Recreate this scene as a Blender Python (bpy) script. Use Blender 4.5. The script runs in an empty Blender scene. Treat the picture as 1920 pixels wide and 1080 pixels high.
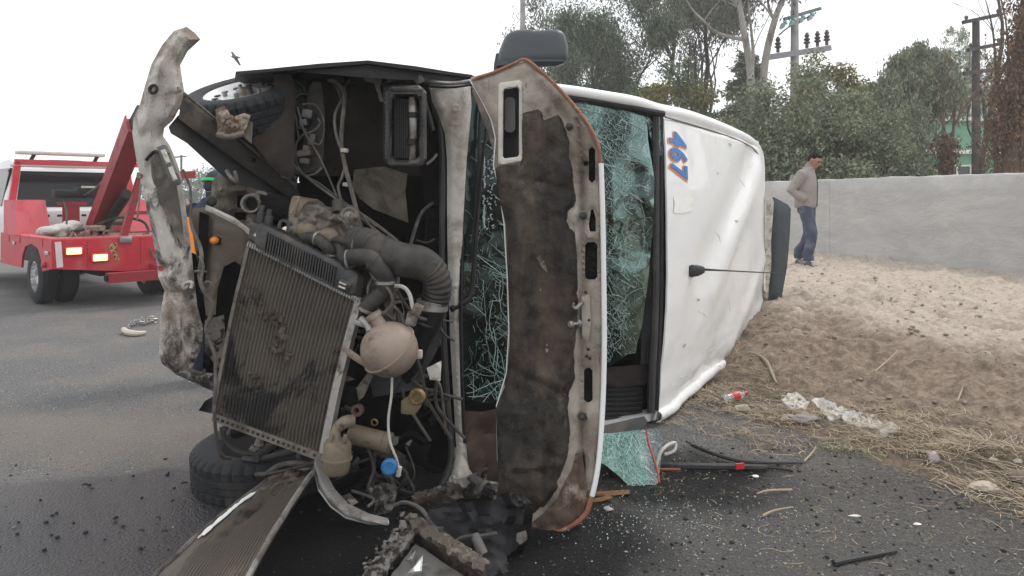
import bpy, bmesh, math, random
from mathutils import Vector, Matrix, noise
from mathutils.geometry import delaunay_2d_cdt
random.seed(7)
R = math.radians
sc = bpy.context.scene
COL = sc.collection

# ------------------------------------------------------------------ camera, sky, sun, exposure
F, CX, HY, CH = 1400.0, 960.0, 370.0, 1.5          # focal length and horizon in photo pixels, eye height
cam_d = bpy.data.cameras.new('camera')
cam = bpy.data.objects.new('camera', cam_d); COL.objects.link(cam)
cam.location = (0, 0, CH); cam.rotation_euler = (R(90), 0, 0)
cam_d.sensor_width = 36; cam_d.lens = 36 * F / 1920; cam_d.shift_y = -(540 - HY) / 1920
cam_d.clip_start = 0.05; cam_d.clip_end = 3000
sc.camera = cam

SUN_EL, SUN_AZ = R(52), R(50)                      # azimuth measured clockwise from +Y
world = bpy.data.worlds.new('World'); sc.world = world; world.use_nodes = True
wn = world.node_tree.nodes; wl = world.node_tree.links; wn.clear()
sky = wn.new('ShaderNodeTexSky'); sky.sky_type = 'NISHITA'; sky.sun_disc = False
sky.sun_elevation = SUN_EL; sky.sun_rotation = SUN_AZ; sky.dust_density = 4.0
wtc = wn.new('ShaderNodeTexCoord'); wno = wn.new('ShaderNodeTexNoise')
wno.inputs['Scale'].default_value = 2.2; wno.inputs['Detail'].default_value = 4
wl.new(wtc.outputs['Generated'], wno.inputs['Vector'])
wcr = wn.new('ShaderNodeValToRGB')                 # overcast cloud deck: nearly even pale grey-white
wcr.color_ramp.elements[0].position = .25; wcr.color_ramp.elements[0].color = (9.3, 9.6, 10.1, 1)
wcr.color_ramp.elements[1].position = .75; wcr.color_ramp.elements[1].color = (11.2, 11.3, 11.5, 1)
wl.new(wno.outputs['Fac'], wcr.inputs['Fac'])
wmx = wn.new('ShaderNodeMixRGB'); wmx.inputs['Fac'].default_value = .93
wl.new(sky.outputs['Color'], wmx.inputs['Color1']); wl.new(wcr.outputs['Color'], wmx.inputs['Color2'])
wbg = wn.new('ShaderNodeBackground'); wbg.inputs['Strength'].default_value = .1
wl.new(wmx.outputs['Color'], wbg.inputs['Color'])
wou = wn.new('ShaderNodeOutputWorld'); wl.new(wbg.outputs['Background'], wou.inputs['Surface'])

sun_d = bpy.data.lights.new('sun', 'SUN'); sun_d.energy = 1.1; sun_d.angle = R(16); sun_d.color = (1, .96, .9)
sun = bpy.data.objects.new('sun', sun_d); COL.objects.link(sun)
sdir = Vector((math.sin(SUN_AZ) * math.cos(SUN_EL), math.cos(SUN_AZ) * math.cos(SUN_EL), math.sin(SUN_EL)))
sun.rotation_euler = (-sdir).to_track_quat('-Z', 'Y').to_euler()

vs = sc.view_settings
sc.display_settings.display_device = 'sRGB'
vs.view_transform = 'Standard'; vs.look = 'None'; vs.gamma = 1; vs.use_curve_mapping = False
vs.exposure = 0.50
sc.cycles.volume_bounces = 2
sc.cycles.max_bounces = 8; sc.cycles.transparent_max_bounces = 16
sc.cycles.sample_clamp_indirect = 6

# ------------------------------------------------------------------ helpers
def P(x, y, Y):                                     # a photo pixel at depth Y as a point of the place
    return Vector(((x - CX) / F * Y, Y, CH - (y - HY) / F * Y))

def ws(o):                                          # world offset that vertices of o's children are stored against
    while o.parent: o = o.parent
    return o.location.copy()

def tag(o, label=None, cat=None, group=None, kind=None):
    if label: o['label'] = label
    if cat: o['category'] = cat
    if group: o['group'] = group
    if kind: o['kind'] = kind
    return o

def empty(name, loc, label, cat, group=None, rz=0):
    o = bpy.data.objects.new(name, None); COL.objects.link(o)
    o.location = loc; o.rotation_euler = (0, 0, rz); o.empty_display_size = .2
    return tag(o, label, cat, group)

def cat(pts, n=6, closed=True):                     # Catmull-Rom through points
    pts = [Vector(p) for p in pts]; m = len(pts); out = []
    rng = range(m if closed else m - 1)
    for i in rng:
        if closed: a, b, c, d = pts[i-1], pts[i], pts[(i+1) % m], pts[(i+2) % m]
        else: a, b, c, d = pts[max(i-1, 0)], pts[i], pts[i+1], pts[min(i+2, m-1)]
        for k in range(n):
            t = k / n
            out.append(.5 * ((2*b) + (c-a)*t + (2*a-5*b+4*c-d)*t*t + (3*b-a-3*c+d)*t**3))
    if not closed: out.append(pts[-1])
    return out

class MB:
    def __init__(s): s.v = []; s.f = []
    def add(s, vs, fs):
        k = len(s.v); s.v.extend(Vector(v) for v in vs); s.f.extend(tuple(i + k for i in f) for f in fs); return s
    def box(s, c, size, rot=None, taper=1.0):
        c = Vector(c); hx, hy, hz = [d / 2 for d in size]; vs = []
        for z in (-1, 1):
            q = taper if z > 0 else 1
            for x, y in ((-1, -1), (1, -1), (1, 1), (-1, 1)):
                p = Vector((x*hx*q, y*hy*q, z*hz))
                if rot: p = rot @ p
                vs.append(c + p)
        return s.add(vs, [(3,2,1,0),(4,5,6,7),(0,1,5,4),(1,2,6,5),(2,3,7,6),(3,0,4,7)])
    def rbox(s, c, size, b, rot=None):              # box with chamfered edges
        bm = bmesh.new(); bmesh.ops.create_cube(bm, size=1)
        for v in bm.verts: v.co = Vector((v.co.x*size[0], v.co.y*size[1], v.co.z*size[2]))
        bmesh.ops.bevel(bm, geom=bm.edges[:], offset=b, segments=2, affect='EDGES', profile=.5)
        c = Vector(c); bm.verts.index_update()
        s.add([c + (rot @ v.co if rot else v.co) for v in bm.verts], [[v.index for v in f.verts] for f in bm.faces])
        bm.free(); return s
    def bar(s, a, b, w, h, up=(0, 0, 1)):           # square bar from a to b
        a, b = Vector(a), Vector(b); d = (b - a); L = d.length; d.normalize(); up = Vector(up)
        if abs(d.dot(up)) > .98: up = Vector((1, 0, 0))
        x = d.cross(up).normalized(); z = x.cross(d)
        m = Matrix((x, d, z)).transposed()
        return s.box((a + b) / 2, (w, L, h), m)
    def tube(s, pts, r, n=8, caps=True, smooth=0):
        pts = [Vector(p) for p in pts]
        if smooth:
            k = len(pts); pts = cat(pts, smooth, False)
            if isinstance(r, (list, tuple)):
                r = [r[min(int(i/smooth), k-1)] + (r[min(int(i/smooth)+1, k-1)] - r[min(int(i/smooth), k-1)]) * (i/smooth % 1) for i in range(len(pts))]
        m = len(pts); rs = r if isinstance(r, (list, tuple)) else [r] * m
        t = (pts[1] - pts[0]).normalized(); u = t.orthogonal().normalized(); vs = []; fs = []
        for i, p in enumerate(pts):
            t2 = (pts[min(i+1, m-1)] - pts[max(i-1, 0)])
            t2 = t2.normalized() if t2.length > 1e-9 else t
            u = (u - t2 * u.dot(t2)); u = u.normalized() if u.length > 1e-6 else t2.orthogonal().normalized()
            w = t2.cross(u); t = t2
            for k in range(n):
                a = 2 * math.pi * k / n
                vs.append(p + (u * math.cos(a) + w * math.sin(a)) * rs[i])
        for i in range(m - 1):
            for k in range(n):
                fs.append((i*n+k, i*n+(k+1) % n, (i+1)*n+(k+1) % n, (i+1)*n+k))
        if caps: fs.append(tuple(range(n-1, -1, -1))); fs.append(tuple((m-1)*n + k for k in range(n)))
        return s.add(vs, fs)
    def lathe(s, prof, c, axis, n=24, closed=False, fn=None):   # profile of (radius, height along axis)
        c = Vector(c); ax = Vector(axis).normalized(); u = ax.orthogonal().normalized(); w = ax.cross(u)
        m = len(prof); vs = []; fs = []
        for i, (r, h) in enumerate(prof):
            for k in range(n):
                a = 2 * math.pi * k / n; rr = fn(i, k, r) if fn else r
                vs.append(c + ax * h + (u * math.cos(a) + w * math.sin(a)) * rr)
        for i in range(m if closed else m - 1):
            j = (i + 1) % m
            for k in range(n): fs.append((i*n+k, i*n+(k+1) % n, j*n+(k+1) % n, j*n+k))
        if not closed:
            if prof[0][0] > 1e-6: fs.append(tuple(range(n-1, -1, -1)))
            if prof[-1][0] > 1e-6: fs.append(tuple((m-1)*n + k for k in range(n)))
        return s.add(vs, fs)
    def ball(s, c, r, n=12, sq=(1, 1, 1)):
        c = Vector(c); vs = []; fs = []; m = n // 2
        for i in range(m + 1):
            th = math.pi * i / m
            for k in range(n):
                a = 2 * math.pi * k / n
                vs.append(c + Vector((math.sin(th)*math.cos(a)*r*sq[0], math.sin(th)*math.sin(a)*r*sq[1], math.cos(th)*r*sq[2])))
        for i in range(m):
            for k in range(n): fs.append((i*n+k, (i+1)*n+k, (i+1)*n+(k+1) % n, i*n+(k+1) % n))
        return s.add(vs, fs)
    def grid(s, fn, nu, nv, thick=0):               # fn(u,v) -> point; optional second skin offset by vector fn
        vs = [fn(i / nu, j / nv) for i in range(nu + 1) for j in range(nv + 1)]
        q = lambda i, j: i * (nv + 1) + j
        fs = [(q(i, j), q(i+1, j), q(i+1, j+1), q(i, j+1)) for i in range(nu) for j in range(nv)]
        s.add(vs, fs)
        if thick:
            vs2 = []
            for i in range(nu + 1):
                for j in range(nv + 1):
                    du = Vector(vs[q(min(i+1, nu), j)]) - Vector(vs[q(max(i-1, 0), j)]); dv = Vector(vs[q(i, min(j+1, nv))]) - Vector(vs[q(i, max(j-1, 0))])
                    nn = du.cross(dv); nn = nn.normalized() if nn.length > 1e-12 else Vector((0, 0, 1))
                    vs2.append(Vector(vs[q(i, j)]) + nn * thick)
            b = len(s.v); a = b - len(vs); s.v.extend(vs2)
            s.f.extend(tuple(k + b for k in f[::-1]) for f in fs)
            rim = [q(i, 0) for i in range(nu+1)] + [q(nu, j) for j in range(1, nv+1)] + [q(i, nv) for i in range(nu-1, -1, -1)] + [q(0, j) for j in range(nv-1, 0, -1)]
            for k in range(len(rim)):
                p, r_ = rim[k], rim[(k+1) % len(rim)]
                s.f.append((a+p, a+r_, b+r_, b+p))
        return s
    def xf(s, m):
        s.v = [m @ v for v in s.v]; return s
    def build(s, name, mat, parent=None, smooth=True, local=False, fix=True, angle=40):
        me = bpy.data.meshes.new(name)
        if local: off = Vector((0, 0, 0))
        elif parent is not None: off = ws(parent)
        elif s.v:
            xs = [v.x for v in s.v]; ys = [v.y for v in s.v]; zs = [v.z for v in s.v]
            off = Vector(((min(xs)+max(xs))/2, (min(ys)+max(ys))/2, min(zs)))
        else: off = Vector((0, 0, 0))
        me.from_pydata([tuple(v - off) for v in s.v], [], s.f)
        if fix:
            bm = bmesh.new(); bm.from_mesh(me); bmesh.ops.recalc_face_normals(bm, faces=bm.faces); bm.to_mesh(me); bm.free()
        me.materials.append(mat)
        if smooth:
            me.shade_smooth()
            try: me.set_sharp_from_angle(angle=R(angle))
            except Exception: pass
        o = bpy.data.objects.new(name, me); COL.objects.link(o)
        if parent is not None: o.parent = parent
        elif not local: o.location = off
        return o

def pin(p, poly):
    x, y = p; c = False; j = len(poly) - 1
    for i in range(len(poly)):
        xi, yi = poly[i][0], poly[i][1]; xj, yj = poly[j][0], poly[j][1]
        if (yi > y) != (yj > y) and x < (xj - xi) * (y - yi) / (yj - yi) + xi: c = not c
        j = i
    return c

def segd(x, y, ax, ay, bx, by):
    dx, dy = bx - ax, by - ay; L = dx*dx + dy*dy
    t = 0 if L < 1e-9 else max(0, min(1, ((x-ax)*dx + (y-ay)*dy) / L))
    return math.hypot(x - ax - t*dx, y - ay - t*dy)

def loopd(x, y, loop):
    return min(segd(x, y, loop[i-1][0], loop[i-1][1], loop[i][0], loop[i][1]) for i in range(len(loop)))

def resample(loop, res):
    out = []
    for i in range(len(loop)):
        a, b = Vector(loop[i][:2]), Vector(loop[(i+1) % len(loop)][:2]); n = max(1, int((b-a).length / res + .5))
        for k in range(n): out.append(a.lerp(b, k / n))
    return out

def plate(outline, depth, thick, res=12, holes=(), relief=None, smooth=0, mb=None, pmap=None):
    """A sheet cut to an outline (with real holes), pressed by relief(x, y, edge distance) in metres, given thickness."""
    if smooth: outline = [(p.x, p.y) for p in cat([(x, y, 0) for x, y in [q[:2] for q in outline]], smooth)]
    loops = [resample(outline, res)] + [resample(h, res) for h in holes]
    vs2 = []; es = []
    for l in loops:
        k = len(vs2); vs2 += [Vector(p) for p in l]; es += [(k+i, k+(i+1) % len(l)) for i in range(len(l))]
    x0, x1 = min(p.x for p in vs2), max(p.x for p in vs2); y0, y1 = min(p.y for p in vs2), max(p.y for p in vs2)
    y = y0 + res * .5; row = 0
    while y < y1:
        x = x0 + res * (.5 if row % 2 else 1)
        while x < x1:
            if pin((x, y), loops[0]) and not any(pin((x, y), h) for h in loops[1:]) and min(loopd(x, y, l) for l in loops) > res * .45:
                vs2.append(Vector((x, y)))
            x += res
        y += res * .87; row += 1
    r = delaunay_2d_cdt(vs2, es, [], 2, 1e-5)
    v2 = r[0]; f2 = []
    for f in r[2]:
        c = sum((v2[i] for i in f), Vector((0, 0))) / len(f)
        if pin(c, loops[0]) and not any(pin(c, h) for h in loops[1:]): f2.append(f)
    df = depth if callable(depth) else (lambda x, y: depth)
    pm = pmap or (lambda x, y, d: P(x, y, df(x, y) + d))
    fr, bk = [], []
    for p in v2:
        d = min(loopd(p.x, p.y, l) for l in loops) if relief else 0
        z = relief(p.x, p.y, d) if relief else 0
        fr.append(pm(p.x, p.y, -z)); bk.append(pm(p.x, p.y, -z + thick))
    n = len(v2); fs = [tuple(f) for f in f2] + [tuple(i + n for i in f[::-1]) for f in f2]
    cnt = {}
    for f in f2:
        for i in range(len(f)):
            a, b = f[i], f[(i+1) % len(f)]; cnt[(a, b)] = 1
    for (a, b) in list(cnt):
        if (b, a) not in cnt: fs.append((b, a, a + n, b + n))
    mb = mb or MB(); mb.add(fr + bk, fs); return mb

def nz(x, y, z=0.0): return noise.noise(Vector((x, y, z)))
def fbm(x, y, z=0.0, o=4): return noise.fractal(Vector((x, y, z)), 1.0, 2.0, o)
def sst(a, b, x):
    t = max(0, min(1, (x - a) / (b - a))); return t*t*(3 - 2*t)

# ------------------------------------------------------------------ materials
def new_mat(name):
    m = bpy.data.materials.new(name); m.use_nodes = True; nt = m.node_tree
    b = nt.nodes['Principled BSDF']; return m, nt, b

class N:
    def __init__(s, nt): s.nt = nt
    def n(s, t, **k):
        o = s.nt.nodes.new('ShaderNode' + t)
        for a, v in k.items(): setattr(o, a, v)
        return o
    def l(s, a, b): s.nt.links.new(a, b)
    def noise(s, vec, scale, detail=5, rough=.55, dist=0):
        o = s.n('TexNoise'); o.inputs['Scale'].default_value = scale; o.inputs['Detail'].default_value = detail
        o.inputs['Roughness'].default_value = rough; o.inputs['Distortion'].default_value = dist
        if vec: s.l(vec, o.inputs['Vector'])
        return o.outputs['Fac']
    def ramp(s, fac, lo, hi):
        o = s.n('MapRange'); o.interpolation_type = 'SMOOTHSTEP'
        o.inputs['From Min'].default_value = lo; o.inputs['From Max'].default_value = hi
        s.l(fac, o.inputs['Value']); return o.outputs['Result']
    def mix(s, fac, a, b, blend='MIX'):
        o = s.n('MixRGB'); o.blend_type = blend
        for i, v in ((0, fac), (1, a), (2, b)):
            if hasattr(v, 'is_output'): s.l(v, o.inputs[i])
            elif i == 0: o.inputs[0].default_value = v
            else: o.inputs[i].default_value = (*v, 1) if len(v) == 3 else v
        return o.outputs[0]
    def math(s, op, a, b=0.0, c=None):
        o = s.n('Math'); o.operation = op
        for i, v in ((0, a), (1, b), (2, c)):
            if v is None: continue
            if hasattr(v, 'is_output'): s.l(v, o.inputs[i])
            else: o.inputs[i].default_value = v
        return o.outputs[0]
    def bump(s, h, strength, dist, b):
        o = s.n('Bump'); o.inputs['Strength'].default_value = strength; o.inputs['Distance'].default_value = dist
        s.l(h, o.inputs['Height']); s.l(o.outputs['Normal'], b.inputs['Normal']); return o

def M(name, base, rough=.6, metal=0.0, dirt=None, ds=3.0, dlo=.45, dhi=.62, dirt2=None, d2s=9.0, d2lo=.58, d2hi=.68,
      var=.25, bump=.3, bs=60.0, bd=.004, spec=.5, dr=.9, stretch=None, coat=0.0, scratch=None):
    m, nt, b = new_mat(name); k = N(nt)
    tc = k.n('TexCoord').outputs['Object']
    if stretch:
        mp = k.n('Mapping'); mp.inputs['Scale'].default_value = stretch; k.l(tc, mp.inputs['Vector']); tcs = mp.outputs['Vector']
    else: tcs = tc
    fine = k.noise(tc, 34, 8, .75)
    v = k.math('MULTIPLY_ADD', fine, 2*var, 1 - var)
    col = k.mix(1.0, base, v, 'MULTIPLY') if var else None
    cc = k.n('CombineXYZ')
    if var:
        mm = k.n('MixRGB'); mm.blend_type = 'MULTIPLY'; mm.inputs[0].default_value = 1; mm.inputs[1].default_value = (*base, 1)
        cb = k.n('CombineColor'); [k.l(v, cb.inputs[i]) for i in range(3)]; k.l(cb.outputs[0], mm.inputs[2]); col = mm.outputs[0]
    else:
        rg = k.n('RGB'); rg.outputs[0].default_value = (*base, 1); col = rg.outputs[0]
    rv = None
    if dirt:
        rag = k.math('MULTIPLY', k.math('SUBTRACT', k.noise(tc, 95, 4, .7), .5), .12); f1 = k.ramp(k.math('ADD', k.noise(tcs, ds, 10, .66, .4), rag), dlo, dhi); col = k.mix(f1, col, dirt)
        rv = k.math('MULTIPLY_ADD', f1, dr - rough, rough)
    if dirt2:
        rag2 = k.math('MULTIPLY', k.math('SUBTRACT', k.noise(tc, 130, 4, .7), .5), .14); f2 = k.ramp(k.math('ADD', k.noise(tcs, d2s, 9, .68, .8), rag2), d2lo, d2hi); col = k.mix(f2, col, dirt2)
    if scratch:
        mp2 = k.n('Mapping'); mp2.inputs['Scale'].default_value = scratch[1]; mp2.inputs['Rotation'].default_value = scratch[2]; k.l(tc, mp2.inputs['Vector'])
        sm = k.math('MULTIPLY', k.ramp(k.noise(mp2.outputs[0], 1.0, 3, .6), .62, .68), k.ramp(k.noise(tc, 5, 3, .5), .42, .6)); col = k.mix(k.math('MULTIPLY', sm, .75), col, scratch[0])
    k.l(col, b.inputs['Base Color'])
    if rv: k.l(rv, b.inputs['Roughness'])
    else: b.inputs['Roughness'].default_value = rough
    b.inputs['Metallic'].default_value = metal
    b.inputs['Specular IOR Level'].default_value = spec
    b.inputs['Coat Weight'].default_value = coat
    if bump:
        k.bump(k.noise(tc, bs, 7, .65), min(1, bump*1.5), bd*1.3, b)
    return m

def Mflat(name, base, rough=.5, emit=None, es=0.0):
    m, nt, b = new_mat(name); b.inputs['Base Color'].default_value = (*base, 1); b.inputs['Roughness'].default_value = rough
    if emit: b.inputs['Emission Color'].default_value = (*emit, 1); b.inputs['Emission Strength'].default_value = es
    return m

DUST = (.23, .19, .15); MUD = (.10, .075, .055); GREASE = (.018, .016, .015); RUST = (.16, .07, .035)
mt = {}
mt['white_steel'] = M('dirty_white_steel', (.50, .465, .42), .42, .0, (.16, .12, .088), 2.2, .46, .64, (.05, .036, .027), 4.0, .53, .66, var=.15, bump=.3, bs=45, scratch=((.08, .07, .06), (70, 70, 5), (.3, .2, 0)))
mt['pillar'] = M('worn_white_pillar', (.50, .47, .415), .5, .0, (.26, .22, .175), 4, .48, .7, (.07, .05, .035), 3, .6, .72, var=.15, bump=.2)
mt['roof'] = M('white_van_paint', (.79, .79, .78), .34, 0, (.68, .66, .62), 1.8, .50, .8, (.50, .48, .45), 9, .70, .82, var=.04, bump=.05, bs=20, coat=.3)
mt['trim_white'] = M('chipped_white_paint', (.72, .72, .71), .4, 0, (.4, .37, .33), 6, .55, .75, (.1, .09, .08), 14, .66, .74, var=.08, bump=.15)
mt['hood_inner'] = M('hood_primer', (.31, .275, .23), .5, 0, (.14, .107, .078), 2.4, .38, .68, (.05, .036, .027), 4.0, .50, .74, var=.18, bump=.18, scratch=((.07, .055, .045), (60, 60, 6), (.2, .5, 0)))
mt['orange'] = M('orange_rust_trim', (.27, .105, .055), .65, 0, (.17, .075, .045), 8, .45, .66, (.36, .30, .25), 14, .56, .66, bump=.3)
mt['blanket'] = M('oily_insulation', (.016, .0135, .011), .6, 0, (.085, .065, .049), 2.8, .44, .66, (.19, .15, .115), 3.4, .55, .80, var=.45, bump=.8, bs=16, bd=.014, spec=.3, stretch=(1.3, 1.3, .55))
mt['black'] = M('black_plastic', (.010, .010, .011), .5, 0, (.032, .028, .024), 7, .52, .74, var=.3, bump=.25, spec=.3)
mt['near_black'] = M('dark_liner', (.007, .0065, .006), .85, 0, (.018, .015, .012), 3, .5, .75, var=.4, bump=.5, bs=25, bd=.008, spec=.12)  # near-black for dark liners, also painted shade inside holes and hollows
mt['liner'] = M('brown_wheel_liner', (.026, .021, .018), .8, 0, (.062, .048, .038), 2.2, .46, .74, (.012, .011, .010), 4, .56, .7, bump=.35, bs=30, spec=.2)
mt['insul'] = M('beige_insulation', (.13, .11, .088), .85, 0, (.065, .052, .042), 4, .45, .65, bump=.6, bs=22, bd=.01)
mt['beige_steel'] = M('dusty_beige_panel', (.17, .145, .115), .7, 0, (.10, .08, .06), 3.6, .45, .65, (.04, .033, .028), 6, .6, .7, bump=.25)
mt['rail'] = M('dusty_frame_rail', (.032, .029, .027), .65, .1, (.11, .09, .072), 4, .45, .68, var=.3, bump=.3)
mt['alloy'] = M('dusty_cast_alloy', (.15, .13, .108), .6, .1, (.085, .068, .052), 7, .44, .62, (.025, .021, .018), 8, .52, .66, var=.35, bump=.6, bs=50, bd=.006)
mt['alloy_tan'] = M('tan_cast_alloy', (.17, .135, .095), .65, .0, (.14, .1, .07), 9, .45, .65, bump=.5)
mt['rubber'] = M('black_rubber', (.022, .022, .023), .6, 0, (.07, .06, .052), 6, .48, .72, var=.3, bump=.3)
mt['hose'] = M('dusty_hose_rubber', (.020, .019, .018), .6, 0, (.085, .072, .058), 6, .44, .72, var=.35, bump=.4)
mt['tyre'] = M('tyre_rubber', (.011, .012, .014), .8, 0, (.05, .046, .042), 5, .5, .76, var=.3, bump=.35)
mt['rim'] = M('white_wheel', (.68, .68, .67), .4, 0, (.35, .32, .28), 7, .55, .75, var=.1, bump=.1)
mt['core'] = M('radiator_core', (.054, .045, .036), .6, .2, (.098, .083, .065), 2.0, .40, .66, (.010, .008, .007), 2.3, .53, .60, var=.4, bump=.3, bs=120)
mt['tank_black'] = M('radiator_tank_plastic', (.026, .026, .028), .42, 0, (.11, .098, .088), 8, .45, .66, bump=.25)
mt['alu'] = M('dull_aluminium', (.30, .285, .265), .5, .5, (.14, .115, .09), 8, .45, .66, (.05, .04, .035), 9, .6, .7, bump=.3)
mt['expansion'] = M('aged_translucent_plastic', (.27, .21, .165), .5, 0, (.17, .12, .09), 3.4, .42, .66, (.10, .075, .058), 7, .55, .74, var=.15, bump=.12)
mt['beige_plastic'] = M('dirty_cream_plastic', (.175, .14, .095), .5, 0, (.09, .068, .048), 7, .45, .66, (.025, .02, .016), 9, .56, .68, bump=.3)
mt['wire'] = M('dusty_wire', (.075, .066, .058), .75, 0, (.16, .14, .12), 12, .45, .65, bump=.2)
mt['wire_black'] = M('dark_wire', (.035, .033, .032), .6, 0, (.12, .105, .09), 10, .48, .68, bump=.2)
mt['cable_white'] = M('pale_cable', (.5, .47, .43), .6, 0, (.3, .26, .2), 12, .5, .7, bump=.2)
mt['blue_cap'] = M('blue_plastic', (.015, .13, .32), .45, 0, (.02, .06, .11), 20, .55, .7, var=.15, bump=.1)
mt['yellow'] = M('yellow_plastic', (.26, .17, .045), .55, 0, (.09, .065, .035), 9, .44, .66, bump=.2)
mt['orange_lens'] = M('orange_plastic', (.75, .22, .02), .3, 0, var=.1, bump=.05)
mt['interior'] = M('grey_interior_trim', (.06, .06, .062), .8, 0, (.03, .03, .03), 4, .45, .65, bump=.3)
mt['seat'] = M('black_seat_fabric', (.015, .015, .016), .9, 0, (.03, .03, .03), 6, .45, .65, bump=.4)
mt['lamp_frame'] = M('grey_lamp_frame', (.09, .088, .085), .5, 0, (.16, .14, .12), 6, .45, .66, bump=.2)
mt['clear_lens'] = M('dusty_clear_lens', (.52, .50, .44), .25, 0, (.36, .33, .27), 14, .5, .7, bump=.1)
mt['spoiler'] = M('slate_plastic', (.045, .055, .065), .55, 0, (.09, .10, .105), 5, .5, .75, var=.2, bump=.2)
mt['foam'] = M('torn_foam', (.5, .47, .4), .9, 0, (.3, .27, .2), 14, .45, .6, bump=.6)
mt['mirror'] = M('grey_mirror_plastic', (.055, .062, .07), .42, 0, (.085, .09, .095), 4, .5, .75, var=.15, bump=.12, bs=200)
mt['mirror_glass'] = Mflat('mirror_glass', (.5, .5, .5), .05)
mt['steel'] = M('bare_steel', (.35, .34, .33), .4, .8, (.2, .15, .11), 10, .5, .7, bump=.2)
mt['rust'] = M('rusty_steel', (.20, .14, .10), .7, .2, (.36, .32, .27), 22, .48, .6, (.05, .035, .03), 20, .58, .66, bump=.6)
mt['mud'] = M('caked_mud', (.05, .035, .026), .9, 0, (.11, .085, .065), 20, .45, .6, bump=1.0, bs=80, bd=.01)
mt['mudframe'] = M('mud_caked_frame', (.17, .155, .138), .7, 0, (.025, .02, .018), 16, .48, .56, (.15, .11, .075), 9, .56, .68, bump=.7, bs=60, bd=.008)
mt['wood'] = M('splintered_wood', (.42, .24, .12), .75, 0, (.25, .14, .07), 12, .45, .65, stretch=(2, 2, 12), bump=.3)
mt['red_plastic'] = Mflat('red_plastic', (.5, .03, .03), .4)
mt['red_wire'] = Mflat('red_wire', (.32, .05, .03), .5)
import numpy as np
rng = np.random.default_rng(5)
# ------------------------------------------------------------------ ground, road, bank
def edge_d(x, y): return (x - 2.4) * .906 + (y - 3.5) * .423      # metres beyond the asphalt edge, towards the wall
def bank_h(x, y):
    d = edge_d(x, y) + .10 * fbm(x*1.3, y*1.3, 2.0) + .05 * nz(x*6, y*6, 1)
    h = .33 * sst(.25, 2.5, d) + .09 * sst(2.0, 5.0, d) + .05 * sst(.2, .7, d)
    k = sst(0, .6, d)
    h += k * (.055 * fbm(x*1.1, y*1.1, 5) + .045 * fbm(x*4, y*4, 9, 5) + .060 * max(0, fbm(x*8, y*8, 3, 4)) + .022*abs(fbm(x*17, y*17, 4, 4)))
    h -= k * .05 * max(0, fbm(x*2.3+.7*y, y*1.2, 11, 4))
    return h - .05 * (1 - sst(-.25, .12, d)) + .004 * k

g = MB().add([(-260, -30, -.06), (260, -30, -.06), (260, 260, -.06), (-260, 260, -.06)], [(0, 1, 2, 3)])
soil_far = M('far_soil', (.22, .19, .15), .9, 0, (.30, .27, .22), .5, .4, .6, bump=.3)
tag(g.build('ground', soil_far), kind='structure')

m, nt, b = new_mat('asphalt'); k = N(nt)
tcn = k.n('TexCoord').outputs['Object']
grain = k.noise(tcn, 95, 5, .8); mid = k.noise(tcn, 38, 5, .7); big = k.noise(tcn, 1.3, 6, .6)
vor = k.n('TexVoronoi'); vor.inputs['Scale'].default_value = 75; k.l(tcn, vor.inputs['Vector'])
col = k.mix(k.ramp(grain, .36, .66), (.028, .028, .029), (.22, .215, .21))
col = k.mix(k.math('MULTIPLY', k.ramp(big, .42, .66), .6), col, (.175, .158, .138))
chips = k.ramp(vor.outputs['Color'], .93, .96)
sp = k.n('SeparateColor'); k.l(vor.outputs['Color'], sp.inputs[0])
col = k.mix(k.math('MULTIPLY', k.ramp(sp.outputs[0], .93, .95), k.ramp(vor.outputs['Distance'], .55, .3)), col, (.34, .33, .31))
col = k.mix(k.math('MULTIPLY', k.ramp(sp.outputs[1], .90, .93), k.ramp(vor.outputs['Distance'], .6, .3)), col, (.008, .008, .008))
sx = k.n('SeparateXYZ'); k.l(tcn, sx.inputs[0]); X, Y = sx.outputs[0], sx.outputs[1]
nzb = k.noise(tcn, 2.4, 7, .62)
# brown dirt carried on to the asphalt beside the bank
dd = k.math('ADD', k.math('MULTIPLY', k.math('SUBTRACT', X, 2.4), .906), k.math('MULTIPLY', k.math('SUBTRACT', Y, 3.5), .423))
dn = k.math('ADD', dd, k.math('MULTIPLY', k.math('SUBTRACT', nzb, .5), 1.9))
soil_m = k.math('MULTIPLY', k.ramp(dn, -.75, .1), .8)
col = k.mix(soil_m, col, k.mix(k.ramp(mid, .4, .65), (.035, .028, .024), (.15, .12, .095)))
# pale dusty crescent where fluid dried
def blob(cx, cy, rx, ry, lo, hi, rough=.9):
    dx = k.math('DIVIDE', k.math('SUBTRACT', X, cx), rx); dy = k.math('DIVIDE', k.math('SUBTRACT', Y, cy), ry)
    r2 = k.math('SQRT', k.math('ADD', k.math('MULTIPLY', dx, dx), k.math('MULTIPLY', dy, dy)))
    return k.ramp(k.math('ADD', r2, k.math('MULTIPLY', k.math('SUBTRACT', nzb, .5), rough)), hi, lo)
dust_m = k.math('MULTIPLY', blob(-1.9, 4.75, 2.2, .75, .45, 1.05), .42)
col = k.mix(dust_m, col, (.20, .165, .13))
wet = blob(-1.8, 3.15, 1.8, 1.0, .88, .98, .5)
oil = k.math('MAXIMUM', blob(-.30, 3.35, 1.0, 1.05, .75, 1.05, .5), blob(.85, 4.0, .75, .6, .5, 1.05))
col = k.mix(k.math('MULTIPLY', wet, .80), col, (.014, .014, .016))
darker_m = k.math('MULTIPLY', blob(1.35, 3.25, 1.75, 1.1, .65, 1.1, .8), .6)  # darker brown patch towards the lower right, with a soft ragged edge
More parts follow.
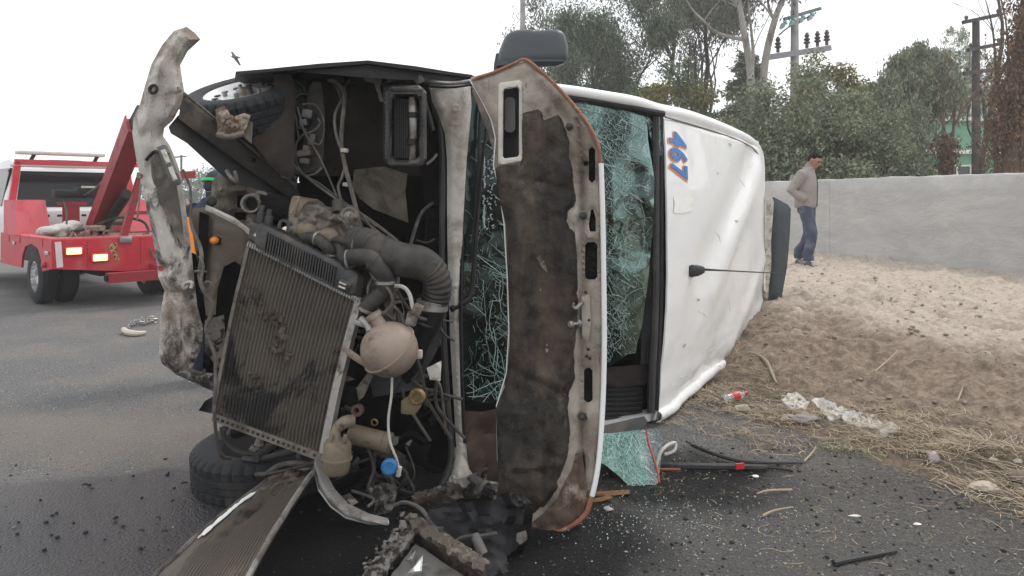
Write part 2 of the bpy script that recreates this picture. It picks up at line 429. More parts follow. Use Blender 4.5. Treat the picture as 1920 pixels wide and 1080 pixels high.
col = k.mix(darker_m, col, k.mix(k.ramp(mid, .42, .62), (.016, .014, .013), (.06, .052, .045)))
col = k.mix(k.math('MULTIPLY', oil, .9), col, (.005, .005, .0055))
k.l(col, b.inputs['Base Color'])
rg = k.math('MULTIPLY_ADD', wet, -.54, .82); rg = k.math('MULTIPLY_ADD', oil, -.5, rg)
rg = k.math('MAXIMUM', rg, .24)
k.l(rg, b.inputs['Roughness']); k.l(k.math('MULTIPLY_ADD', oil, -.36, .5), b.inputs['Specular IOR Level'])
hh = k.math('ADD', grain, k.math('MULTIPLY', vor.outputs['Distance'], -.8)); hh = k.math('ADD', hh, k.math('MULTIPLY', mid, .6))
k.bump(hh, 1.0, .009, b)
asph = m
def road_pt(d, t): return (2.4 + .906*d - .423*t, 3.5 + .423*d + .906*t, 0)
rd = MB().add([road_pt(-170, -40), road_pt(.7, -40), road_pt(.7, 190), road_pt(-170, 190)], [(0, 1, 2, 3)])
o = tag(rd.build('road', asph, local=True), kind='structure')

m, nt, b = new_mat('bank_soil'); k = N(nt)
tcn = k.n('TexCoord').outputs['Object']; sx = k.n('SeparateXYZ'); k.l(tcn, sx.inputs[0])
n1 = k.noise(tcn, 1.6, 8, .65); n2 = k.noise(tcn, 17, 6, .65); n3 = k.noise(tcn, 90, 4, .7)
Zz = k.math('ADD', sx.outputs[2], k.math('MULTIPLY', k.math('SUBTRACT', n1, .5), .34))
col = k.mix(k.ramp(n2, .35, .68), (.165, .124, .092), (.295, .232, .178))
col = k.mix(k.math('MULTIPLY', k.ramp(Zz, .27, .44), .92), col, k.mix(k.ramp(n2, .3, .6), (.38, .32, .26), (.50, .43, .36)))
col = k.mix(k.math('MULTIPLY', k.ramp(Zz, .12, .0), .55), col, (.10, .08, .062))
col = k.mix(k.math('MULTIPLY', k.ramp(n3, .56, .70), .65), col, (.085, .067, .052))
col = k.mix(k.math('MULTIPLY', k.ramp(k.noise(tcn, 6.5, 9, .75), .56, .68), .6), col, (.10, .08, .062))
k.l(col, b.inputs['Base Color']); b.inputs['Roughness'].default_value = .95; b.inputs['Specular IOR Level'].default_value = .2
k.bump(k.math('ADD', n2, k.math('MULTIPLY', n3, .5)), .9, .018, b)
bank_m = m
def bank_grid(d0, d1, t0, t1, nd, ntt):
    vsx = []; fs = []
    for i in range(nd + 1):
        for j in range(ntt + 1):
            x, y, _ = road_pt(d0 + (d1-d0)*i/nd, t0 + (t1-t0)*(j/ntt)**1.35)
            vsx.append((x, y, bank_h(x, y)))
    for i in range(nd):
        for j in range(ntt): fs.append((i*(ntt+1)+j, (i+1)*(ntt+1)+j, (i+1)*(ntt+1)+j+1, i*(ntt+1)+j+1))
    return MB().add(vsx, fs)
o = bank_grid(-.45, 7.6, -2.2, 14, 300, 460).build('dirt_bank', bank_m, local=True, angle=180); tag(o, kind='structure')
o = bank_grid(7.55, 11, -2.2, 14, 20, 60).build('dirt_bank_edge', bank_m, local=True, angle=180); tag(o, kind='structure')
yard = MB().add([road_pt(-.2, 13.9), road_pt(60, 13.9), road_pt(60, 120), road_pt(-.2, 120)], [(0, 1, 2, 3)])
yard.v = [Vector((v.x, v.y, .40)) for v in yard.v]
tag(yard.build('yard_ground', bank_m, local=True), kind='structure')
yard2 = MB().add([road_pt(10.9, -20), road_pt(60, -20), road_pt(60, 13.95), road_pt(10.9, 13.95)], [(0, 1, 2, 3)])
yard2.v = [Vector((v.x, v.y, .41)) for v in yard2.v]
tag(yard2.build('yard_ground', bank_m, local=True), kind='structure')

# clods and stones on the bank, crumbs on the road, straw along the edge (nobody could count them)
def scatter_rocks(name, mat, pts, smin, smax, flat=.7, power=2.5):
    bvs = []; fs = []
    ico = bmesh.new(); bmesh.ops.create_icosphere(ico, subdivisions=1, radius=1)
    iv = np.array([v.co[:] for v in ico.verts]); ifc = np.array([[v.index for v in f.verts] for f in ico.faces]); ico.free()
    n = len(pts); s = smin + (smax - smin) * rng.random(n)**power
    jit = 1 + .35 * (rng.random((n, len(iv))) - .5)
    a = rng.random(n) * 6.283; sc3 = np.stack([.8+.6*rng.random(n), .8+.6*rng.random(n), flat*(.7+.6*rng.random(n))], 1)
    v = iv[None] * jit[..., None] * sc3[:, None] * s[:, None, None]
    ca, sa = np.cos(a)[:, None], np.sin(a)[:, None]
    v = np.stack([v[..., 0]*ca - v[..., 1]*sa, v[..., 0]*sa + v[..., 1]*ca, v[..., 2]], -1) + np.array(pts)[:, None]
    v[..., 2] += (s * .3)[:, None]
    f = (ifc[None] + (np.arange(n) * len(iv))[:, None, None]).reshape(-1, 3)
    return np_mesh(name, v.reshape(-1, 3), f, mat)
def np_mesh(name, v, f, mat, parent=None, smooth=False):
    me = bpy.data.meshes.new(name); f = np.asarray(f, dtype=np.int32); nf, kf = f.shape
    me.vertices.add(len(v)); me.vertices.foreach_set('co', np.asarray(v, dtype=np.float32).ravel())
    me.loops.add(nf * kf); me.loops.foreach_set('vertex_index', f.ravel())
    me.polygons.add(nf); me.polygons.foreach_set('loop_start', np.arange(0, nf*kf, kf, dtype=np.int32))
    me.update(calc_edges=True); me.validate()
    me.materials.append(mat)
    if smooth: me.shade_smooth()
    o = bpy.data.objects.new(name, me); COL.objects.link(o)
    if parent: o.parent = parent
    return o
def rnd(a, b): return a + (b - a) * rng.random()
clod_m = M('dry_clods', (.32, .27, .22), .95, 0, (.23, .19, .15), 9, .4, .6, bump=.8, bs=40, bd=.01)
pts = []
while len(pts) < 2200:
    d, t = rnd(.1, 4.6), rnd(-1.2, 8); x, y, _ = road_pt(d, t)
    if nz(x*1.5, y*1.5, 4) > rnd(-.5, .45): pts.append((x, y, bank_h(x, y)))
tag(scatter_rocks('soil_clods', clod_m, pts, .004, .024, .55, 4.5), kind='stuff')
crumb_m = M('asphalt_crumbs', (.018, .017, .016), .85, 0, (.05, .045, .04), 30, .5, .7, bump=.4)
pts = [(rnd(-2.8, -.2), rnd(2.7, 4.3), 0) for _ in range(420)] + [(x, y, 0) for x, y in ((rnd(-.6, 2.6), rnd(2.6, 4.6)) for _ in range(1900)) if edge_d(x, y) < -.05]
tag(scatter_rocks('road_crumbs', crumb_m, pts, .0015, .011, .7, 3.6), kind='stuff')
gravel_m = M('pale_gravel', (.22, .20, .18), .85, 0, (.33, .31, .28), 30, .4, .6, bump=.3)
pts = [(x, y, 0) for x, y in ((rnd(-.2, 2.8), rnd(2.5, 4.9)) for _ in range(1500)) if -1.9 < edge_d(x, y) < 0.05] + [(rnd(-6, -.9), rnd(3.2, 10), 0) for _ in range(260)]
tag(scatter_rocks('pale_grit', gravel_m, pts, .0015, .0075, .6, 2.0), kind='stuff')
m, nt, b = new_mat('glass_crumbs'); b.inputs['Base Color'].default_value = (.45, .6, .58, 1); b.inputs['Roughness'].default_value = .15; b.inputs['Specular IOR Level'].default_value = .8
pts = [(x, y, .0) for x, y in ((rng.normal(.75, .42), rng.normal(3.45, .2)) for _ in range(950)) if edge_d(x, y) < 0]
tag(scatter_rocks('glass_crumbs', m, pts, .001, .0036, .8), kind='stuff')

def ribbons(name, mat, items):                       # items: (base point, heading, length, width, lift, bend)
    v = []; f = []
    for p, a, L, w, lift, bend in items:
        k0 = len(v); ca, sa = math.cos(a), math.sin(a)
        for i in range(4):
            t = i / 3; x = L * t; s = bend * L * math.sin(t * 3.1416); h = lift * L * math.sin(t * 2.2)
            q = (p[0] + ca*x - sa*s, p[1] + sa*x + ca*s, p[2] + .004 + h)
            ww = w * (1 - .6*t)
            v += [(q[0] - sa*ww, q[1] + ca*ww, q[2]), (q[0] + sa*ww, q[1] - ca*ww, q[2] + .3*w)]
        for i in range(3): f.append((k0+2*i, k0+2*i+1, k0+2*i+3, k0+2*i+2))
    return np_mesh(name, v, f, mat)
m, nt, b = new_mat('dry_straw'); k = N(nt)
ge = k.n('NewGeometry'); cr = k.n('ValToRGB'); k.l(ge.outputs['Random Per Island'], cr.inputs['Fac'])
cr.color_ramp.elements[0].color = (.17, .12, .07, 1); cr.color_ramp.elements[1].color = (.45, .37, .25, 1)
e = cr.color_ramp.elements.new(.5); e.color = (.29, .22, .135, 1)
k.l(cr.outputs[0], b.inputs['Base Color']); b.inputs['Roughness'].default_value = .7
items = []
while len(items) < 12500:
    t = rnd(-1.5, 4.0); c = .32 + .12*math.sin(t*2.1) + (.0 if t < 1.2 else -.15)
    d = rng.normal(c, .20 if t < 1.0 else .34)
    if not -.75 < d < 1.3: continue
    x, y, _ = road_pt(d, t)
    if nz(x*2.4, y*2.4, 8) + .35*nz(x*7, y*7, 1) < rnd(-.55, .3): continue
    a = rng.normal(2.0, .9) + (3.14159 if rng.random() < .5 else 0)
    items.append(((x, y, max(0, bank_h(x, y)) + rnd(0, .02)), a, rnd(.03, .17) * (1 if rng.random() < .93 else 1.8), rnd(.0010, .0028), rnd(0, .2), rnd(-.2, .2)))
for _ in range(420):
    x, y, _z = road_pt(rnd(-1.4, -.2), rnd(-1.3, 1.2)); items.append(((x, y, 0), rnd(0, 6.28), rnd(.015, .09), rnd(.0008, .002), rnd(0, .04), rnd(-.3, .3)))
for _ in range(1100):
    x, y, _z = road_pt(rnd(.5, 3.8), rnd(-1.2, 7)); items.append(((x, y, bank_h(x, y)), rnd(0, 6.28), rnd(.03, .16), rnd(.001, .0025), rnd(0, .25), rnd(-.3, .3)))
tag(ribbons('dry_straw', m, items), kind='stuff')
m2 = M('green_sprouts', (.10, .15, .045), .6, var=.3, bump=0)
items = []
for px_, py_ in ((1555, 838), (1600, 850), (1640, 862), (1570, 850)):
    Yg = CH * F / (py_ - HY); 
    for _ in range(26):
        x, y = (px_-CX)/F*Yg + rng.normal(0, .05), Yg + rng.normal(0, .04); items.append(((x, y, max(0, bank_h(x, y))), rnd(0, 6.28), rnd(.015, .04), .0025, rnd(.3, 1), 0))
tag(ribbons('green_sprouts', m2, items), kind='stuff')

# ------------------------------------------------------------------ boundary wall
m, nt, b = new_mat('cement_render'); k = N(nt)
tcn = k.n('TexCoord').outputs['Object']
mp = k.n('Mapping'); mp.inputs['Scale'].default_value = (1, 1, 2.2); k.l(tcn, mp.inputs['Vector'])
n1 = k.noise(mp.outputs[0], 1.1, 9, .66, .6); n2 = k.noise(mp.outputs[0], 3.3, 8, .62, 1.2); n3 = k.noise(tcn, 40, 5, .6)
n4 = k.noise(mp.outputs[0], 6, 3, .5, .2)
col = k.mix(k.ramp(n1, .36, .66), (.40, .392, .378), (.48, .47, .452))
col = k.mix(k.math('MULTIPLY', k.ramp(n2, .58, .76), .25), col, (.56, .545, .52))
col = k.mix(k.math('MULTIPLY', k.ramp(n4, .66, .76), .35), col, (.30, .29, .28))
sx = k.n('SeparateXYZ'); k.l(tcn, sx.inputs[0])
wv = k.n('TexWave'); wv.wave_type = 'BANDS'; wv.bands_direction = 'Z'; wv.inputs['Scale'].default_value = .55; wv.inputs['Distortion'].default_value = 9; wv.inputs['Detail'].default_value = 3; wv.inputs['Detail Scale'].default_value = .5
k.l(tcn, wv.inputs['Vector']); col = k.mix(k.math('MULTIPLY', k.ramp(wv.outputs['Fac'], .75, .97), .22), col, (.34, .33, .315))
k.l(col, b.inputs['Base Color']); b.inputs['Roughness'].default_value = .9; b.inputs['Specular IOR Level'].default_value = .25
k.bump(k.math('ADD', k.math('MULTIPLY', n2, 1.4), k.math('MULTIPLY', n3, .3)), .55, .025, b)
wa, wb = Vector((7.75, 6.1, 0)), Vector((-1.7, 40, 0)); wd = (wb - wa).normalized(); wn_ = Vector((wd.y, -wd.x, 0))
if wn_.x < 0: wn_ = -wn_
Lw = (wb - wa).length; wmb = MB(); nS = 260; vsx = []; 
prof = [(0, .05), (0, .45), (0, .85), (0, 1.25), (0, 1.6), (.0, 1.80), (.015, 1.822), (.10, 1.83), (.19, 1.82), (.21, 1.79), (.21, .05)]
for i in range(nS + 1):
    s_ = Lw * (i / nS)**1.5; p = wa + wd * s_
    for j, (dx, z) in enumerate(prof):
        q = p + wn_ * dx; h = .012 * fbm(s_*1.4, z*2, 2) if 0 < j < 6 else 0
        zz = z + (.016 * fbm(s_*1.7, 3, 1, 5) + .006*nz(s_*9, 1, 2) if z > 1.7 else 0)
        vsx.append((q.x - wn_.x*h, q.y - wn_.y*h, zz))
m_ = len(prof); fs = [(i*m_+j, (i+1)*m_+j, (i+1)*m_+(j+1) % m_, i*m_+(j+1) % m_) for i in range(nS) for j in range(m_)]
wmb.add(vsx, fs + [tuple(range(m_)), tuple(nS*m_ + j for j in range(m_-1, -1, -1))])
wall = wmb.build('boundary_wall', m, angle=50); tag(wall, 'long grey cement rendered wall along the top of the dirt bank', 'wall')
for s_ in (3.6, 7.6, 11.2, 15.5):
    p = wa + wd*s_; q_ = wa + wd*(s_ + .34); o_ = -wn_*.006
    MB().add([p + o_ + Vector((0, 0, .3)), q_ + o_ + Vector((0, 0, .3)), q_ + o_ + Vector((0, 0, 1.79)), p + o_ + Vector((0, 0, 1.79)), p + wn_*.03 + Vector((0, 0, .3)), q_ + wn_*.03 + Vector((0, 0, .3)), q_ + wn_*.03 + Vector((0, 0, 1.79)), p + wn_*.03 + Vector((0, 0, 1.79))], [(0,1,2,3), (7,6,5,4), (0,4,5,1), (1,5,6,2), (2,6,7,3), (3,7,4,0)]).build('plaster_strip', m, wall, smooth=False)
cst = M('old_concrete_stub', (.24, .23, .22), .9, bump=.4)
q = P(1481, 327, 12.6); st = MB(); st.box((5.50, 14.55, 1.87), (.14, .14, .13), Matrix.Rotation(.3, 3, 'Z'), .75); st.build('concrete_stub', cst, wall)

# ------------------------------------------------------------------ green building
gm = M('green_wall_paint', (.11, .30, .20), .7, 0, (.16, .33, .24), 1.2, .45, .7, bump=.1)
gm2 = M('deep_green_paint', (.03, .17, .11), .6, 0, bump=.1)
wh = M('white_ledge', (.70, .70, .68), .7, 0, (.5, .5, .48), 2, .5, .7, bump=.1)
dk = Mflat('dark_pane', (.02, .025, .03), .12)
gb = empty('green_building', (21, 33, .4), 'two storey green painted building with white ledges behind the bare trees', 'building')
MB().box((21, 36.0, 3.2), (12.4, 6, 6.2)).build('wall', gm, gb)
for z in (3.5, 4.95): MB().box((21, 32.9, z), (12.5, .3, .16)).build('ledge', wh, gb)
MB().box((21, 32.85, 6.32), (12.9, .8, .18)).build('roof_edge', M('roof_slab', (.3, .3, .3), .8), gb)
for x in (15.6, 18.6, 20.7, 23.6): MB().box((x, 32.93, 1.9), (.5, .16, 3.0)).build('pilaster', gm2, gb)
for x in (17.0, 19.65, 22.0):
    for z0, z1 in ((1.6, 2.9), (5.2, 5.95)):
        fr = MB(); w_ = 1.2
        for a_, b_ in (((x-w_/2, z0), (x+w_/2, z0)), ((x-w_/2, z1), (x+w_/2, z1)), ((x-w_/2, z0), (x-w_/2, z1)), ((x+w_/2, z0), (x+w_/2, z1)), ((x, z0), (x, z1))):
            fr.bar((a_[0], 32.97, a_[1]), (b_[0], 32.97, b_[1]), .07, .07)
        f_ = fr.build('window', wh, gb, smooth=False)
        MB().box((x, 32.985, (z0+z1)/2), (w_, .02, z1-z0)).build('pane', dk, f_, smooth=False)

# ------------------------------------------------------------------ utility poles
cm = M('pole_concrete', (.36, .35, .34), .85, 0, (.25, .24, .23), 3, .45, .65, bump=.2)
dm = M('dark_weathered_timber', (.05, .047, .045), .85, 0, (.1, .09, .085), 5, .5, .7, bump=.3)
im = M('brown_insulator', (.06, .045, .04), .4, bump=0)
bm_ = M('pale_blue_insulator', (.35, .52, .56), .4, bump=0)
pl = empty('utility_pole', (P(1490, 370, 22).x, 22, .4), 'grey concrete utility pole with heavy crossarm and insulators above the dense bush', 'utility pole')
x0 = P(1490, 370, 22).x
MB().tube([(x0, 22, .3), (x0, 22, 8.2)], [.16, .10], 10).build('pole', cm, pl)
a, b_ = P(1437, 108, 21.6), P(1556, 90, 22.4); MB().bar(a, b_, .14, .16).build('crossarm', M('arm_steel', (.24, .25, .27), .6), pl)
a2, b2 = P(1470, 36, 21.8), P(1538, 16, 22.3); MB().bar(a2, b2, .09, .10).build('crossarm', M('arm_blue', (.10, .16, .18), .6), pl)
for px_ in (1458, 1512, 1532, 1550):
    t = (px_ - 1437) / 119; c = a.lerp(b_, t) + Vector((0, 0, .1))
    MB().lathe([(.05, 0), (.05, .12), (.10, .14), (.10, .18), (.05, .2), (.09, .24), (.09, .28), (.04, .3), (.08, .36), (.03, .46)], c, (0, 0, 1), 10).build('insulator', im, pl)
for t in (.05, .3, .55, .8):
    c = a2.lerp(b2, t) + Vector((0, -.05, -.08)); MB().lathe([(.03, 0), (.08, .05), (.08, .08), (.04, .11), (.08, .15), (.08, .18), (.03, .3)], c, (-.5, 0, -.6), 10).build('insulator', bm_, pl)
MB().tube([P(1460, 66, 21.9), P(1480, 50, 21.9), P(1500, 40, 22), P(1530, 24, 22.2)], .025, 6, smooth=4).build('jumper_wire', dm, pl)
pl2 = empty('utility_pole', (P(1831, 370, 20).x, 20, .4), 'dark timber utility pole with three crossarms among bare stems by the green building', 'utility pole')
x0 = P(1831, 370, 20).x
MB().tube([(x0, 20, .3), (x0-.02, 20, 6.25)], [.13, .09], 9).build('pole', dm, pl2)
for (xa, ya, xb, yb) in ((1806, 42, 1877, 27), (1815, 94, 1877, 82), (1808, 138, 1880, 128)):
    MB().bar(P(xa, ya, 19.8), P(xb, yb, 20.3), .09, .10).build('crossarm', dm, pl2)
    for t in (.08, .92): MB().lathe([(.025, 0), (.05, .05), (.05, .09), (.02, .12)], P(xa, ya, 19.8).lerp(P(xb, yb, 20.3), t) + Vector((0, 0, .05)), (0, 0, 1), 8).build('insulator', im, pl2)
pl3 = empty('lamp_post', (P(980, 370, 30).x, 30, .3), 'thin pale post rising into the sky behind the door mirror', 'post')
x0 = P(980, 370, 30).x
MB().tube([(x0, 30, .2), (x0, 30, 13)], [.13, .09], 8).build('pole', cm, pl3)
MB().tube([(x0, 30, 12.9), (x0-.6, 30, 13.4), (x0-1.6, 30, 13.5)], .05, 6).build('arm', cm, pl3)
MB().box((x0-1.8, 30, 13.45), (.6, .22, .12)).build('lamp_head', cm, pl3)
pl4 = empty('utility_pole', (P(340, 370, 60).x, 60, 0), 'faint distant utility pole in the haze between the bent bumper and the frame rail', 'utility pole')
x0 = P(340, 370, 60).x
MB().tube([(x0, 60, 0), (x0, 60, 4.9)], .09, 6).build('pole', dm, pl4)
MB().bar((x0-.8, 60, 4.7), (x0+.4, 60, 4.8), .1, .1).build('crossarm', dm, pl4)

# ------------------------------------------------------------------ trees
def leaf_mat(name, c0, c1, c2, trans=.25):
    m, nt, b = new_mat(name); k = N(nt)
    ge = k.n('NewGeometry'); cr = k.n('ValToRGB'); k.l(ge.outputs['Random Per Island'], cr.inputs['Fac'])
    cr.color_ramp.elements[0].color = (*c0, 1); cr.color_ramp.elements[1].color = (*c2, 1)
    e = cr.color_ramp.elements.new(.55); e.color = (*c1, 1)
    k.l(cr.outputs[0], b.inputs['Base Color']); b.inputs['Roughness'].default_value = .65; b.inputs['Specular IOR Level'].default_value = .3
    tr = k.n('BsdfTranslucent'); k.l(cr.outputs[0], tr.inputs['Color']); mx = k.n('MixShader'); mx.inputs[0].default_value = trans
    out = nt.nodes['Material Output']; k.l(b.outputs[0], mx.inputs[1]); k.l(tr.outputs[0], mx.inputs[2]); k.l(mx.outputs[0], out.inputs['Surface'])
    return m
LM = {'grey': leaf_mat('grey_green_leaves', (.075, .095, .055), (.18, .205, .125), (.33, .36, .24)),
      'dark': leaf_mat('dark_green_leaves', (.06, .08, .054), (.125, .16, .105), (.22, .26, .18)),
      'fresh': leaf_mat('fresh_green_leaves', (.06, .09, .04), (.12, .17, .075), (.2, .26, .12)),
      'olive': leaf_mat('olive_yellow_leaves', (.075, .09, .03), (.17, .17, .055), (.33, .25, .08)),
      'pale': leaf_mat('pale_eucalyptus_leaves', (.06, .068, .055), (.105, .115, .09), (.17, .18, .135)),
      'brown': leaf_mat('dead_vine_leaves', (.06, .035, .022), (.14, .08, .048), (.24, .15, .09), .1)}
BK = {'pale': M('pale_bark', (.36, .34, .31), .8, 0, (.2, .17, .15), 4, .5, .68, bump=.3, stretch=(1, 1, .25)),
      'dark': M('dark_bark', (.06, .05, .043), .9, 0, (.11, .095, .08), 6, .5, .7, bump=.5, stretch=(1, 1, .3)),
      'brown': M('brown_bark', (.10, .07, .05), .9, 0, (.16, .12, .09), 6, .5, .7, bump=.5, stretch=(1, 1, .3))}

def leaves(name, pts, L, W, mat, parent, droop=.0, jl=.4):
    pts = np.asarray(pts, dtype=np.float64); n = len(pts)
    d = rng.normal(size=(n, 3)); d[:, 2] -= droop * 2; d /= np.linalg.norm(d, axis=1)[:, None]
    r = rng.normal(size=(n, 3)); w = np.cross(d, r); w /= np.linalg.norm(w, axis=1)[:, None] + 1e-9
    l = L * (1 + jl * (rng.random(n)*2 - 1)); ww = W * (1 + jl * (rng.random(n)*2 - 1))
    v = np.empty((n, 4, 3)); v[:, 0] = pts; v[:, 1] = pts + d*(l*.45)[:, None] + w*(ww*.5)[:, None]
    v[:, 2] = pts + d*l[:, None]; v[:, 3] = pts + d*(l*.5)[:, None] - w*(ww*.5)[:, None]
    v = v.reshape(-1, 3) - np.array(ws(parent))
    return np_mesh(name, v, np.arange(4*n).reshape(-1, 4), mat, parent)

def grow(mb, p, d, L, r, depth, tips, up=.15, spread=.6, ratio=.68, nch=(2, 3), wob=.22):
    pts = [p.copy()]; dd = d.normalized(); k = 4; q = p.copy()
    for i in range(k):
        dd = (dd + Vector((random.gauss(0, wob), random.gauss(0, wob), random.gauss(0, wob*.6) + up)) * .5).normalized()
        q = q + dd * (L / k); pts.append(q.copy())
    r2 = r * (.62 if depth else .3)
    mb.tube(pts, [r + (r2 - r) * i / k for i in range(k + 1)], 7 if r > .05 else 5, caps=depth == 0)
    if depth <= 1: tips.extend(pts[2:])
    if depth == 0: return
    for c in range(random.randint(*nch)):
        az = random.uniform(0, 6.283); o = dd.orthogonal().normalized(); o = Matrix.Rotation(az, 3, dd) @ o
        s = spread * random.uniform(.6, 1.3)
        st = pts[random.choice((2, 3, 4, 4))]
        grow(mb, st, (dd + o * s), L * ratio * random.uniform(.75, 1.15), r2 * .85, depth - 1, tips, up, spread, ratio, nch, wob)

def clump(centres, r, per, flat=1.0):
    out = []
    for c in centres:
        n = max(1, int(per * random.uniform(.5, 1.5))); rr = r * random.uniform(.6, 1.3)
        q = rng.normal(size=(n, 3)) * rr * .5; q[:, 2] *= flat; out.append(q + np.array(c[:]))
    return np.concatenate(out)

def tree(name, label, px, Y, gz, h, r, leaf, bark, per, cr, L=.12, W=.045, droop=.5, depth=4, up=.2, spread=.6, lean=(0, 0), first=.38, group='trees behind the wall', stems=1, ratio=.68, nch=(2, 3)):
    x = (px - CX) / F * Y
    root = empty(name, (x, Y, gz), label, 'tree', group); tips = []; mb = MB()
    for s in range(stems):
        ln = Vector((lean[0] + (random.uniform(-.25, .25) if stems > 1 else 0), lean[1], 1))
        grow(mb, Vector((x + random.uniform(-.3, .3)*(stems > 1), Y, gz)), ln, h * first, r, depth, tips, up, spread, ratio, nch)
    mb.build('trunk', BK[bark], root)
    if per: leaves('crown', clump(tips, cr, per), L, W, LM[leaf], root, droop)
    return root

def bush(name, label, px, Y, gz, w, h, leaf, n, L=.12, W=.05, nb=70, droop=.2, bark='dark', group='bushes behind the wall', zc=None, cat_='bush'):
    x = (px - CX) / F * Y; root = empty(name, (x, Y, gz), label, cat_, group)
    mb = MB(); cs = []
    for i in range(nb):
        a, u = random.uniform(0, 6.283), random.uniform(-.55, 1); s = math.sqrt(max(0, 1 - u*u)) ** .7; q = random.uniform(.55, 1.0)
        cs.append(Vector((x + math.cos(a)*s*q*w/2, Y + math.sin(a)*s*q*w/2*.8, gz + h*.45 + u*q*h*.52 + random.uniform(-.15, .15)*h*.4)))
    for c in cs[::3]:
        b0 = Vector((x + random.uniform(-.2, .2), Y, gz)); mb.tube([b0, b0.lerp(c, .5) + Vector((0, 0, .1*h)), c], [.07, .04, .012], 5, smooth=2)
    mb.build('trunk', BK[bark], root)
    r = w * .125
    pts = []
    for c in cs:
        k_ = int(n / nb * random.uniform(.5, 1.6)); q = rng.normal(size=(k_, 3)); q /= np.linalg.norm(q, axis=1)[:, None]
        rr = r * random.uniform(.6, 1.5); q *= (rng.random(k_)**.45 * rr)[:, None]; q[:, 2] *= .75; pts.append(q + np.array(c[:]))
    leaves('crown', np.concatenate(pts), L, W, LM[leaf], root, droop); return root

def conifer(label, px, Y, gz, h, w, n, group='trees behind the wall', leaf='dark'):
    x = (px - CX) / F * Y; root = empty('conifer_tree', (x, Y, gz), label, 'tree', group); mb = MB()
    mb.tube([(x, Y, gz), (x, Y, gz + h)], [.18, .02], 7); pts = []
    nw = 26
    for i in range(nw):
        z = gz + h * (.12 + .86 * i / nw); rr = w/2 * (1 - i / nw)**.8 + .12
        for k in range(6):
            a = random.uniform(0, 6.283); l = rr * random.uniform(.6, 1.15)
            e = Vector((x + math.cos(a)*l, Y + math.sin(a)*l, z - l*.12 + random.uniform(-.1, .15)))
            mb.tube([(x, Y, z), Vector((x, Y, z)).lerp(e, .6) + Vector((0, 0, .08)), e], [.03, .02, .006], 4)
            m_ = int(n / nw / 6); t = rng.random(m_)**.6; q = np.array((x, Y, z))[None]*(1-t)[:, None] + np.array(e[:])[None]*t[:, None] + rng.normal(size=(m_, 3))*np.array((.1, .1, .06)); pts.append(q)
    mb.build('trunk', BK['dark'], root); leaves('crown', np.concatenate(pts), .17, .075, LM[leaf], root, .1); return root

tree('eucalyptus_tree', 'thin hazy eucalyptus furthest left, right of the pale post', 1040, 30, .3, 9.5, .14, 'pale', 'dark', 26, .62, .17, .055, .9, 5, .25, .5, first=.42)
tree('feathery_tree', 'tall dark feathery tree above the windscreen, right of the door mirror', 1140, 27, .3, 11.5, .2, 'dark', 'dark', 60, .62, .17, .045, .7, 5, .3, .5, first=.36)
tree('feathery_tree', 'tall dark leaning tree between the feathery tree and the yellowish bush', 1222, 29, .3, 11, .18, 'dark', 'dark', 46, .62, .17, .045, .7, 5, .3, .5, first=.38)
tree('feathery_tree', 'loose hazy tree behind the half bare branching tree, above the roof number', 1318, 33, .3, 11, .15, 'pale', 'dark', 40, .75, .18, .05, .8, 5, .3, .55, first=.38)
tree('branching_tree', 'half bare tree with long branches sweeping up to the left', 1362, 23, .3, 8.2, .16, 'pale', 'dark', 7, .6, .14, .045, .7, 4, .18, .6, lean=(-.62, 0), first=.5)
bush('yellowish_bush', 'olive and yellow leaved bush seen just over the van roof edge', 1290, 23, .3, 4.2, 5.0, 'olive', 16000, .13, .06, 60)
bush('light_green_bush', 'light green round tree crown between the dark feathery trees and the conifer', 1262, 25.5, .3, 3.6, 6.2, 'fresh', 15000, .13, .06, 50)
bush('dark_understorey_bush', 'dark low bush just above the white roof edge beside the mirror', 1130, 22, .3, 4.6, 4.0, 'dark', 15000, .12, .05, 60)
conifer('dark tiered conifer behind the pale eucalyptus trunks', 1400, 30, .3, 7.2, 4.4, 22000)
conifer('small dark conifer half hidden behind the concrete utility pole', 1520, 29, .3, 6.2, 3.4, 13000)
# pale twin trunk eucalyptus
x = P(1425, 370, 21).x; root = empty('eucalyptus_tree', (x, 21, .3), 'pale twin trunked eucalyptus left of the concrete utility pole', 'tree', 'trees behind the wall')
mb = MB(); tips = []
for pth, r0 in (([(1412, 330), (1408, 150), (1395, 60), (1385, 0), (1378, -60)], .13), ([(1428, 330), (1432, 140), (1452, 40), (1472, -10), (1490, -70)], .13),
                ([(1408, 150), (1412, 95), (1404, 20)], .07), ([(1395, 75), (1345, 62), (1320, 40), (1300, 20)], .06), ([(1388, 15), (1350, -20), (1310, -50)], .05), ([(1452, 40), (1440, 5), (1445, -40)], .05)):
    q = [P(a, b_, 21 + .3*math.sin(i*2)) for i, (a, b_) in enumerate(pth)]
    mb.tube(q, [r0 * (1 - .6*i/(len(q)-1)) for i in range(len(q))], 8, smooth=4)
    grow(mb, q[-1], q[-1] - q[-2], 2.0, r0*.38, 3, tips, .05, .8, .7, (2, 3))
    grow(mb, q[len(q)//2], (q[-1]-q[-2]) + Vector((random.uniform(-1, 1), 0, 0)), 1.5, r0*.25, 2, tips, .05, .8, .7, (2, 3))
mb.build('trunk', BK['pale'], root); leaves('crown', clump(tips, .55, 34), .15, .045, LM['pale'], root, 1.0)
bush('dense_bush', 'broad grey green bush behind the walking man', 1500, 17.5, .35, 4.0, 4.1, 'grey', 30000, .10, .045, 90)
bush('dense_bush', 'grey green bush directly beside the rear roof corner of the van', 1408, 18.5, .35, 2.8, 3.1, 'grey', 16000, .10, .045, 60)
bush('dense_bush', 'dense bush between the walking man and the weeping tree', 1590, 18, .35, 3.4, 3.6, 'grey', 24000, .10, .045, 80)
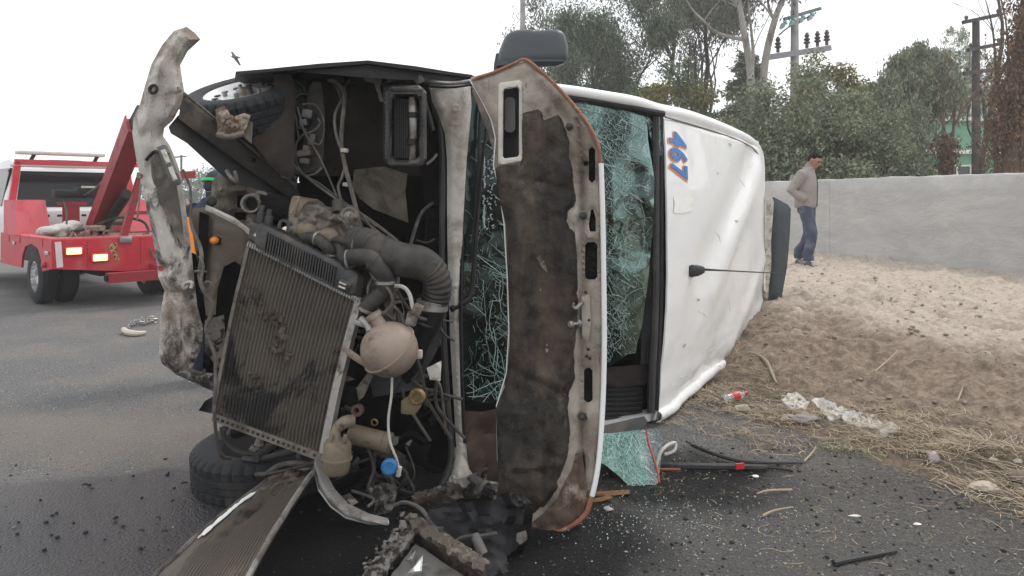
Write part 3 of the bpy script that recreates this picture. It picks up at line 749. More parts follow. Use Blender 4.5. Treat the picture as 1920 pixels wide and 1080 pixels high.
bush('tall_bush', 'tall olive topped bush under the concrete utility pole crossarm', 1530, 20, .35, 3.0, 5.1, 'olive', 15000, .11, .045, 60)
def weeping(label, px, Y, h, w, n, leaf='fresh', dz=(.42, .3, 1.1)):
    x = (px - CX) / F * Y; root = empty('weeping_tree', (x, Y, .35), label, 'tree', 'trees behind the wall'); mb = MB(); tips = []
    grow(mb, Vector((x, Y, .35)), Vector((0, 0, 1)), h*.36, .16, 4, tips, .25, .75, .72, (2, 3)); pts = []
    for i in range(150):
        a, u = random.uniform(0, 6.283), random.random()**.6; c = np.array((x + math.cos(a)*w/2*u, Y + math.sin(a)*w/2*u, .35 + h*(1 - dz[0]*u*u - dz[1]*random.random())))
        k_ = n // 150; l = random.uniform(.35, dz[2]); t = rng.random(k_); q = np.stack([c[0] + rng.normal(size=k_)*.09*(1+t), c[1] + rng.normal(size=k_)*.09*(1+t), c[2] - t*l + rng.normal(size=k_)*.06], 1); pts.append(q)
    mb.build('trunk', BK['dark'], root); leaves('crown', np.concatenate(pts), .14, .05, LM[leaf], root, 1.2); return root
weeping('tall weeping pepper tree left of the dark timber pole', 1722, 24, 6.3, 2.7, 20000, 'grey', (.2, .2, .8))
weeping('lower weeping pepper tree between the dense bush and the green building', 1655, 23, 5.2, 2.7, 20000, 'grey', (.36, .3, 1.0))
weeping('low drooping tree left of the green building wall', 1660, 20, 3.3, 1.9, 12000, 'fresh')
weeping('tall drooping tree rising behind the green building', 1800, 42, 11.0, 5.5, 22000, 'grey')
for nm, lab, px, Y, pths in (('bare_tree', 'leafless tree with curved dark stems beside the dark timber pole', 1830, 18, (([(1815, 335), (1850, 250), (1868, 150), (1880, 60), (1872, 0), (1868, -40)], .07), ([(1850, 250), (1838, 170), (1800, 215), (1780, 260)], .045), ([(1862, 180), (1890, 110), (1908, 80)], .035), ([(1868, 150), (1862, 60), (1848, 0)], .035), ([(1850, 250), (1880, 190), (1890, 120), (1886, 40), (1875, -10)], .04), ([(1840, 280), (1815, 240), (1820, 190), (1850, 150)], .03)))
                              , ('bare_tree', 'short broken brown stump with thin stems, before the green building', 1778, 17, (([(1778, 335), (1776, 290), (1772, 250)], .16), ([(1782, 320), (1788, 240), (1792, 195)], .05), ([(1772, 270), (1768, 215), (1769, 182)], .05)))):
    x = P(px, 370, Y).x; root = empty(nm, (x, Y, .35), lab, 'tree', 'trees behind the wall'); mb = MB(); tt = []
    for pth, r0 in pths:
        q = [P(a, b_, Y + .25*math.sin(i*1.7)) for i, (a, b_) in enumerate(pth)]
        if pth[0][1] > 325: q[0].z = .3
        mb.tube(q, [r0 * (1 - .7*i/(len(q)-1)) for i in range(len(q))], 7, smooth=4)
        if r0 < .1:
            for _ in range(3): grow(mb, random.choice(q[1:]), (q[-1]-q[-2]).normalized() + Vector((random.uniform(-.8, .8), 0, .4)), .8, r0*.3, 2, tt, .1, .7)
    mb.build('trunk', BK['brown' if 'stump' in lab else 'dark'], root)
    if 'stump' in lab:
        q = [P(1776, random.uniform(260, 330), 17) + Vector((random.gauss(0, .09), random.gauss(0, .12), 0)) for _ in range(60)]; leaves('dead_leaves', clump(q, .2, 25), .09, .035, LM['brown'], root, .6)
x = P(1893, 370, 14).x; root = empty('vine_covered_tree', (x, 14, .4), 'tree smothered in dead brown creeper at the right edge of the photo', 'tree', 'trees behind the wall')
mb = MB(); cs = []
for pth, r0 in (([(1900, 345), (1896, 240), (1900, 150), (1915, 60), (1925, -20), (1930, -80)], .14), ([(1880, 345), (1890, 250), (1905, 160), (1930, 60)], .1), ([(1920, 345), (1915, 200), (1920, 100)], .1), ([(1872, 340), (1868, 300), (1875, 230), (1893, 150)], .05)):
    q = [P(a, b_, 14 + .2*math.sin(i*1.3)) for i, (a, b_) in enumerate(pth)]; q[0].z = .3
    qq = cat(q, 6, False); mb.tube(qq, [r0 * (1 - .6*i/len(qq)) for i in range(len(qq))], 8)
    cs += [c + Vector((random.gauss(0, .12), random.gauss(0, .12), random.gauss(0, .1))) for c in qq for _ in range(2)]
mb.build('trunk', BK['brown'], root); leaves('dead_creeper', clump(cs, .28, 85), .085, .03, LM['brown'], root, .9)
for px, Y, w, h, lab in ((372, 75, 5, 4.6, 'far hazy tree seen in the gap under the frame rail, nearest the pole'), (420, 82, 6, 6.2, 'far hazy taller tree seen in the gap under the frame rail'), (250, 90, 8, 4.2, 'far hazy trees behind the tow boom')):
    bush('distant_tree', lab, px, Y, 0, w, h, 'dark', 2600, .3, .14, 40, group='far trees across the road', cat_='tree')
# bird
q = P(441, 107, 22); bd = MB(); 
bd.lathe([(0, -.16), (.03, -.1), (.045, 0), (.03, .1), (.012, .17), (0, .2)], q, (.9, -.2, -.15), 8)
for s_, e_ in ((1, (-.13, .05, .17)), (-1, (.1, .1, -.23))):
    e = Vector(e_); w0 = q + Vector((-.07, 0, -.01)); w1 = q + Vector((.06, 0, -.02))
    bd.add([w0, w1, q + e + Vector((.04, 0, 0)), q + e - Vector((.02, 0, 0)), w0 + Vector((0, .012, 0)), w1 + Vector((0, .012, 0))], [(0, 1, 2, 3), (4, 3, 2, 5), (0, 3, 4), (1, 5, 2)])
tag(bd.build('bird', Mflat('bird_feathers', (.12, .11, .10), .8)), 'small dark bird gliding in the white sky above the upper wheel', 'bird')
def fuse(mb, name, mat, parent, voxel=.012, it=4, local=False, fac=.5):
    """closed shapes melted into one continuous surface"""
    o = mb.build(name, mat, parent, local=local)
    md = o.modifiers.new('r', 'REMESH'); md.mode = 'VOXEL'; md.voxel_size = voxel
    if it:
        s = o.modifiers.new('s', 'SMOOTH'); s.iterations = it; s.factor = fac
    dg = bpy.context.evaluated_depsgraph_get(); me = bpy.data.meshes.new_from_object(o.evaluated_get(dg))
    o.modifiers.clear(); old = o.data; o.data = me; me.shade_smooth(); bpy.data.meshes.remove(old)
    return o

# ------------------------------------------------------------------ tow truck (built in its own frame: x right, y forward)
TRA = R(46)
TR = empty('tow_truck', (-5.335, 10.50, 0), 'red and white tow truck with raised boom and two glowing rear lamps', 'tow truck', rz=TRA)
red = M('faded_red_paint', (.50, .022, .040), .42, 0, (.46, .10, .10), 2.4, .48, .72, (.14, .05, .04), 12, .68, .76, var=.12, bump=.08, coat=.2)
pink = M('sun_bleached_red', (.60, .10, .12), .5, 0, (.5, .06, .07), 3, .5, .7, var=.1, bump=.05)
dred = M('dark_red_steel', (.28, .022, .03), .5, 0, (.15, .05, .04), 6, .52, .7, var=.15, bump=.12)
cabw = M('white_cab_paint', (.74, .74, .74), .35, 0, (.6, .58, .55), 3, .55, .75, var=.04, bump=.03, coat=.3)
glassd = M('dark_cab_glass', (.012, .013, .015), .12, bump=0, spec=.25)
deckm = M('rusty_deck', (.16, .085, .05), .8, 0, (.26, .18, .13), 6, .45, .65, bump=.5)
chrome = M('chrome_wheel', (.6, .6, .6), .22, .9, (.3, .28, .26), 8, .5, .7, bump=0)
def T(mb, name, mat, parent=TR, **k): return mb.build(name, mat, parent, local=True, **k)
def bx(c, s, b=.012, rot=None): return MB().rbox(c, s, b, rot)
sidep = [(0, .93), (1.6, .93), (2.75, .95), (2.75, .48), (1.52, .48), (1.46, .66), (1.3, .80), (.98, .85), (.66, .80), (.5, .66), (.44, .50), (0, .56)]
for s in (-1, 1):
    T(plate(sidep, 0, .03, .12, pmap=lambda x, y, d, s=s: Vector((s * (1.0 - .0 * x) - s*d, x, y))), 'side_panel', red)
    mbv = MB(); mbv.add([(s*1.0, 1.75, .94), (s*.56, 1.75, .94), (s*.56, 2.55, .94), (s*1.0, 2.55, .94), (s*1.0, 1.9, 1.46), (s*.6, 1.9, 1.46), (s*.6, 2.55, 1.46), (s*1.0, 2.55, 1.46)],
        [(3,2,1,0), (4,5,6,7), (0,1,5,4), (1,2,6,5), (2,3,7,6), (3,0,4,7)]); T(mbv, 'toolbox', pink, smooth=False)
    T(bx((s*1.013, .2, .76), (.012, .16, .05), .004), 'side_reflector', mt['clear_lens']); T(bx((s*1.013, 1.9, .82), (.012, .12, .05), .004), 'side_reflector', mt['clear_lens'])
    T(MB().lathe([(0, 0), (.04, 0), (.045, .02), (.03, .05)], (s*1.0, .28, .60), (s, 0, 0), 10), 'marker_lamp', M('red_lens_dull', (.4, .03, .03), .3, bump=0))
rp = [(-1, .93), (-.1, .93), (1, .93), (1, .56), (.25, .47), (-.1, .47), (-1, .56)]
T(plate(rp, 0, .03, .12, pmap=lambda x, y, d: Vector((x, -.012 + d, y))), 'rear_panel', red)
T(bx((0, 1.3, .90), (1.92, 2.5, .05)), 'deck', deckm)
T(bx((0, .12, .945), (1.98, .22, .03), .006), 'rear_sill', pink)
for s in (-1, 1): T(bx((s*.93, .9, .945), (.13, 1.4, .03), .006), 'deck_rail', pink)
lampm = Mflat('lit_rear_lamp', (.9, .4, .2), .3, (1, .50, .20), 2.6)
for lx, z in ((-.75, .785), (-.43, .68)):
    l = T(bx((lx, -.03, z), (.22, .03, .125), .012), 'rear_lamp', M('lamp_bezel', (.5, .03, .03), .4, bump=0)); T(bx((lx, -.05, z), (.18, .02, .085), .009), 'lens', lampm, l)
T(MB().box((-.92, -.016, .745), (.075, .006, .34), Matrix.Rotation(R(-4), 3, 'Y')), 'reflective_strip', M('faded_white_tape', (.7, .6, .58), .5, bump=0), smooth=False)
em = MB()
for (ex, ez, w, h, a) in ((-.275, .83, .05, .07, .3), (-.225, .84, .05, .06, -.4), (-.25, .77, .06, .08, .8), (-.23, .70, .045, .07, -.2), (-.205, .65, .06, .04, .5)):
    em.box((ex, -.015, ez), (w, .005, h), Matrix.Rotation(a, 3, 'Y'))
T(em, 'sticker', M('worn_yellow_sticker', (.50, .36, .14), .6, 0, (.12, .04, .03), 40, .48, .55, bump=0), smooth=False)
# boom, stand, wheel lift
bo = T(MB().bar((.02, 1.6, 1.0), (-.16, -.62, 2.46), .22, .26, (1, 0, 0)), 'boom', dred, smooth=False)
T(MB().bar((-.16, -.55, 2.42), (-.16, -.9, 2.64), .15, .17, (1, 0, 0)), 'boom_tip', mt['black'], bo, smooth=False)
T(MB().lathe([(.0, -.07), (.1, -.07), (.1, -.05), (.07, -.03), (.07, .03), (.1, .05), (.1, .07), (0, .07)], (-.16, -.86, 2.58), (1, 0, 0), 14), 'pulley', mt['steel'], bo)
T(MB().tube([(.05, 1.4, 1.0), (.03, .3, 1.55)], .075, 10), 'lift_cylinder', mt['black'])
st = MB(); st.bar((-.1, .08, .93), (.13, .08, 1.78), .08, .09); st.bar((.42, .08, .93), (.22, .08, 1.78), .08, .09); st.bar((.0, .08, 1.28), (.35, .08, 1.28), .05, .05); st.bar((.1, .08, 1.80), (.9, .08, 1.84), .09, .11)
T(st, 'boom_stand', dred, smooth=False)
T(bx((-.1, .0, .91), (.16, .1, .09)), 'stand_foot', mt['steel'])
wl_ = T(MB().bar((-.43, -.32, .42), (.95, -.32, .42), .16, .13), 'wheel_lift_bar', dred, smooth=False)
T(MB().box((-.445, -.32, .42), (.02, .1, .075)), 'tube_end', mt['black'], wl_, smooth=False)
T(MB().bar((.3, -.3, .46), (.3, .6, .5), .16, .16), 'wheel_lift_arm', dred, smooth=False)
T(bx((.62, -.03, .63), (.42, .04, .22)), 'hitch_recess', mt['black'])
mbw = MB(); mbw.tube([(.25, -.05, .7), (.35, -.16, .55), (.5, -.22, .46), (.7, -.12, .44), (.9, -.05, .5)], .018, 6, smooth=4); mbw.tube([(.2, -.05, .78), (.3, -.1, .6), (.55, -.12, .52)], .012, 6, smooth=4); T(mbw, 'hydraulic_hose', mt['wire'])
ch = MB()
for i in range(9): ch.lathe([(.022, -.008), (.03, 0), (.022, .008), (.014, 0)], (.55, -.32, .34 - .034*i), (1, 0, 0) if i % 2 else (0, 1, 0), 8, closed=True)
T(ch, 'hanging_chain', mt['steel'])
# cab
cabp = [(2.85, .72), (2.85, 1.22), (2.9, 1.3), (3.08, 1.96), (3.2, 2.08), (3.5, 2.13), (4.25, 2.08), (4.95, 1.38), (6.15, 1.26), (6.3, 1.1), (6.3, .6), (5.85, .55), (5.7, .8), (5.2, .92), (4.75, .75), (4.65, .5), (2.95, .5)]
def cabmap(x, y, d):
    w = .93 - .20 * sst(1.25, 2.1, y)
    return Vector((-w + d * 2 * w, x, y))
cab = T(plate(cabp, 0, 1.0, .14, pmap=cabmap), 'cab', cabw)
T(MB().add([(-.76, 2.905, 1.34), (.76, 2.905, 1.34), (.66, 3.06, 1.93), (-.66, 3.06, 1.93), (-.76, 2.93, 1.34), (.76, 2.93, 1.34), (.66, 3.085, 1.93), (-.66, 3.085, 1.93)], [(0,1,2,3), (7,6,5,4), (0,4,5,1), (1,5,6,2), (2,6,7,3), (3,7,4,0)]), 'rear_window', glassd, cab, smooth=False)
for s in (-1, 1):
    w0, w1 = .933, .80
    T(MB().add([(s*w0, 3.05, 1.36), (s*w0, 4.75, 1.36), (s*(w1-.02), 4.25, 1.98), (s*(w1-.02), 3.2, 1.98), (s*(w0-.05), 3.05, 1.36), (s*(w0-.05), 4.75, 1.36), (s*(w1-.07), 4.25, 1.98), (s*(w1-.07), 3.2, 1.98)], [(0,1,2,3), (7,6,5,4), (0,4,5,1), (1,5,6,2), (2,6,7,3), (3,7,4,0)]), 'side_window', glassd, cab, smooth=False)
    mr = T(bx((s*1.06, 3.42, 2.03), (.20, .10, .28), .04), 'side_mirror', mt['black']); T(bx((s*1.06, 3.365, 2.03), (.13, .01, .2), .004), 'mirror_glass', mt['mirror_glass'], mr)
    T(MB().tube([(s*.86, 3.6, 1.98), (s*1.0, 3.45, 2.03)], .025, 6), 'mirror_arm', mt['black'])
T(MB().add([(-.7, 4.97, 1.4), (.7, 4.97, 1.4), (.6, 4.33, 2.03), (-.6, 4.33, 2.03), (-.7, 4.99, 1.42), (.7, 4.99, 1.42), (.6, 4.35, 2.05), (-.6, 4.35, 2.05)], [(0,1,2,3), (7,6,5,4), (0,4,5,1), (1,5,6,2), (2,6,7,3), (3,7,4,0)]), 'windscreen', glassd, cab, smooth=False)
T(MB().tube([(-.25, 3.12, 2.10), (.25, 3.12, 2.10)], .03, 8), 'brake_lamp', mt['black'], cab)
tgm = T(bx((0, 2.78, 1.13), (1.7, .04, .30), .01), 'bulkhead', cabw)
for i in range(9): T(MB().box((-.72 + .18*i, 2.757, 1.2), (.07, .008, .035)), 'bulkhead_slot', mt['black'], tgm, smooth=False)
rk = MB()
for s in (-1, 1): rk.bar((s*.94, 2.62, .94), (s*.80, 2.62, 2.06), .09, .08, (0, 1, 0))
rk.bar((-.84, 2.62, 2.06), (1.0, 2.62, 2.06), .08, .08); T(rk, 'headache_rack', red, smooth=False)
lb = T(bx((-.18, 2.65, 2.21), (1.28, .16, .06), .02), 'light_bar', M('light_bar_white', (.62, .57, .52), .3, 0, (.5, .4, .3), 9, .5, .7, bump=0))
for x_ in (-.62, .3): T(MB().bar((x_, 2.65, 2.08), (x_ + .06, 2.65, 2.2), .04, .05), 'light_bar_bracket', mt['black'], smooth=False)
T(MB().tube([(-.9, 2.6, 2.0), (.8, 2.6, 2.0)], .022, 6), 'work_light_strip', mt['clear_lens'])
# chassis, wheels
T(bx((0, 3.0, .5), (.8, 5.8, .18)), 'chassis', mt['black'])
def truck_wheel(x, y, s):
    w = T(MB().lathe([(.22, -.11), (.33, -.115), (.375, -.085), (.385, -.03), (.385, .03), (.375, .085), (.33, .115), (.22, .11)], (x, y, .385), (s, 0, 0), 40, closed=True), 'wheel', mt['tyre'])
    T(MB().lathe([(.225, -.1), (.225, .09), (.235, .1), (.2, .105), (.19, .03), (.12, .0), (.09, .05), (.0, .06)], (x, y, .385), (s, 0, 0), 28), 'rim', chrome, w)
for s in (-1, 1):
    truck_wheel(s*.86, .98, s); truck_wheel(s*.60, .98, s); truck_wheel(s*.82, 5.2, s)
bt = MB()
for s in (-1, 1): bt.bar((.02 + s*.115, 1.55, 1.16), (-.16 + s*.115, -.55, 2.58), .02, .03)
T(bt, 'boom_flange', red, bo, smooth=False)
cbm = MB(); cbm.tube([(-.12, 1.9, 1.5), (-.05, 1.0, 1.78), (-.16, -.86, 2.66)], .012, 6, smooth=4); cbm.tube([(-.16, -.93, 2.56), (-.15, -.8, 1.9), (-.13, -.55, 1.2)], .012, 6); T(cbm, 'winch_cable', mt['steel'])
T(MB().lathe([(.0, -.22), (.13, -.22), (.13, -.19), (.075, -.18), (.075, .18), (.13, .19), (.13, .22), (0, .22)], (.35, 2.0, 1.12), (1, 0, 0), 18), 'winch_drum', mt['rust'])
for y_ in (.42, 1.58, 2.2): T(MB().box((-1.003, y_, .88), (.006, .012, .1)), 'panel_seam', dred, smooth=False)
for x_ in (-.58, .1): T(MB().box((x_, -.014, .74), (.008, .006, .36)), 'panel_seam', dred, smooth=False)
for x_ in (-.6, -.35, .5): T(MB().tube([(x_, .1, .95), (x_, .06, 1.02), (x_+.05, .05, 1.04), (x_+.06, .08, .97)], .014, 6, smooth=3), 'deck_hook', mt['rust'])
T(MB().tube([(.35, .2, 1.0), (.5, .15, 1.3), (.62, .1, 1.5), (.6, .05, 1.2), (.55, -.05, .8)], .016, 6, smooth=5), 'hanging_cable', mt['black'])
# clutter on the deck
def lump(c, r, n=6, sq=(1, 1, .6)):
    m_ = MB()
    for i in range(n): m_.ball(Vector(c) + Vector((random.gauss(0, r*.5), random.gauss(0, r*.5), random.gauss(0, r*.25))), r*random.uniform(.5, .9), 10, sq)
    return m_
WT = lambda l: (Matrix.Translation(TR.location) @ Matrix.Rotation(TRA, 4, 'Z')) @ Vector(l)
o = lump(WT((-.55, 1.35, 1.02)), .17, 9, (1.3, 1, .7)); o = fuse(o, 'plastic_sack', M('crumpled_white_plastic', (.55, .52, .48), .5, 0, (.4, .35, .3), 9, .5, .7, bump=.8, bs=25, bd=.02), None, .02, 2)
tag(o, 'crumpled pale plastic sack lying on the tow truck deck', 'sack')
cbp = MB(); cbp.bar((-.25, 1.9, .93), (-.25, 1.9, 1.42), .16, .2); cbp.bar((-.42, 1.9, 1.4), (-.05, 1.9, 1.4), .2, .06); T(cbp, 'control_post', dred, smooth=False)
cb = MB(); cb.rbox((-.35, 1.85, 1.55), (.32, .22, .13), .02); cb.rbox((-.05, 1.86, 1.57), (.3, .2, .16), .02)
for i in range(5): cb.tube([(-.1+.05*i, 1.78, 1.6), (-.1+.05*i, 1.74, 1.72)], .008, 5)
T(cb, 'control_valves', mt['black']); T(bx((-.05, 1.745, 1.66), (.2, .02, .03), .004), 'lever_plate', mt['clear_lens'])
hs = MB(); hs.tube([(-.5, 1.5, .96), (-.3, .9, 1.05), (.0, .6, 1.2), (.3, .5, 1.15), (.36, .4, 1.0), (.25, .3, .95)], .02, 6, smooth=5); hs.tube([(-.4, 1.8, 1.5), (-.42, 1.5, 1.25), (-.5, 1.2, 1.0)], .015, 6, smooth=5); T(hs, 'deck_hose', mt['hose'])
hk = MB(); hk.rbox((-.42, .2, 1.07), (.24, .12, .08), .02); hk.tube([(-.42, .2, .94), (-.42, .2, 1.05)], .03, 6); hk.tube([(-.75, .12, .95), (-.72, .12, 1.03), (-.68, .12, .97)], .02, 6); T(hk, 'deck_fitting', mt['rust'])

# ------------------------------------------------------------------ people
def loft(mb, rings, n=16, PW=.85):                           # rings: centre, half widths, side vector, front vector
    vs_ = []; fs = []
    for c, rx, ry, sd, fw in rings:
        c, sd, fw = Vector(c), Vector(sd), Vector(fw)
        for k in range(n):
            a = 2*math.pi*k/n; ca, sa = math.cos(a), math.sin(a)
            vs_.append(c + sd * rx * math.copysign(abs(ca)**PW, ca) + fw * ry * math.copysign(abs(sa)**PW, sa))
    m_ = len(rings)
    for i in range(m_-1):
        for k in range(n): fs.append((i*n+k, i*n+(k+1) % n, (i+1)*n+(k+1) % n, (i+1)*n+k))
    fs += [tuple(range(n-1, -1, -1)), tuple((m_-1)*n+k for k in range(n))]
    return mb.add(vs_, fs)
S, Fw = (0, 1, 0), (1, 0, 0)
def hand(mb, w, d, nrm):                             # palm with four unequal bent fingers and a thumb
    w, d, nrm = Vector(w), Vector(d).normalized(), Vector(nrm).normalized(); sd = d.cross(nrm)
    mb.ball(w + d*.05, .042, 10, (1, 1, 1))
    for i, L in enumerate((.065, .078, .073, .058)):
        b0 = w + d*.085 + sd*(.03 - .02*i); mb.tube([b0 - d*.02, b0 + d*L*.5, b0 + d*L*.8 + nrm*L*.25, b0 + d*L*.9 + nrm*L*.5], [.010, .0095, .009, .007], 7)
    mb.tube([w + d*.03 + sd*.035, w + d*.06 + sd*.06, w + d*.095 + sd*.062 + nrm*.012], [.012, .011, .008], 7)
def person(loc, rz, label, jacket, trousers, shoe, hair, pose, group=None):
    root = empty('person', loc, label, 'person', group); Mx = Matrix.Translation(Vector(loc)) @ Matrix.Rotation(rz, 4, 'Z')
    skin = M('skin', (.30, .165, .105), .55, var=.08, bump=.05)
    J = pose; b = MB()
    leg = lambda a, c, e, r: b.tube([a, Vector(a).lerp(Vector(c), .5), c, Vector(c).lerp(Vector(e), .4), e], r, 12)
    loft(b, [((0, 0, .86), .15, .10, S, Fw), ((-.005, 0, .98), .15, .10, S, Fw), ((0, 0, 1.12), .135, .095, S, Fw), ((.01, 0, 1.28), .16, .105, S, Fw), ((.015, 0, 1.40), .15, .085, S, Fw), ((.03, 0, 1.45), .06, .055, S, Fw)])
    b.tube([(.02, 0, 1.40), (.045, 0, 1.49), (.075, 0, 1.56)], [.062, .055, .052], 12)
    hc = Vector(J['head']); hd = Matrix.Rotation(J['tilt'], 3, 'Y') @ Matrix.Identity(3); hd = Matrix.Rotation(J.get('turn', 0), 3, 'Z') @ hd
    H = lambda x, y, z: hc + hd @ Vector((x, y, z))
    hv = MB(); hv.ball((0, 0, 0), 1, 20, (.098, .076, .115)); hv.ball((.03, 0, -.055), 1, 16, (.062, .058, .07))
    hv.tube([(.085, 0, .02), (.112, 0, -.012), (.116, 0, -.03), (.09, 0, -.042)], [.011, .014, .017, .012], 8)     # nose
    hv.tube([(.075, -.05, .03), (.094, 0, .034), (.075, .05, .03)], .012, 8)                                       # brow
    hv.tube([(.076, -.025, -.066), (.09, 0, -.067), (.076, .025, -.066)], .010, 8); hv.ball((.068, 0, -.103), .026, 10)  # lips, chin
    for s in (-1, 1): hv.ball((-.005, s*.078, -.005), 1, 10, (.022, .011, .034))
    b.add([H(*v) for v in hv.v], hv.f)
    for s in (0, 1):
        hp, kn, an = J['hip'][s], J['knee'][s], J['ankle'][s]; leg(hp, kn, an, [.085, .07, .053, .052, .036]); b.tube([an, Vector(an) + Vector((.0, 0, -.05)), Vector(an) + Vector((.08, 0, -.075))], [.036, .034, .018], 8)
        sh, el, wr = J['sh'][s], J['el'][s], J['wr'][s]; b.tube([sh, Vector(sh).lerp(Vector(el), .5), el, Vector(el).lerp(Vector(wr), .4), wr], [.055, .047, .039, .039, .027], 10)
        hand(b, wr, J.get('hd', [Vector(wr) - Vector(el)]*2)[s], (1, 0, -.3))
    b.xf(Mx); body = fuse(b, 'body', skin, root, .011, 3)
    # trousers
    t = MB(); loft(t, [((-.005, 0, .80), .135, .115, S, Fw), ((-.005, 0, .90), .172, .128, S, Fw), ((0, 0, 1.0), .162, .122, S, Fw)])
    for s in (0, 1):
        hp, kn, an = [Vector(J[q][s]) for q in ('hip', 'knee', 'ankle')]
        t.tube([hp + Vector((0, 0, .02)), hp.lerp(kn, .45), kn, kn.lerp(an, .45), an + Vector((-.012, 0, .10)), an + Vector((-.005, 0, .03)), an + Vector((.0, 0, -.012))], [.108, .10, .086, .078, .078, .082, .074], 14)
    t.xf(Mx); fuse(t, 'trousers', trousers, root, .012, 2)
    # jacket
    j = MB(); loft(j, [((-.01, 0, .88), .185, .148, S, Fw), ((-.008, 0, .93), .20, .158, S, Fw), ((-.005, 0, 1.05), .198, .155, S, Fw), ((.005, 0, 1.22), .212, .15, S, Fw), ((.01, 0, 1.36), .205, .125, S, Fw), ((.018, 0, 1.43), .13, .095, S, Fw), ((.04, 0, 1.50), .078, .078, S, Fw)], 22)
    for s in (0, 1):
        sh, el, wr = [Vector(J[q][s]) for q in ('sh', 'el', 'wr')]
        j.tube([sh - Vector((0, .05*(1 if s else -1), 0)), sh, sh.lerp(el, .45), el, el.lerp(wr, .45), wr], [.085, .088, .078, .072, .068, .062], 12)
    j.xf(Mx); fuse(j, 'jacket', jacket, root, .012, 2)
    co = MB(); co.lathe([(.066, 0), (.070, .05), (.062, .055), (.058, .0)], Mx @ Vector((.04, 0, 1.485)), (.25*math.cos(rz), .25*math.sin(rz), 1), 18, closed=True); co.build('collar', jacket, root)
    z = MB(); z.tube([Mx @ Vector(p) for p in ((.13, 0, 1.43), (.158, 0, 1.30), (.163, 0, 1.1), (.155, 0, .9))], .006, 5, smooth=4); z.build('zip', mt['black'], root)
    for s in (0, 1):
        an = Vector(J['ankle'][s]); sm = MB(); loft(sm, [(an + Vector((-.07, 0, -.085)), .036, .02, S, (0, 0, 1)), (an + Vector((-.05, 0, -.065)), .042, .036, S, (0, 0, 1)), (an + Vector((.03, 0, -.065)), .045, .042, S, (0, 0, 1)), (an + Vector((.12, 0, -.085)), .047, .026, S, (0, 0, 1)), (an + Vector((.19, 0, -.092)), .034, .016, S, (0, 0, 1))], 14)
        so = MB(); loft(so, [(an + Vector((-.085, 0, -.1)), .034, .014, S, (0, 0, 1)), (an + Vector((.05, 0, -.1)), .05, .014, S, (0, 0, 1)), (an + Vector((.205, 0, -.1)), .032, .012, S, (0, 0, 1))], 12)
        sm.xf(Mx); so.xf(Mx); o_ = fuse(sm, 'shoe', shoe, root, .009, 2); so.build('sole', mt['clear_lens'], o_)
    hr = MB(); hr.ball((-.018, 0, .024), 1, 20, (.094, .080, .098)); hr.ball((-.045, 0, -.015), 1, 14, (.062, .076, .065)); hr.ball((.03, 0, .085), 1, 12, (.055, .058, .030))
    hr.v = [Mx @ H(*v) for v in hr.v]; h_ = fuse(hr, 'hair', hair, root, .010, 1)
    for s in (-1, 1):
        MB().ball(Mx @ H(.089, s*.03, .008), .0095, 8).build('eye', mt['black'], body); MB().tube([Mx @ H(.085, s*.05, .026), Mx @ H(.1, s*.03, .034), Mx @ H(.1, s*.014, .03)], .005, 5).build('eyebrow', mt['black'], body)
    return root, Mx, H
jk = M('taupe_fleece', (.30, .265, .24), .95, 0, (.25, .22, .20), 7, .45, .65, var=.12, bump=.5, bs=14, bd=.02)
jn = M('blue_denim', (.055, .066, .105), .9, 0, (.12, .14, .19), 6, .45, .7, var=.15, bump=.5, bs=16, bd=.02)
shm = M('grey_trainer', (.10, .10, .11), .7, 0, (.35, .34, .33), 14, .5, .6, bump=.1)
hm = M('black_hair', (.009, .008, .008), .8, var=.3, bump=.6, bs=60, spec=.15)
mx_, my_ = P(1512, 370, 11.3).x, 11.3
walk = dict(head=(.12, 0, 1.60), tilt=.58, turn=-.2, hip=[(0, -.09, .90), (0, .09, .90)], knee=[(.11, -.11, .51), (.01, .10, .49)], ankle=[(.07, -.12, .10), (-.13, .10, .115)],
            sh=[(.0, -.20, 1.38), (.0, .20, 1.38)], el=[(-.14, -.275, 1.14), (-.14, .275, 1.14)], wr=[(.035, -.19, 1.0), (.035, .19, 1.0)], hd=[(-.1, .85, -.5), (-.1, -.85, -.5)])
gz = bank_h(mx_, my_) + .03
person((mx_, my_, gz), R(-38), 'man in taupe fleece jacket and blue jeans walking with hands in pockets, looking down', jk, jn, shm, hm, walk)
nv = M('navy_work_jacket', (.018, .024, .045), .85, 0, (.04, .05, .08), 8, .5, .7, bump=.5, bs=16, bd=.02)
stand = dict(head=(.07, 0, 1.60), tilt=.25, turn=0, hip=walk['hip'], knee=[(.02, -.10, .50), (.02, .10, .50)], ankle=[(0, -.11, .10), (0, .11, .10)],
             sh=walk['sh'], el=[(.0, -.29, 1.12), (.0, .29, 1.12)], wr=[(.12, -.22, .93), (.12, .22, .93)])
px2 = P(394, 370, 6.1).x
rt, Mx, H = person((px2, 6.1, 0), R(70), 'person in navy jacket, dark hood and orange vest working behind the wrecked engine', nv, nv, shm, M('dark_hood', (.02, .025, .04), .8, bump=.4), stand)
v = MB(); loft(v, [((-.008, 0, 1.02), .206, .164, S, Fw), ((.005, 0, 1.22), .219, .158, S, Fw), ((.01, 0, 1.34), .211, .136, S, Fw)], 22); v.xf(Mx); v.build('vest', M('orange_vest', (.85, .25, .02), .7, var=.1, bump=.2), rt)
v = MB(); v.add([Mx @ p for p in MB().lathe([(.107, -.012), (.110, 0), (.107, .012)], (.06, 0, 1.63), (.2, 0, 1), 24).v], MB().lathe([(.107, -.012), (.110, 0), (.107, .012)], (.06, 0, 1.63), (.2, 0, 1), 24).f); v.build('hood_band', Mflat('green_band', (.05, .55, .12), .6), rt)
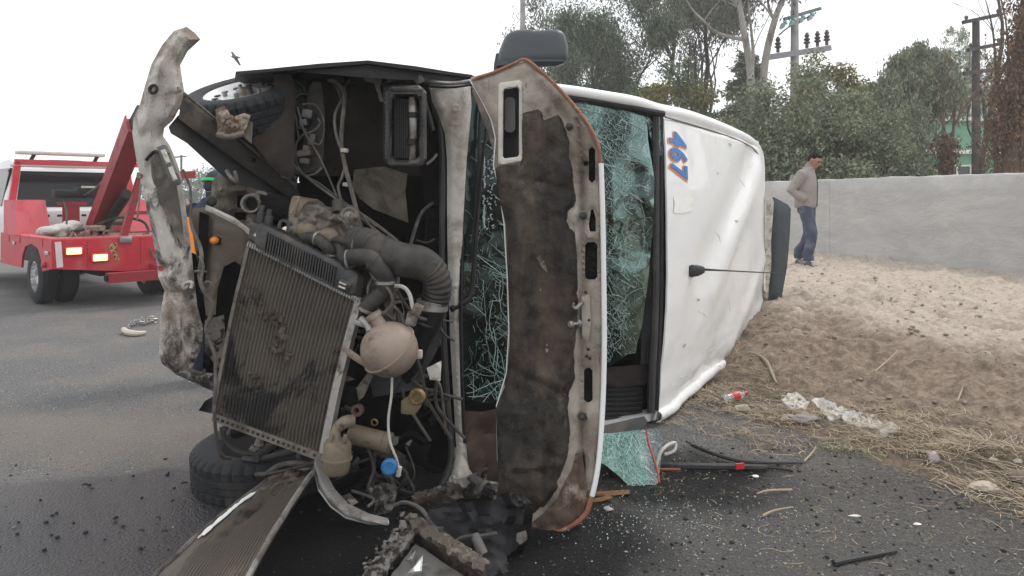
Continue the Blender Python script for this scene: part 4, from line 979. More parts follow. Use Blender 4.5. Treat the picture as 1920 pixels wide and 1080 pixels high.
v = MB(); v.ball(Mx @ Vector((.0, .23, 1.40)), .05, 10); v.build('shoulder_patch', mt['red_plastic'], rt)

# ------------------------------------------------------------------ chain and hook on the road
cx, cy = P(262, 612, 8.6).x, 8.65
chn = empty('chain', (cx, cy, 0), 'heap of tow chain lying on the asphalt beside a pale steel hook', 'chain')
pts = cat([P(240, 616, 8.5), P(262, 606, 8.9), P(290, 600, 9.1), P(270, 610, 8.8), P(296, 604, 8.95), P(258, 613, 8.65), P(285, 609, 8.8)], 9, False)
acc = 0; last = pts[0]; k_ = 0
for i in range(1, len(pts)):
    if (pts[i] - last).length > .045:
        d = (pts[i] - last).normalized(); c = (pts[i] + last) / 2; c.z = .02 + .015*(k_ % 3); up = Vector((0, 0, 1)) if k_ % 2 else d.cross(Vector((0, 0, 1)))
        sd = d.cross(up).normalized(); ring = [c + d*.034*math.cos(a*math.pi/4) + sd*.019*math.sin(a*math.pi/4) for a in range(9)]
        MB().tube(ring, .008, 5).build('link', mt['steel'], chn); last = pts[i]; k_ += 1
hk = MB(); hk.tube([Vector((P(232, 624, 8.25).x, 8.25, .04)), Vector((P(240, 631, 8.1).x, 8.1, .035)), Vector((P(258, 632, 8.05).x, 8.05, .03)), Vector((P(272, 628, 8.15).x, 8.15, .025))], [.03, .035, .032, .02], 8, smooth=5)
tag(hk.build('tow_hook', M('pale_hook_steel', (.5, .46, .38), .5, .2, bump=.1)), 'curved pale steel tow hook lying in front of the chain heap', 'hook')
# ------------------------------------------------------------------ the overturned van
VAN = empty('overturned_van', (.4, 4.7, 0), 'white van lying on its side with torn open front, exposed engine and shattered windscreen', 'van')
def pl(name, outline, depth, thick, mat, parent=None, **kw):
    return plate(outline, depth, thick, **kw).build(name, mat, parent or VAN)
def TB(name, pts, r, mat, parent=None, n=8, smooth=5, **kw):   # pts: (px, py, Y)
    return MB().tube([P(*p) for p in pts], r, n, smooth=smooth).build(name, mat, parent or VAN)
TH = R(29); sA, cA = math.sin(TH), math.cos(TH)
def V(s, h, z): return Vector((1.02 + sA*s - cA*h, 5.0 + cA*s + sA*h, z))   # s back along the van, h down from the roof skin

# ---- body shell behind the roof
ws_ = (1.02, 5.0)
def shell(z, name, th):
    prof = [(-.02, .03), (-1.30, .74), (-1.30, 1.72), (3.55, 1.72), (3.55, .06)]
    m_ = MB(); n = len(prof); a = [V(s, h, z) for s, h in prof]; b = [V(s, h, z + th) for s, h in prof]
    m_.add(a + b, [tuple(range(n)), tuple(range(2*n-1, n-1, -1))] + [(i, (i+1) % n, n+(i+1) % n, n+i) for i in range(n)])
    return m_.build(name, mt['roof'], VAN, smooth=False)
up_side = shell(2.05, 'body_side', .06); shell(.015, 'body_side', .05)
for s0, s1 in ((.35, 1.25), (1.35, 2.25), (2.35, 3.3)):
    m_ = MB(); m_.add([V(s0, .22, 2.112), V(s1, .22, 2.112), V(s1, .78, 2.112), V(s0, .78, 2.112), V(s0, .22, 2.12), V(s1, .22, 2.12), V(s1, .78, 2.12), V(s0, .78, 2.12)], [(3,2,1,0), (4,5,6,7), (0,1,5,4), (1,2,6,5), (2,3,7,6), (3,0,4,7)])
    m_.build('side_window', M('side_glass', (.015, .018, .02), .08, bump=0), up_side, smooth=False)
def slab(s0, h0, s1, h1, z0, z1, name, mat, th=.04):
    d = (V(s1, h1, 0) - V(s0, h0, 0)).normalized(); nn = Vector((-d.y, d.x, 0)) * th
    a = [V(s0, h0, z0), V(s1, h1, z0), V(s1, h1, z1), V(s0, h0, z1)]
    return MB().add(a + [p + nn for p in a], [(0,1,2,3), (7,6,5,4), (0,4,5,1), (1,5,6,2), (2,6,7,3), (3,7,4,0)]).build(name, mat, VAN, smooth=False)
slab(-1.3, 1.72, 3.55, 1.72, .07, 2.045, 'floor_pan', mt['near_black'])
slab(3.5, .06, 3.5, 1.70, .07, 2.045, 'rear_door', mt['roof'])
def lining(z):
    prof = [(.04, .09), (-1.20, .78), (-1.20, 1.66), (3.44, 1.66), (3.44, .10)]; m_ = MB(); n = len(prof)
    m_.add([V(s, h, z) for s, h in prof] + [V(s, h, z + .01) for s, h in prof], [tuple(range(n)), tuple(range(2*n-1, n-1, -1))] + [(i, (i+1) % n, n+(i+1) % n, n+i) for i in range(n)])
    m_.build('side_lining', mt['near_black'], VAN, smooth=False)
lining(2.035); lining(.072)  # near-black linings added so the interior reads as darkness
slab(.1, .10, 3.4, .10, .08, 2.03, 'roof_lining', mt['near_black'], .01)
slab(-1.26, .80, -1.26, 1.70, .07, 2.045, 'firewall', mt['near_black'], .03)
ft = MB(); ft.tube([V(.4, 1.85, .6), V(3.4, 1.85, .6)], .06, 8); ft.tube([V(2.3, 1.9, .25), V(2.3, 1.9, 1.85)], .07, 10); ft.build('rear_axle', mt['rail'], VAN)

# ---- roof
def roof_pt(u, v, off=0.0):                          # u back, v down
    z0 = 2.09 - .05*sst(.80, 1, u)*1.0 - .22*sst(.90, 1, u)**2; z1 = .03 + .01*u + .11*sst(.94, 1, u)
    z = z0 + (z1 - z0) * v
    lead = -.10*sst(.55, 1, v) * (1-u)**2
    s = -.01 + lead + 3.62*u + .02*math.sin(v*3.14)*(1-u)
    out = .045*math.sin(min(1, u*1.02)*3.14)**.7*.8 * (1 - (2*v-1)**2*.6) + .02*math.sin(v*3.14)
    out -= .05*(1 - sst(0, .035, v)) + .03*sst(.94, 1, u)
    def crease(u0, v0, u1, v1, w, a):
        d = segd(u*1.6, v, u0*1.6, v0, u1*1.6, v1); return a*math.exp(-(d/w)**2)
    out += crease(.88, .14, .30, .64, .075, .027) - crease(.78, .08, .22, .56, .10, .030) - crease(.60, .42, .48, .58, .09, .008) + crease(.96, .58, .46, .97, .05, .018) - crease(.98, .74, .58, .98, .05, .016) - crease(.50, .72, .30, .95, .06, .012) - crease(.34, .62, .40, .84, .07, .006)
    out += .006*fbm(u*5, v*4, 3) + .010*sst(.55, 1, v)*fbm(u*9, v*9, 7)
    c = sst(.90, 1, v); out += c*(-.03 + .03*fbm(u*6, v*5, 4, 3)); z += c*.015*fbm(u*5, 2, 4, 3)
    return V(s, -out - off, z)
roof = MB().grid(lambda u, v: roof_pt(u, v), 90, 110, .012).build('roof', mt['roof'], VAN, angle=60)
lip = MB()
def lip_fn(u, v):
    p = roof_pt(u, 1.0); a = v*3.6; r_ = .034 + .014*fbm(u*5, 1, 2, 3)
    return p + Vector((cA, -sA, 0)) * (math.sin(a)*r_ + .012 + .008*fbm(u*7, v*3, 5)) + Vector((0, 0, 1)) * ((1-math.cos(a))*r_ + .004*fbm(u*9, v*2, 1) - .005)
lip.grid(lip_fn, 80, 10, .006).build('crumpled_lip', mt['trim_white'], roof)
# rounded upper roof edge and rear corner, a pillar
ed = [P(885, 152, 4.14), P(960, 159, 4.3), P(1060, 169, 4.52), P(1130, 180, 4.68), P(1190, 191, 4.83)] + [V(s, .05, z) for s, z in ((-.02, 2.09), (.6, 2.11), (1.4, 2.11), (2.2, 2.098), (2.9, 2.075), (3.3, 2.02), (3.5, 1.92), (3.58, 1.65), (3.6, 1.2), (3.6, .6), (3.58, .3))]
MB().tube(ed, [.03, .031, .033, .035, .037] + [.044, .05] + [.055]*5 + [.05, .035, .03, .03], 14, smooth=6).build('roof_edge', mt['roof'], roof)
gut = [V(s, -.012, z) for s, z in ((-.02, 2.035), (.6, 2.04), (1.4, 2.04), (2.2, 2.03), (2.9, 1.99), (3.3, 1.90))]
MB().tube(gut, .007, 6, smooth=5).build('roof_gutter', mt['lamp_frame'], roof)
MB().tube([P(1244, 214, 4.93), P(1180, 202, 4.80), P(1120, 192, 4.66), P(1050, 182, 4.5), P(960, 172, 4.28)], .022, 8, smooth=5).build('pillar_seal', mt['black'], VAN)
# painted number and pale patch on the roof
def decal(txt, name, mat, off, wt, shear, dz=0.0, du=0.0):
    cu = bpy.data.curves.new('t', 'FONT'); cu.body = txt; cu.size = 1; cu.offset = wt; cu.shear = shear; cu.space_character = 1.12; cu.resolution_u = 3; cu.fill_mode = 'FRONT'
    o = bpy.data.objects.new('t', cu); me = bpy.data.meshes.new_from_object(o); bpy.data.objects.remove(o); bpy.data.curves.remove(cu)
    bm = bmesh.new(); bm.from_mesh(me); bmesh.ops.subdivide_edges(bm, edges=[e for e in bm.edges if e.calc_length() > .12], cuts=2, use_grid_fill=False); bmesh.ops.triangulate(bm, faces=bm.faces)
    x0 = min(v.co.x for v in bm.verts); x1 = max(v.co.x for v in bm.verts); y0 = min(v.co.y for v in bm.verts); y1 = max(v.co.y for v in bm.verts)
    vv = []
    for v in bm.verts:                                # text runs down the photo, its top towards the rear of the roof
        tx, ty = (v.co.x - 0.0) / 1.98, (v.co.y) / .70
        vv.append(roof_pt(.022 + du + .098*ty, .065 + dz + .182*tx, off))
    bm.verts.index_update(); fs = [[v.index for v in f.verts] for f in bm.faces]; bm.free(); bpy.data.meshes.remove(me)
    return MB().add(vv, fs).build(name, mat, roof, smooth=False, fix=False)
num_o = decal('467', 'number_outline', M('orange_print', (.70, .26, .12), .5, 0, (.75, .45, .35), 9, .5, .7, var=.05, bump=0), .004, .062, .14, .004, -.004)
num_b = decal('467', 'number', M('blue_print', (.012, .15, .42), .45, 0, (.03, .2, .48), 9, .55, .7, var=.05, bump=0), .008, .034, .14)
pm = M('old_tape_mark', (.765, .75, .70), .5, 0, (.79, .785, .77), 7, .38, .54, var=.05, bump=0)
tpm = [(.02, .0), (.3, .06), (.62, .02), (1.0, .10), (.96, .45), (.8, .5), (.9, .9), (.6, .96), (.3, 1.0), (.0, .94), (.04, .5)]
MB().add([roof_pt(.03 + .135*u, .285 + .055*v, .004) for u, v in tpm], [tuple(range(len(tpm)))]).build('tape_mark', pm, roof, fix=False, smooth=False)
scr = M('roof_scuff', (.60, .59, .57), .6, 0, (.5, .48, .46), 20, .5, .6, bump=0)
for u0, v0, u1, v1 in ((.2, .70, .27, .74), (.35, .42, .40, .455), (.37, .43, .39, .47), (.62, .2, .68, .24), (.1, .9, .2, .93), (.3, .88, .42, .90), (.48, .72, .50, .78), (.12, .55, .13, .6), (.55, .5, .6, .49)):
    MB().tube([roof_pt(u0 + (u1-u0)*t/6, v0 + (v1-v0)*t/6 + .003*math.sin(t*1.7), .0005) for t in range(7)], [.0005, .002, .0024, .0018, .0026, .0015, .0004], 4).build('scuff', scr, roof)
dm_ = M('paint_chip', (.42, .41, .40), .6, bump=0)
for u, v in ((.50, .06), (.36, .19), (.50, .37), (.53, .39), (.20, .66), (.12, .8)):
    du, dv = random.uniform(.008, .022), random.uniform(.004, .009); a = random.uniform(0, 3)
    MB().add([roof_pt(u + du*math.cos(t)*random.uniform(.5, 1.2), v + dv*math.sin(t + a)*random.uniform(.5, 1.2), .003) for t in [k*.785 for k in range(8)]], [tuple(range(8))]).build('paint_chip', dm_, roof, smooth=False)
# antenna
ub, vb = .145, .545
pb = roof_pt(ub, vb, 0); rn = Vector((cA, -sA, 0)); al = Vector((sA, cA, 0))
an = MB()
loft(an, [(pb - al*.075 + rn*.0, .035, .004, (0, 0, 1), rn), (pb - al*.06 + rn*.02, .046, .02, (0, 0, 1), rn), (pb + rn*.035, .042, .04, (0, 0, 1), rn), (pb + al*.06 + rn*.055, .030, .030, (0, 0, 1), rn), (pb + al*.10 + rn*.062, .014, .014, (0, 0, 1), rn)], 14)
anb = an.build('antenna_base', mt['rubber'], roof)
e1 = pb + al*.10 + rn*.062; q_ = P(1470, 513, 7.4)
MB().tube([e1, e1.lerp(q_, .22), q_], [.010, .006, .0045], 6).build('antenna_rod', mt['black'], anb)
# rear spoiler unit standing off the roof
spo = [(1441, 368), (1452, 370), (1478, 384), (1483, 392), (1481, 440), (1476, 500), (1466, 556), (1456, 578), (1441, 590)]
sb = plate(spo, lambda x, y: 8.0, .55, res=14, relief=lambda x, y, d: -.05*(1-sst(0, 14, d)))
sp = sb.build('roof_spoiler', mt['spoiler'], VAN)
pl('torn_foam', [(1438, 364), (1446, 366), (1451, 378), (1449, 410), (1446, 450), (1446, 500), (1439, 560), (1435, 560), (1436, 420)], 7.93, .05, mt['foam'], sp, res=8, relief=lambda x, y, d: .02*fbm(x*.2, y*.12))
# black roof front seal
se = [(-.02, z) for z in (2.04, 1.8, 1.5, 1.2, .9, .6, .35, .1)]
for off, r_, mm in ((.0, .020, 'black'), (-.055, .026, 'rubber'), (-.032, .008, 'trim_white')):
    pts = [V(-.02 + (-.10*sst(.55, 1, 1-(z/2.06)))*1.0 + off*1.2, .02 - off*.25, z) for _, z in se]
    MB().tube(pts, r_, 8, smooth=5).build('windscreen_seal', mt[mm], VAN)

# ---- interior seen through the hole
def ywind(x, y=0): return 4.324 / (1 - .000461*(x - 960))
pl('headlining', [(1196, 330), (1232, 300), (1238, 420), (1234, 520), (1228, 640), (1224, 690), (1200, 700), (1204, 600), (1214, 500)], lambda x, y: ywind(x) + .14, .03, mt['interior'], res=14, relief=lambda x, y, d: .03*fbm(x*.03, y*.02))
pl('torn_orange_foam', [(1226, 628), (1236, 622), (1238, 660), (1232, 682), (1224, 670)], lambda x, y: ywind(x) + .03, .03, mt['orange'], res=6, relief=lambda x, y, d: .015*fbm(x*.2, y*.2))
pl('dashboard', [(870, 760), (1000, 740), (1130, 690), (1200, 690), (1230, 720), (1228, 800), (1110, 830), (900, 900), (868, 860)], lambda x, y: ywind(x) + .22, .12, mt['near_black'], res=22, relief=lambda x, y, d: .05*fbm(x*.015, y*.015))
gr = pl('seat_back', [(1122, 722), (1205, 726), (1204, 790), (1122, 806)], lambda x, y: ywind(x) + .12, .05, mt['seat'], res=20)
for i in range(8):
    y0 = 730 + 9*i; MB().tube([P(1124, y0, ywind(1124)+.11), P(1160, y0+1, ywind(1160)+.10), P(1203, y0-1, ywind(1203)+.11)], .011, 6, smooth=3).build('seat_rib', mt['seat'], gr)
pl('sill_trim', [(1108, 812), (1122, 800), (1208, 780), (1214, 790), (1206, 806), (1118, 826)], lambda x, y: ywind(x) - .05, .03, mt['lamp_frame'], res=12)
pl('brown_trim', [(1130, 690), (1215, 682), (1218, 720), (1150, 726), (1128, 716)], lambda x, y: ywind(x) + .05, .06, mt['liner'], res=10, relief=lambda x, y, d: .03*fbm(x*.06, y*.06))

# ---- shattered windscreen
m, nt, b = new_mat('shattered_glass'); k = N(nt)
tcn = k.n('TexCoord').outputs['Object']
nzv = k.n('TexNoise'); nzv.inputs['Scale'].default_value = 3.0; nzv.inputs['Detail'].default_value = 4; k.l(tcn, nzv.inputs['Vector'])
vm = k.n('VectorMath'); vm.operation = 'MULTIPLY_ADD'; vm.inputs[1].default_value = (.35, .35, .35); k.l(nzv.outputs['Color'], vm.inputs[0]); k.l(tcn, vm.inputs[2])
mk = k.noise(tcn, 2.3, 5, .6)
def craze(scale, w, lo, hi):
    v = k.n('TexVoronoi'); v.feature = 'DISTANCE_TO_EDGE'; v.inputs['Scale'].default_value = scale; k.l(vm.outputs[0], v.inputs['Vector'])
    return k.math('MULTIPLY', k.ramp(v.outputs['Distance'], w, 0), k.ramp(mk, lo, hi))
c1 = craze(13, .016, .52, .68); c2 = craze(44, .03, .54, .70); c3 = craze(120, .05, .58, .74)
cr = k.math('MAXIMUM', k.math('MAXIMUM', c1, k.math('MULTIPLY', c2, .7)), k.math('MULTIPLY', c3, .5))
b.inputs['Base Color'].default_value = (.36, .58, .54, 1); b.inputs['Roughness'].default_value = .45
tr = k.n('BsdfTransparent'); tr.inputs['Color'].default_value = (.62, .72, .70, 1)
gl = k.n('BsdfGlossy'); gl.inputs['Roughness'].default_value = .06; gl.inputs['Color'].default_value = (.9, 1, .98, 1)
fr = k.n('Fresnel'); fr.inputs['IOR'].default_value = 1.45
ms = k.n('MixShader'); k.l(k.math('MULTIPLY', fr.outputs[0], .55), ms.inputs[0]); k.l(tr.outputs[0], ms.inputs[1]); k.l(gl.outputs[0], ms.inputs[2])
m2_ = k.n('MixShader'); k.l(k.math('MULTIPLY', cr, .22), m2_.inputs[0]); k.l(ms.outputs[0], m2_.inputs[1]); k.l(b.outputs[0], m2_.inputs[2])
k.l(m2_.outputs[0], nt.nodes['Material Output'].inputs['Surface'])
mt['glass'] = m
mt['crack'] = M('crack_edges', (.30, .42, .385), .35, var=.6, bump=0, spec=.7)
mt['crack_dark'] = M('dim_crack_edges', (.10, .20, .18), .35, var=.4, bump=0, spec=.5)
mt['crack_white'] = M('white_crack_edges', (.42, .50, .50), .3, var=.25, bump=0, spec=.7)
wout = [(874, 175), (905, 182), (1000, 186), (1085, 184), (1150, 196), (1206, 206), (1242, 216), (1245, 250), (1243, 292), (1230, 292), (1221, 262), (1213, 230), (1215, 262), (1221, 300), (1227, 335), (1226, 380), (1224, 430), (1219, 480), (1216, 520), (1209, 570), (1204, 610), (1196, 640), (1192, 662), (1176, 664), (1160, 676), (1142, 688), (1128, 704), (1090, 722), (1030, 738), (960, 752), (945, 756), (930, 752), (905, 756), (880, 750), (872, 735), (868, 600), (870, 400)]
def wrel(x, y, d): return .035*math.sin((y-190)/560*3.14) + .030*fbm(x*.016, y*.010, 2) + .010*fbm(x*.07, y*.06, 3)
wsc = pl('windscreen', wout, ywind, .005, mt['glass'], res=13, relief=wrel)
def wp(x, y, off=.006): return P(x, y, ywind(x) - wrel(x, y, 0) - off)
def crack_lines(n, cx0, cy0, sx, sy, La, Lb, bias, rr, inside, ptf):
    m_ = MB()
    for _ in range(n):
        x, y = random.gauss(cx0, sx), random.gauss(cy0, sy)
        if not pin((x, y), inside): continue
        a = random.uniform(0, 6.283) if random.random() < .45 else random.gauss(bias, .5); L = random.uniform(La, Lb); st = 7; pts = [ptf(x, y)]; w = random.gauss(0, .035)
        for i in range(int(L/st)):
            a += w + random.gauss(0, .13); x += math.cos(a)*st; y += math.sin(a)*st
            if not pin((x, y), inside): break
            pts.append(ptf(x, y))
            if random.random() < .05: a += random.choice((-1, 1))*random.uniform(.5, 1.3)
        if len(pts) > 2: m_.tube(pts, [rr*random.uniform(.5, 1.0)] * len(pts), 3, caps=False)
    return m_
def web(spacing, region, jit, keep, rr, ptf, stretch=1.0, ang=0.0, inside=wout):
    """connected crazing: edges of an irregular cell network drawn as fine ridges in the glass"""
    ca, sa = math.cos(ang), math.sin(ang)
    x0, x1 = min(p[0] for p in region), max(p[0] for p in region); y0, y1 = min(p[1] for p in region), max(p[1] for p in region)
    n = int((x1-x0)*(y1-y0) / (spacing*spacing)); ps = []
    for _ in range(n):
        x, y = random.uniform(x0, x1), random.uniform(y0, y1)
        if pin((x, y), region): ps.append(Vector(((x*ca + y*sa)/stretch, -x*sa + y*ca)))
    r = delaunay_2d_cdt(ps, [], [], 0, 1e-4); vv, ff = r[0], r[2]; cc = []; em = {}
    for i, f in enumerate(ff):
        a, b, c = (vv[j] for j in f[:3]); d = 2*(a.x*(b.y-c.y) + b.x*(c.y-a.y) + c.x*(a.y-b.y))
        if abs(d) < 1e-6: cc.append(None)
        else:
            ux = ((a.length_squared)*(b.y-c.y) + b.length_squared*(c.y-a.y) + c.length_squared*(a.y-b.y))/d
            uy = ((a.length_squared)*(c.x-b.x) + b.length_squared*(a.x-c.x) + c.length_squared*(b.x-a.x))/d
            ux *= stretch; cc.append((ux*ca - uy*sa, ux*sa + uy*ca))
        for k in range(3): em.setdefault(tuple(sorted((f[k], f[(k+1) % 3]))), []).append(i)
    m_ = MB()
    for e, t in em.items():
        if len(t) != 2 or not cc[t[0]] or not cc[t[1]]: continue
        p, q = cc[t[0]], cc[t[1]]; L = math.hypot(p[0]-q[0], p[1]-q[1])
        if L < 1.0 or L > spacing*4*stretch or not pin(p, inside) or not pin(q, inside): continue
        mx, my = (p[0]+q[0])/2, (p[1]+q[1])/2; kp = keep(mx, my) if callable(keep) else keep
        if random.random() > kp: continue
        w = rr*random.uniform(.45, 1.15)
        pts = [p] + ([(mx + random.gauss(0, L*.06), my + random.gauss(0, L*.06))] if L > 6 else []) + [q]
        m_.tube([ptf(*z) for z in pts], [w]*len(pts), 3, caps=False)
    return m_
ra = [(960, 186), (1085, 184), (1150, 196), (1178, 202), (1190, 300), (1186, 480), (1176, 640), (1128, 704), (1085, 722), (960, 740)]
rb_ = [(1172, 215), (1243, 216), (1243, 292), (1226, 300), (1226, 430), (1212, 560), (1194, 660), (1160, 676), (1166, 500), (1178, 330)]
rc_ = [(880, 440), (905, 400), (950, 420), (958, 620), (950, 755), (880, 750)]
fade = lambda x, y: .40 + .45*sst(-.3, .25, fbm(x*.012, y*.009, 12, 3)) + .2*sst(330, 200, y)
for mbk, mm in ((web(6.5, ra, 1, fade, .0012, wp, 2.1, 1.25), 'crack'), (web(13, ra, 1, lambda x, y: fade(x, y)*.9, .0021, wp, 2.8, .75), 'crack'), (web(15, ra, 1, .5, .0019, wp, 2.6, 2.15), 'crack_dark'),
                (web(6.5, rb_, 1, lambda x, y: .12 + .35*sst(-.1, .35, fbm(x*.03, y*.012, 5, 3)) + (.4 if y < 295 else 0), .0010, wp, 1.6, 1.5), 'crack_white'),
                (web(7, rc_, 1, lambda x, y: .14 + .6*sst(-.1, .3, fbm(x*.02, y*.011, 3, 3)), .0012, wp, 1.8, 1.1), 'crack'), (web(14, rc_, 1, .38, .0014, wp, 2.0, 1.9), 'crack_dark'),
                (crack_lines(26, 1138, 400, 28, 130, 60, 220, 1.35, .0020, wout, wp), 'crack'), (crack_lines(16, 922, 580, 18, 100, 90, 240, 1.05, .0022, wout, wp), 'crack'), (crack_lines(10, 920, 728, 20, 10, 30, 80, .3, .0024, wout, wp), 'crack')):
    if mbk.v: tag(mbk.build('cracks', mt[mm], wsc, fix=False), kind='stuff')
# bright crumbs of glass hanging in two vertical strings behind the wiper
gb_ = MB()
for i in range(13): gb_.ball(wp(908 + random.uniform(-1.5, 1.5), 295 + i*4.6, .012), random.uniform(.006, .009), 6)
for i in range(14): gb_.ball(wp(907 + random.uniform(-1.5, 1.5), 368 + i*4.4, .012), random.uniform(.006, .009), 6)
for i in range(60): gb_.ball(wp(random.gauss(920, 5), random.uniform(290, 430), .010), random.uniform(.003, .007), 5)
tag(gb_.build('glass_beads', mt['crack_white'], wsc), kind='stuff')
# flap of windscreen hanging to the ground
fout = [(1113, 812), (1150, 812), (1195, 806), (1236, 804), (1243, 826), (1240, 860), (1234, 905), (1222, 920), (1205, 928), (1182, 930), (1180, 912), (1160, 892), (1135, 872), (1113, 862)]
def frel(x, y, d): return .02*fbm(x*.03, y*.03, 6) + .05*math.sin((y-805)/125*3.1)
def yflap(x, y): return 4.30 - (y - 805)/125*.45
m, nt, b = new_mat('crazed_glass_flap'); k = N(nt)
tcn = k.n('TexCoord').outputs['Object']; v = k.n('TexVoronoi'); v.feature = 'DISTANCE_TO_EDGE'; v.inputs['Scale'].default_value = 42; k.l(tcn, v.inputs['Vector'])
v2 = k.n('TexVoronoi'); v2.feature = 'DISTANCE_TO_EDGE'; v2.inputs['Scale'].default_value = 95; k.l(tcn, v2.inputs['Vector'])
cf = k.math('MAXIMUM', k.ramp(v.outputs['Distance'], .10, 0), k.math('MULTIPLY', k.ramp(v2.outputs['Distance'], .12, 0), .6))
sx_ = k.n('SeparateXYZ'); k.l(tcn, sx_.inputs[0])
hue = k.ramp(sx_.outputs[0], .28, .38)
colr = k.mix(hue, (.20, .42, .36), (.20, .22, .25)); k.l(k.mix(cf, k.mix(.72, colr, (.03, .05, .05)), colr), b.inputs['Base Color']); b.inputs['Roughness'].default_value = .25
k.bump(cf, .5, .003, b); mt['flap'] = m
flp = pl('windscreen_flap', fout, yflap, .006, mt['flap'], wsc, res=9, relief=frel)
fp = lambda x, y: P(x, y, yflap(x, y) - frel(x, y, 0) - .006)
for mbk in (web(7, [(1113, 812), (1195, 806), (1200, 925), (1160, 892), (1113, 862)], 1, .55, .0015, fp, 2.2, .9, fout), web(12, [(1113, 812), (1195, 806), (1200, 925), (1160, 892), (1113, 862)], 1, .6, .0021, fp, 2.4, 1.5, fout)): tag(mbk.build('cracks', mt['crack'], flp, fix=False), kind='stuff')
tag(crack_lines(60, 1212, 860, 14, 40, 10, 40, .4, .0013, fout, fp).build('cracks', mt['crack_white'], flp), kind='stuff')
# wiper
wpp = [(846, 580, 4.0), (872, 565, 4.05), (884, 545, 4.08), (890, 480, 4.1), (896, 400, 4.12), (905, 300, 4.14), (915, 215, 4.16)]
TB('wiper_arm', wpp, [.017, .02, .017, .013, .011, .009, .007], mt['black'])
TB('wiper_blade', [(884, 480, 4.13), (890, 420, 4.13), (897, 330, 4.15), (900, 240, 4.17), (903, 190, 4.18)], .010, mt['rubber'])
pl('pillar_trim', [(882, 165), (900, 168), (898, 230), (893, 330), (886, 430), (876, 500), (872, 430), (874, 300)], 4.22, .02, mt['lamp_frame'], res=14)

# ---- scuttle pillar (white, vertical) with seals
pout = [(806, 168), (828, 160), (882, 158), (884, 200), (875, 300), (868, 420), (864, 560), (866, 700), (870, 830), (880, 880), (900, 905), (930, 915), (926, 938), (880, 944), (820, 940), (822, 920), (846, 890), (856, 850), (850, 740), (844, 640), (840, 520), (838, 400), (838, 300), (834, 250), (822, 215), (810, 190)]
def prel(x, y, d):
    r_ = .022*sst(0, 11, d)
    for cx0, cy0, rr in ((854, 226, 9), (855, 204, 6), (850, 528, 9)):
        q = math.hypot(x-cx0, y-cy0); r_ += .008*math.exp(-((q-rr)/2.2)**2)
    return r_ + .004*fbm(x*.05, y*.05) + .03*sst(860, 900, y)*fbm(x*.08, y*.08, 2)
pil = pl('scuttle_pillar', pout, lambda x, y: 4.02 - .15*sst(800, 930, y), .03, mt['pillar'], res=6, relief=prel)
MB().tube([P(*q) for q in ((798, 165, 4.05), (812, 195, 4.05), (826, 240, 4.04), (830, 320, 4.02), (829, 450, 4.01), (831, 600, 4.0), (838, 740, 3.98), (846, 860, 3.92), (820, 925, 3.8))], .017, 8, smooth=5).build('bonnet_seal', mt['rubber'], VAN)
MB().tube([P(*q) for q in ((874, 175, 4.06), (872, 300, 4.04), (866, 450, 4.03), (864, 600, 4.0), (868, 760, 3.98), (872, 830, 3.95))], .011, 6, smooth=5).build('glass_seal', mt['black'], VAN)
pl('inner_scuttle', [(770, 160), (812, 190), (828, 245), (830, 420), (832, 640), (844, 860), (800, 940), (790, 800), (800, 560), (796, 380)], 4.12, .03, mt['near_black'], res=18, relief=lambda x, y, d: .03*fbm(x*.03, y*.02))
pl('torn_floor_lip', [(770, 925), (820, 912), (870, 895), (905, 880), (915, 868), (912, 900), (935, 905), (930, 936), (870, 944), (800, 944)], 3.72, .02, mt['mudframe'], res=8, relief=lambda x, y, d: .05*fbm(x*.05, y*.06, 4))
pl('brown_lower_panel', [(868, 770), (905, 772), (935, 765), (940, 900), (930, 925), (890, 905), (876, 860)], 3.95, .03, M('rust_brown_panel', (.05, .03, .022), .7, 0, (.12, .08, .06), 5, .5, .7, bump=.3), res=12, relief=lambda x, y, d: .03*fbm(x*.03, y*.03))

# ---- bonnet standing open, inner side to the front
def yhood(x, y): return 3.56 - .11*(x-930)/200 - .12*sst(650, 1010, y) + .04*sst(300, 115, y)
hout = [(882, 150), (925, 138), (962, 122), (985, 114), (1012, 134), (1042, 162), (1068, 190), (1090, 218), (1110, 250), (1121, 278), (1125, 310), (1128, 400), (1131, 520), (1132, 640), (1130, 740), (1124, 840), (1116, 900), (1106, 938), (1094, 966), (1066, 986), (1036, 998), (992, 1011), (984, 1000), (988, 975), (960, 940), (940, 925), (934, 860), (932, 760), (950, 700), (955, 620), (952, 520), (946, 420), (936, 350), (926, 310), (930, 260), (922, 225), (905, 190)]
hvent = [(944, 172), (946, 168), (970, 164), (973, 168), (973, 290), (970, 294), (946, 297), (943, 293)]
def rrect(x0, y0, x1, y1, r_=4): return [(x0+r_, y0), (x1-r_, y0), (x1, y0+r_), (x1, y1-r_), (x1-r_, y1), (x0+r_, y1), (x0, y1-r_), (x0, y0+r_)]
hslots = [hvent, rrect(1104, 276, 1116, 342, 5), [(1108, 394), (1112, 392), (1117, 410), (1117, 434), (1106, 434), (1104, 420)], rrect(1097, 454, 1120, 524, 5), rrect(1095, 690, 1111, 754, 5), rrect(1087, 852, 1095, 880, 3), [(1098+5*math.cos(a*.785), 306+6*math.sin(a*.785)) for a in range(8)]]
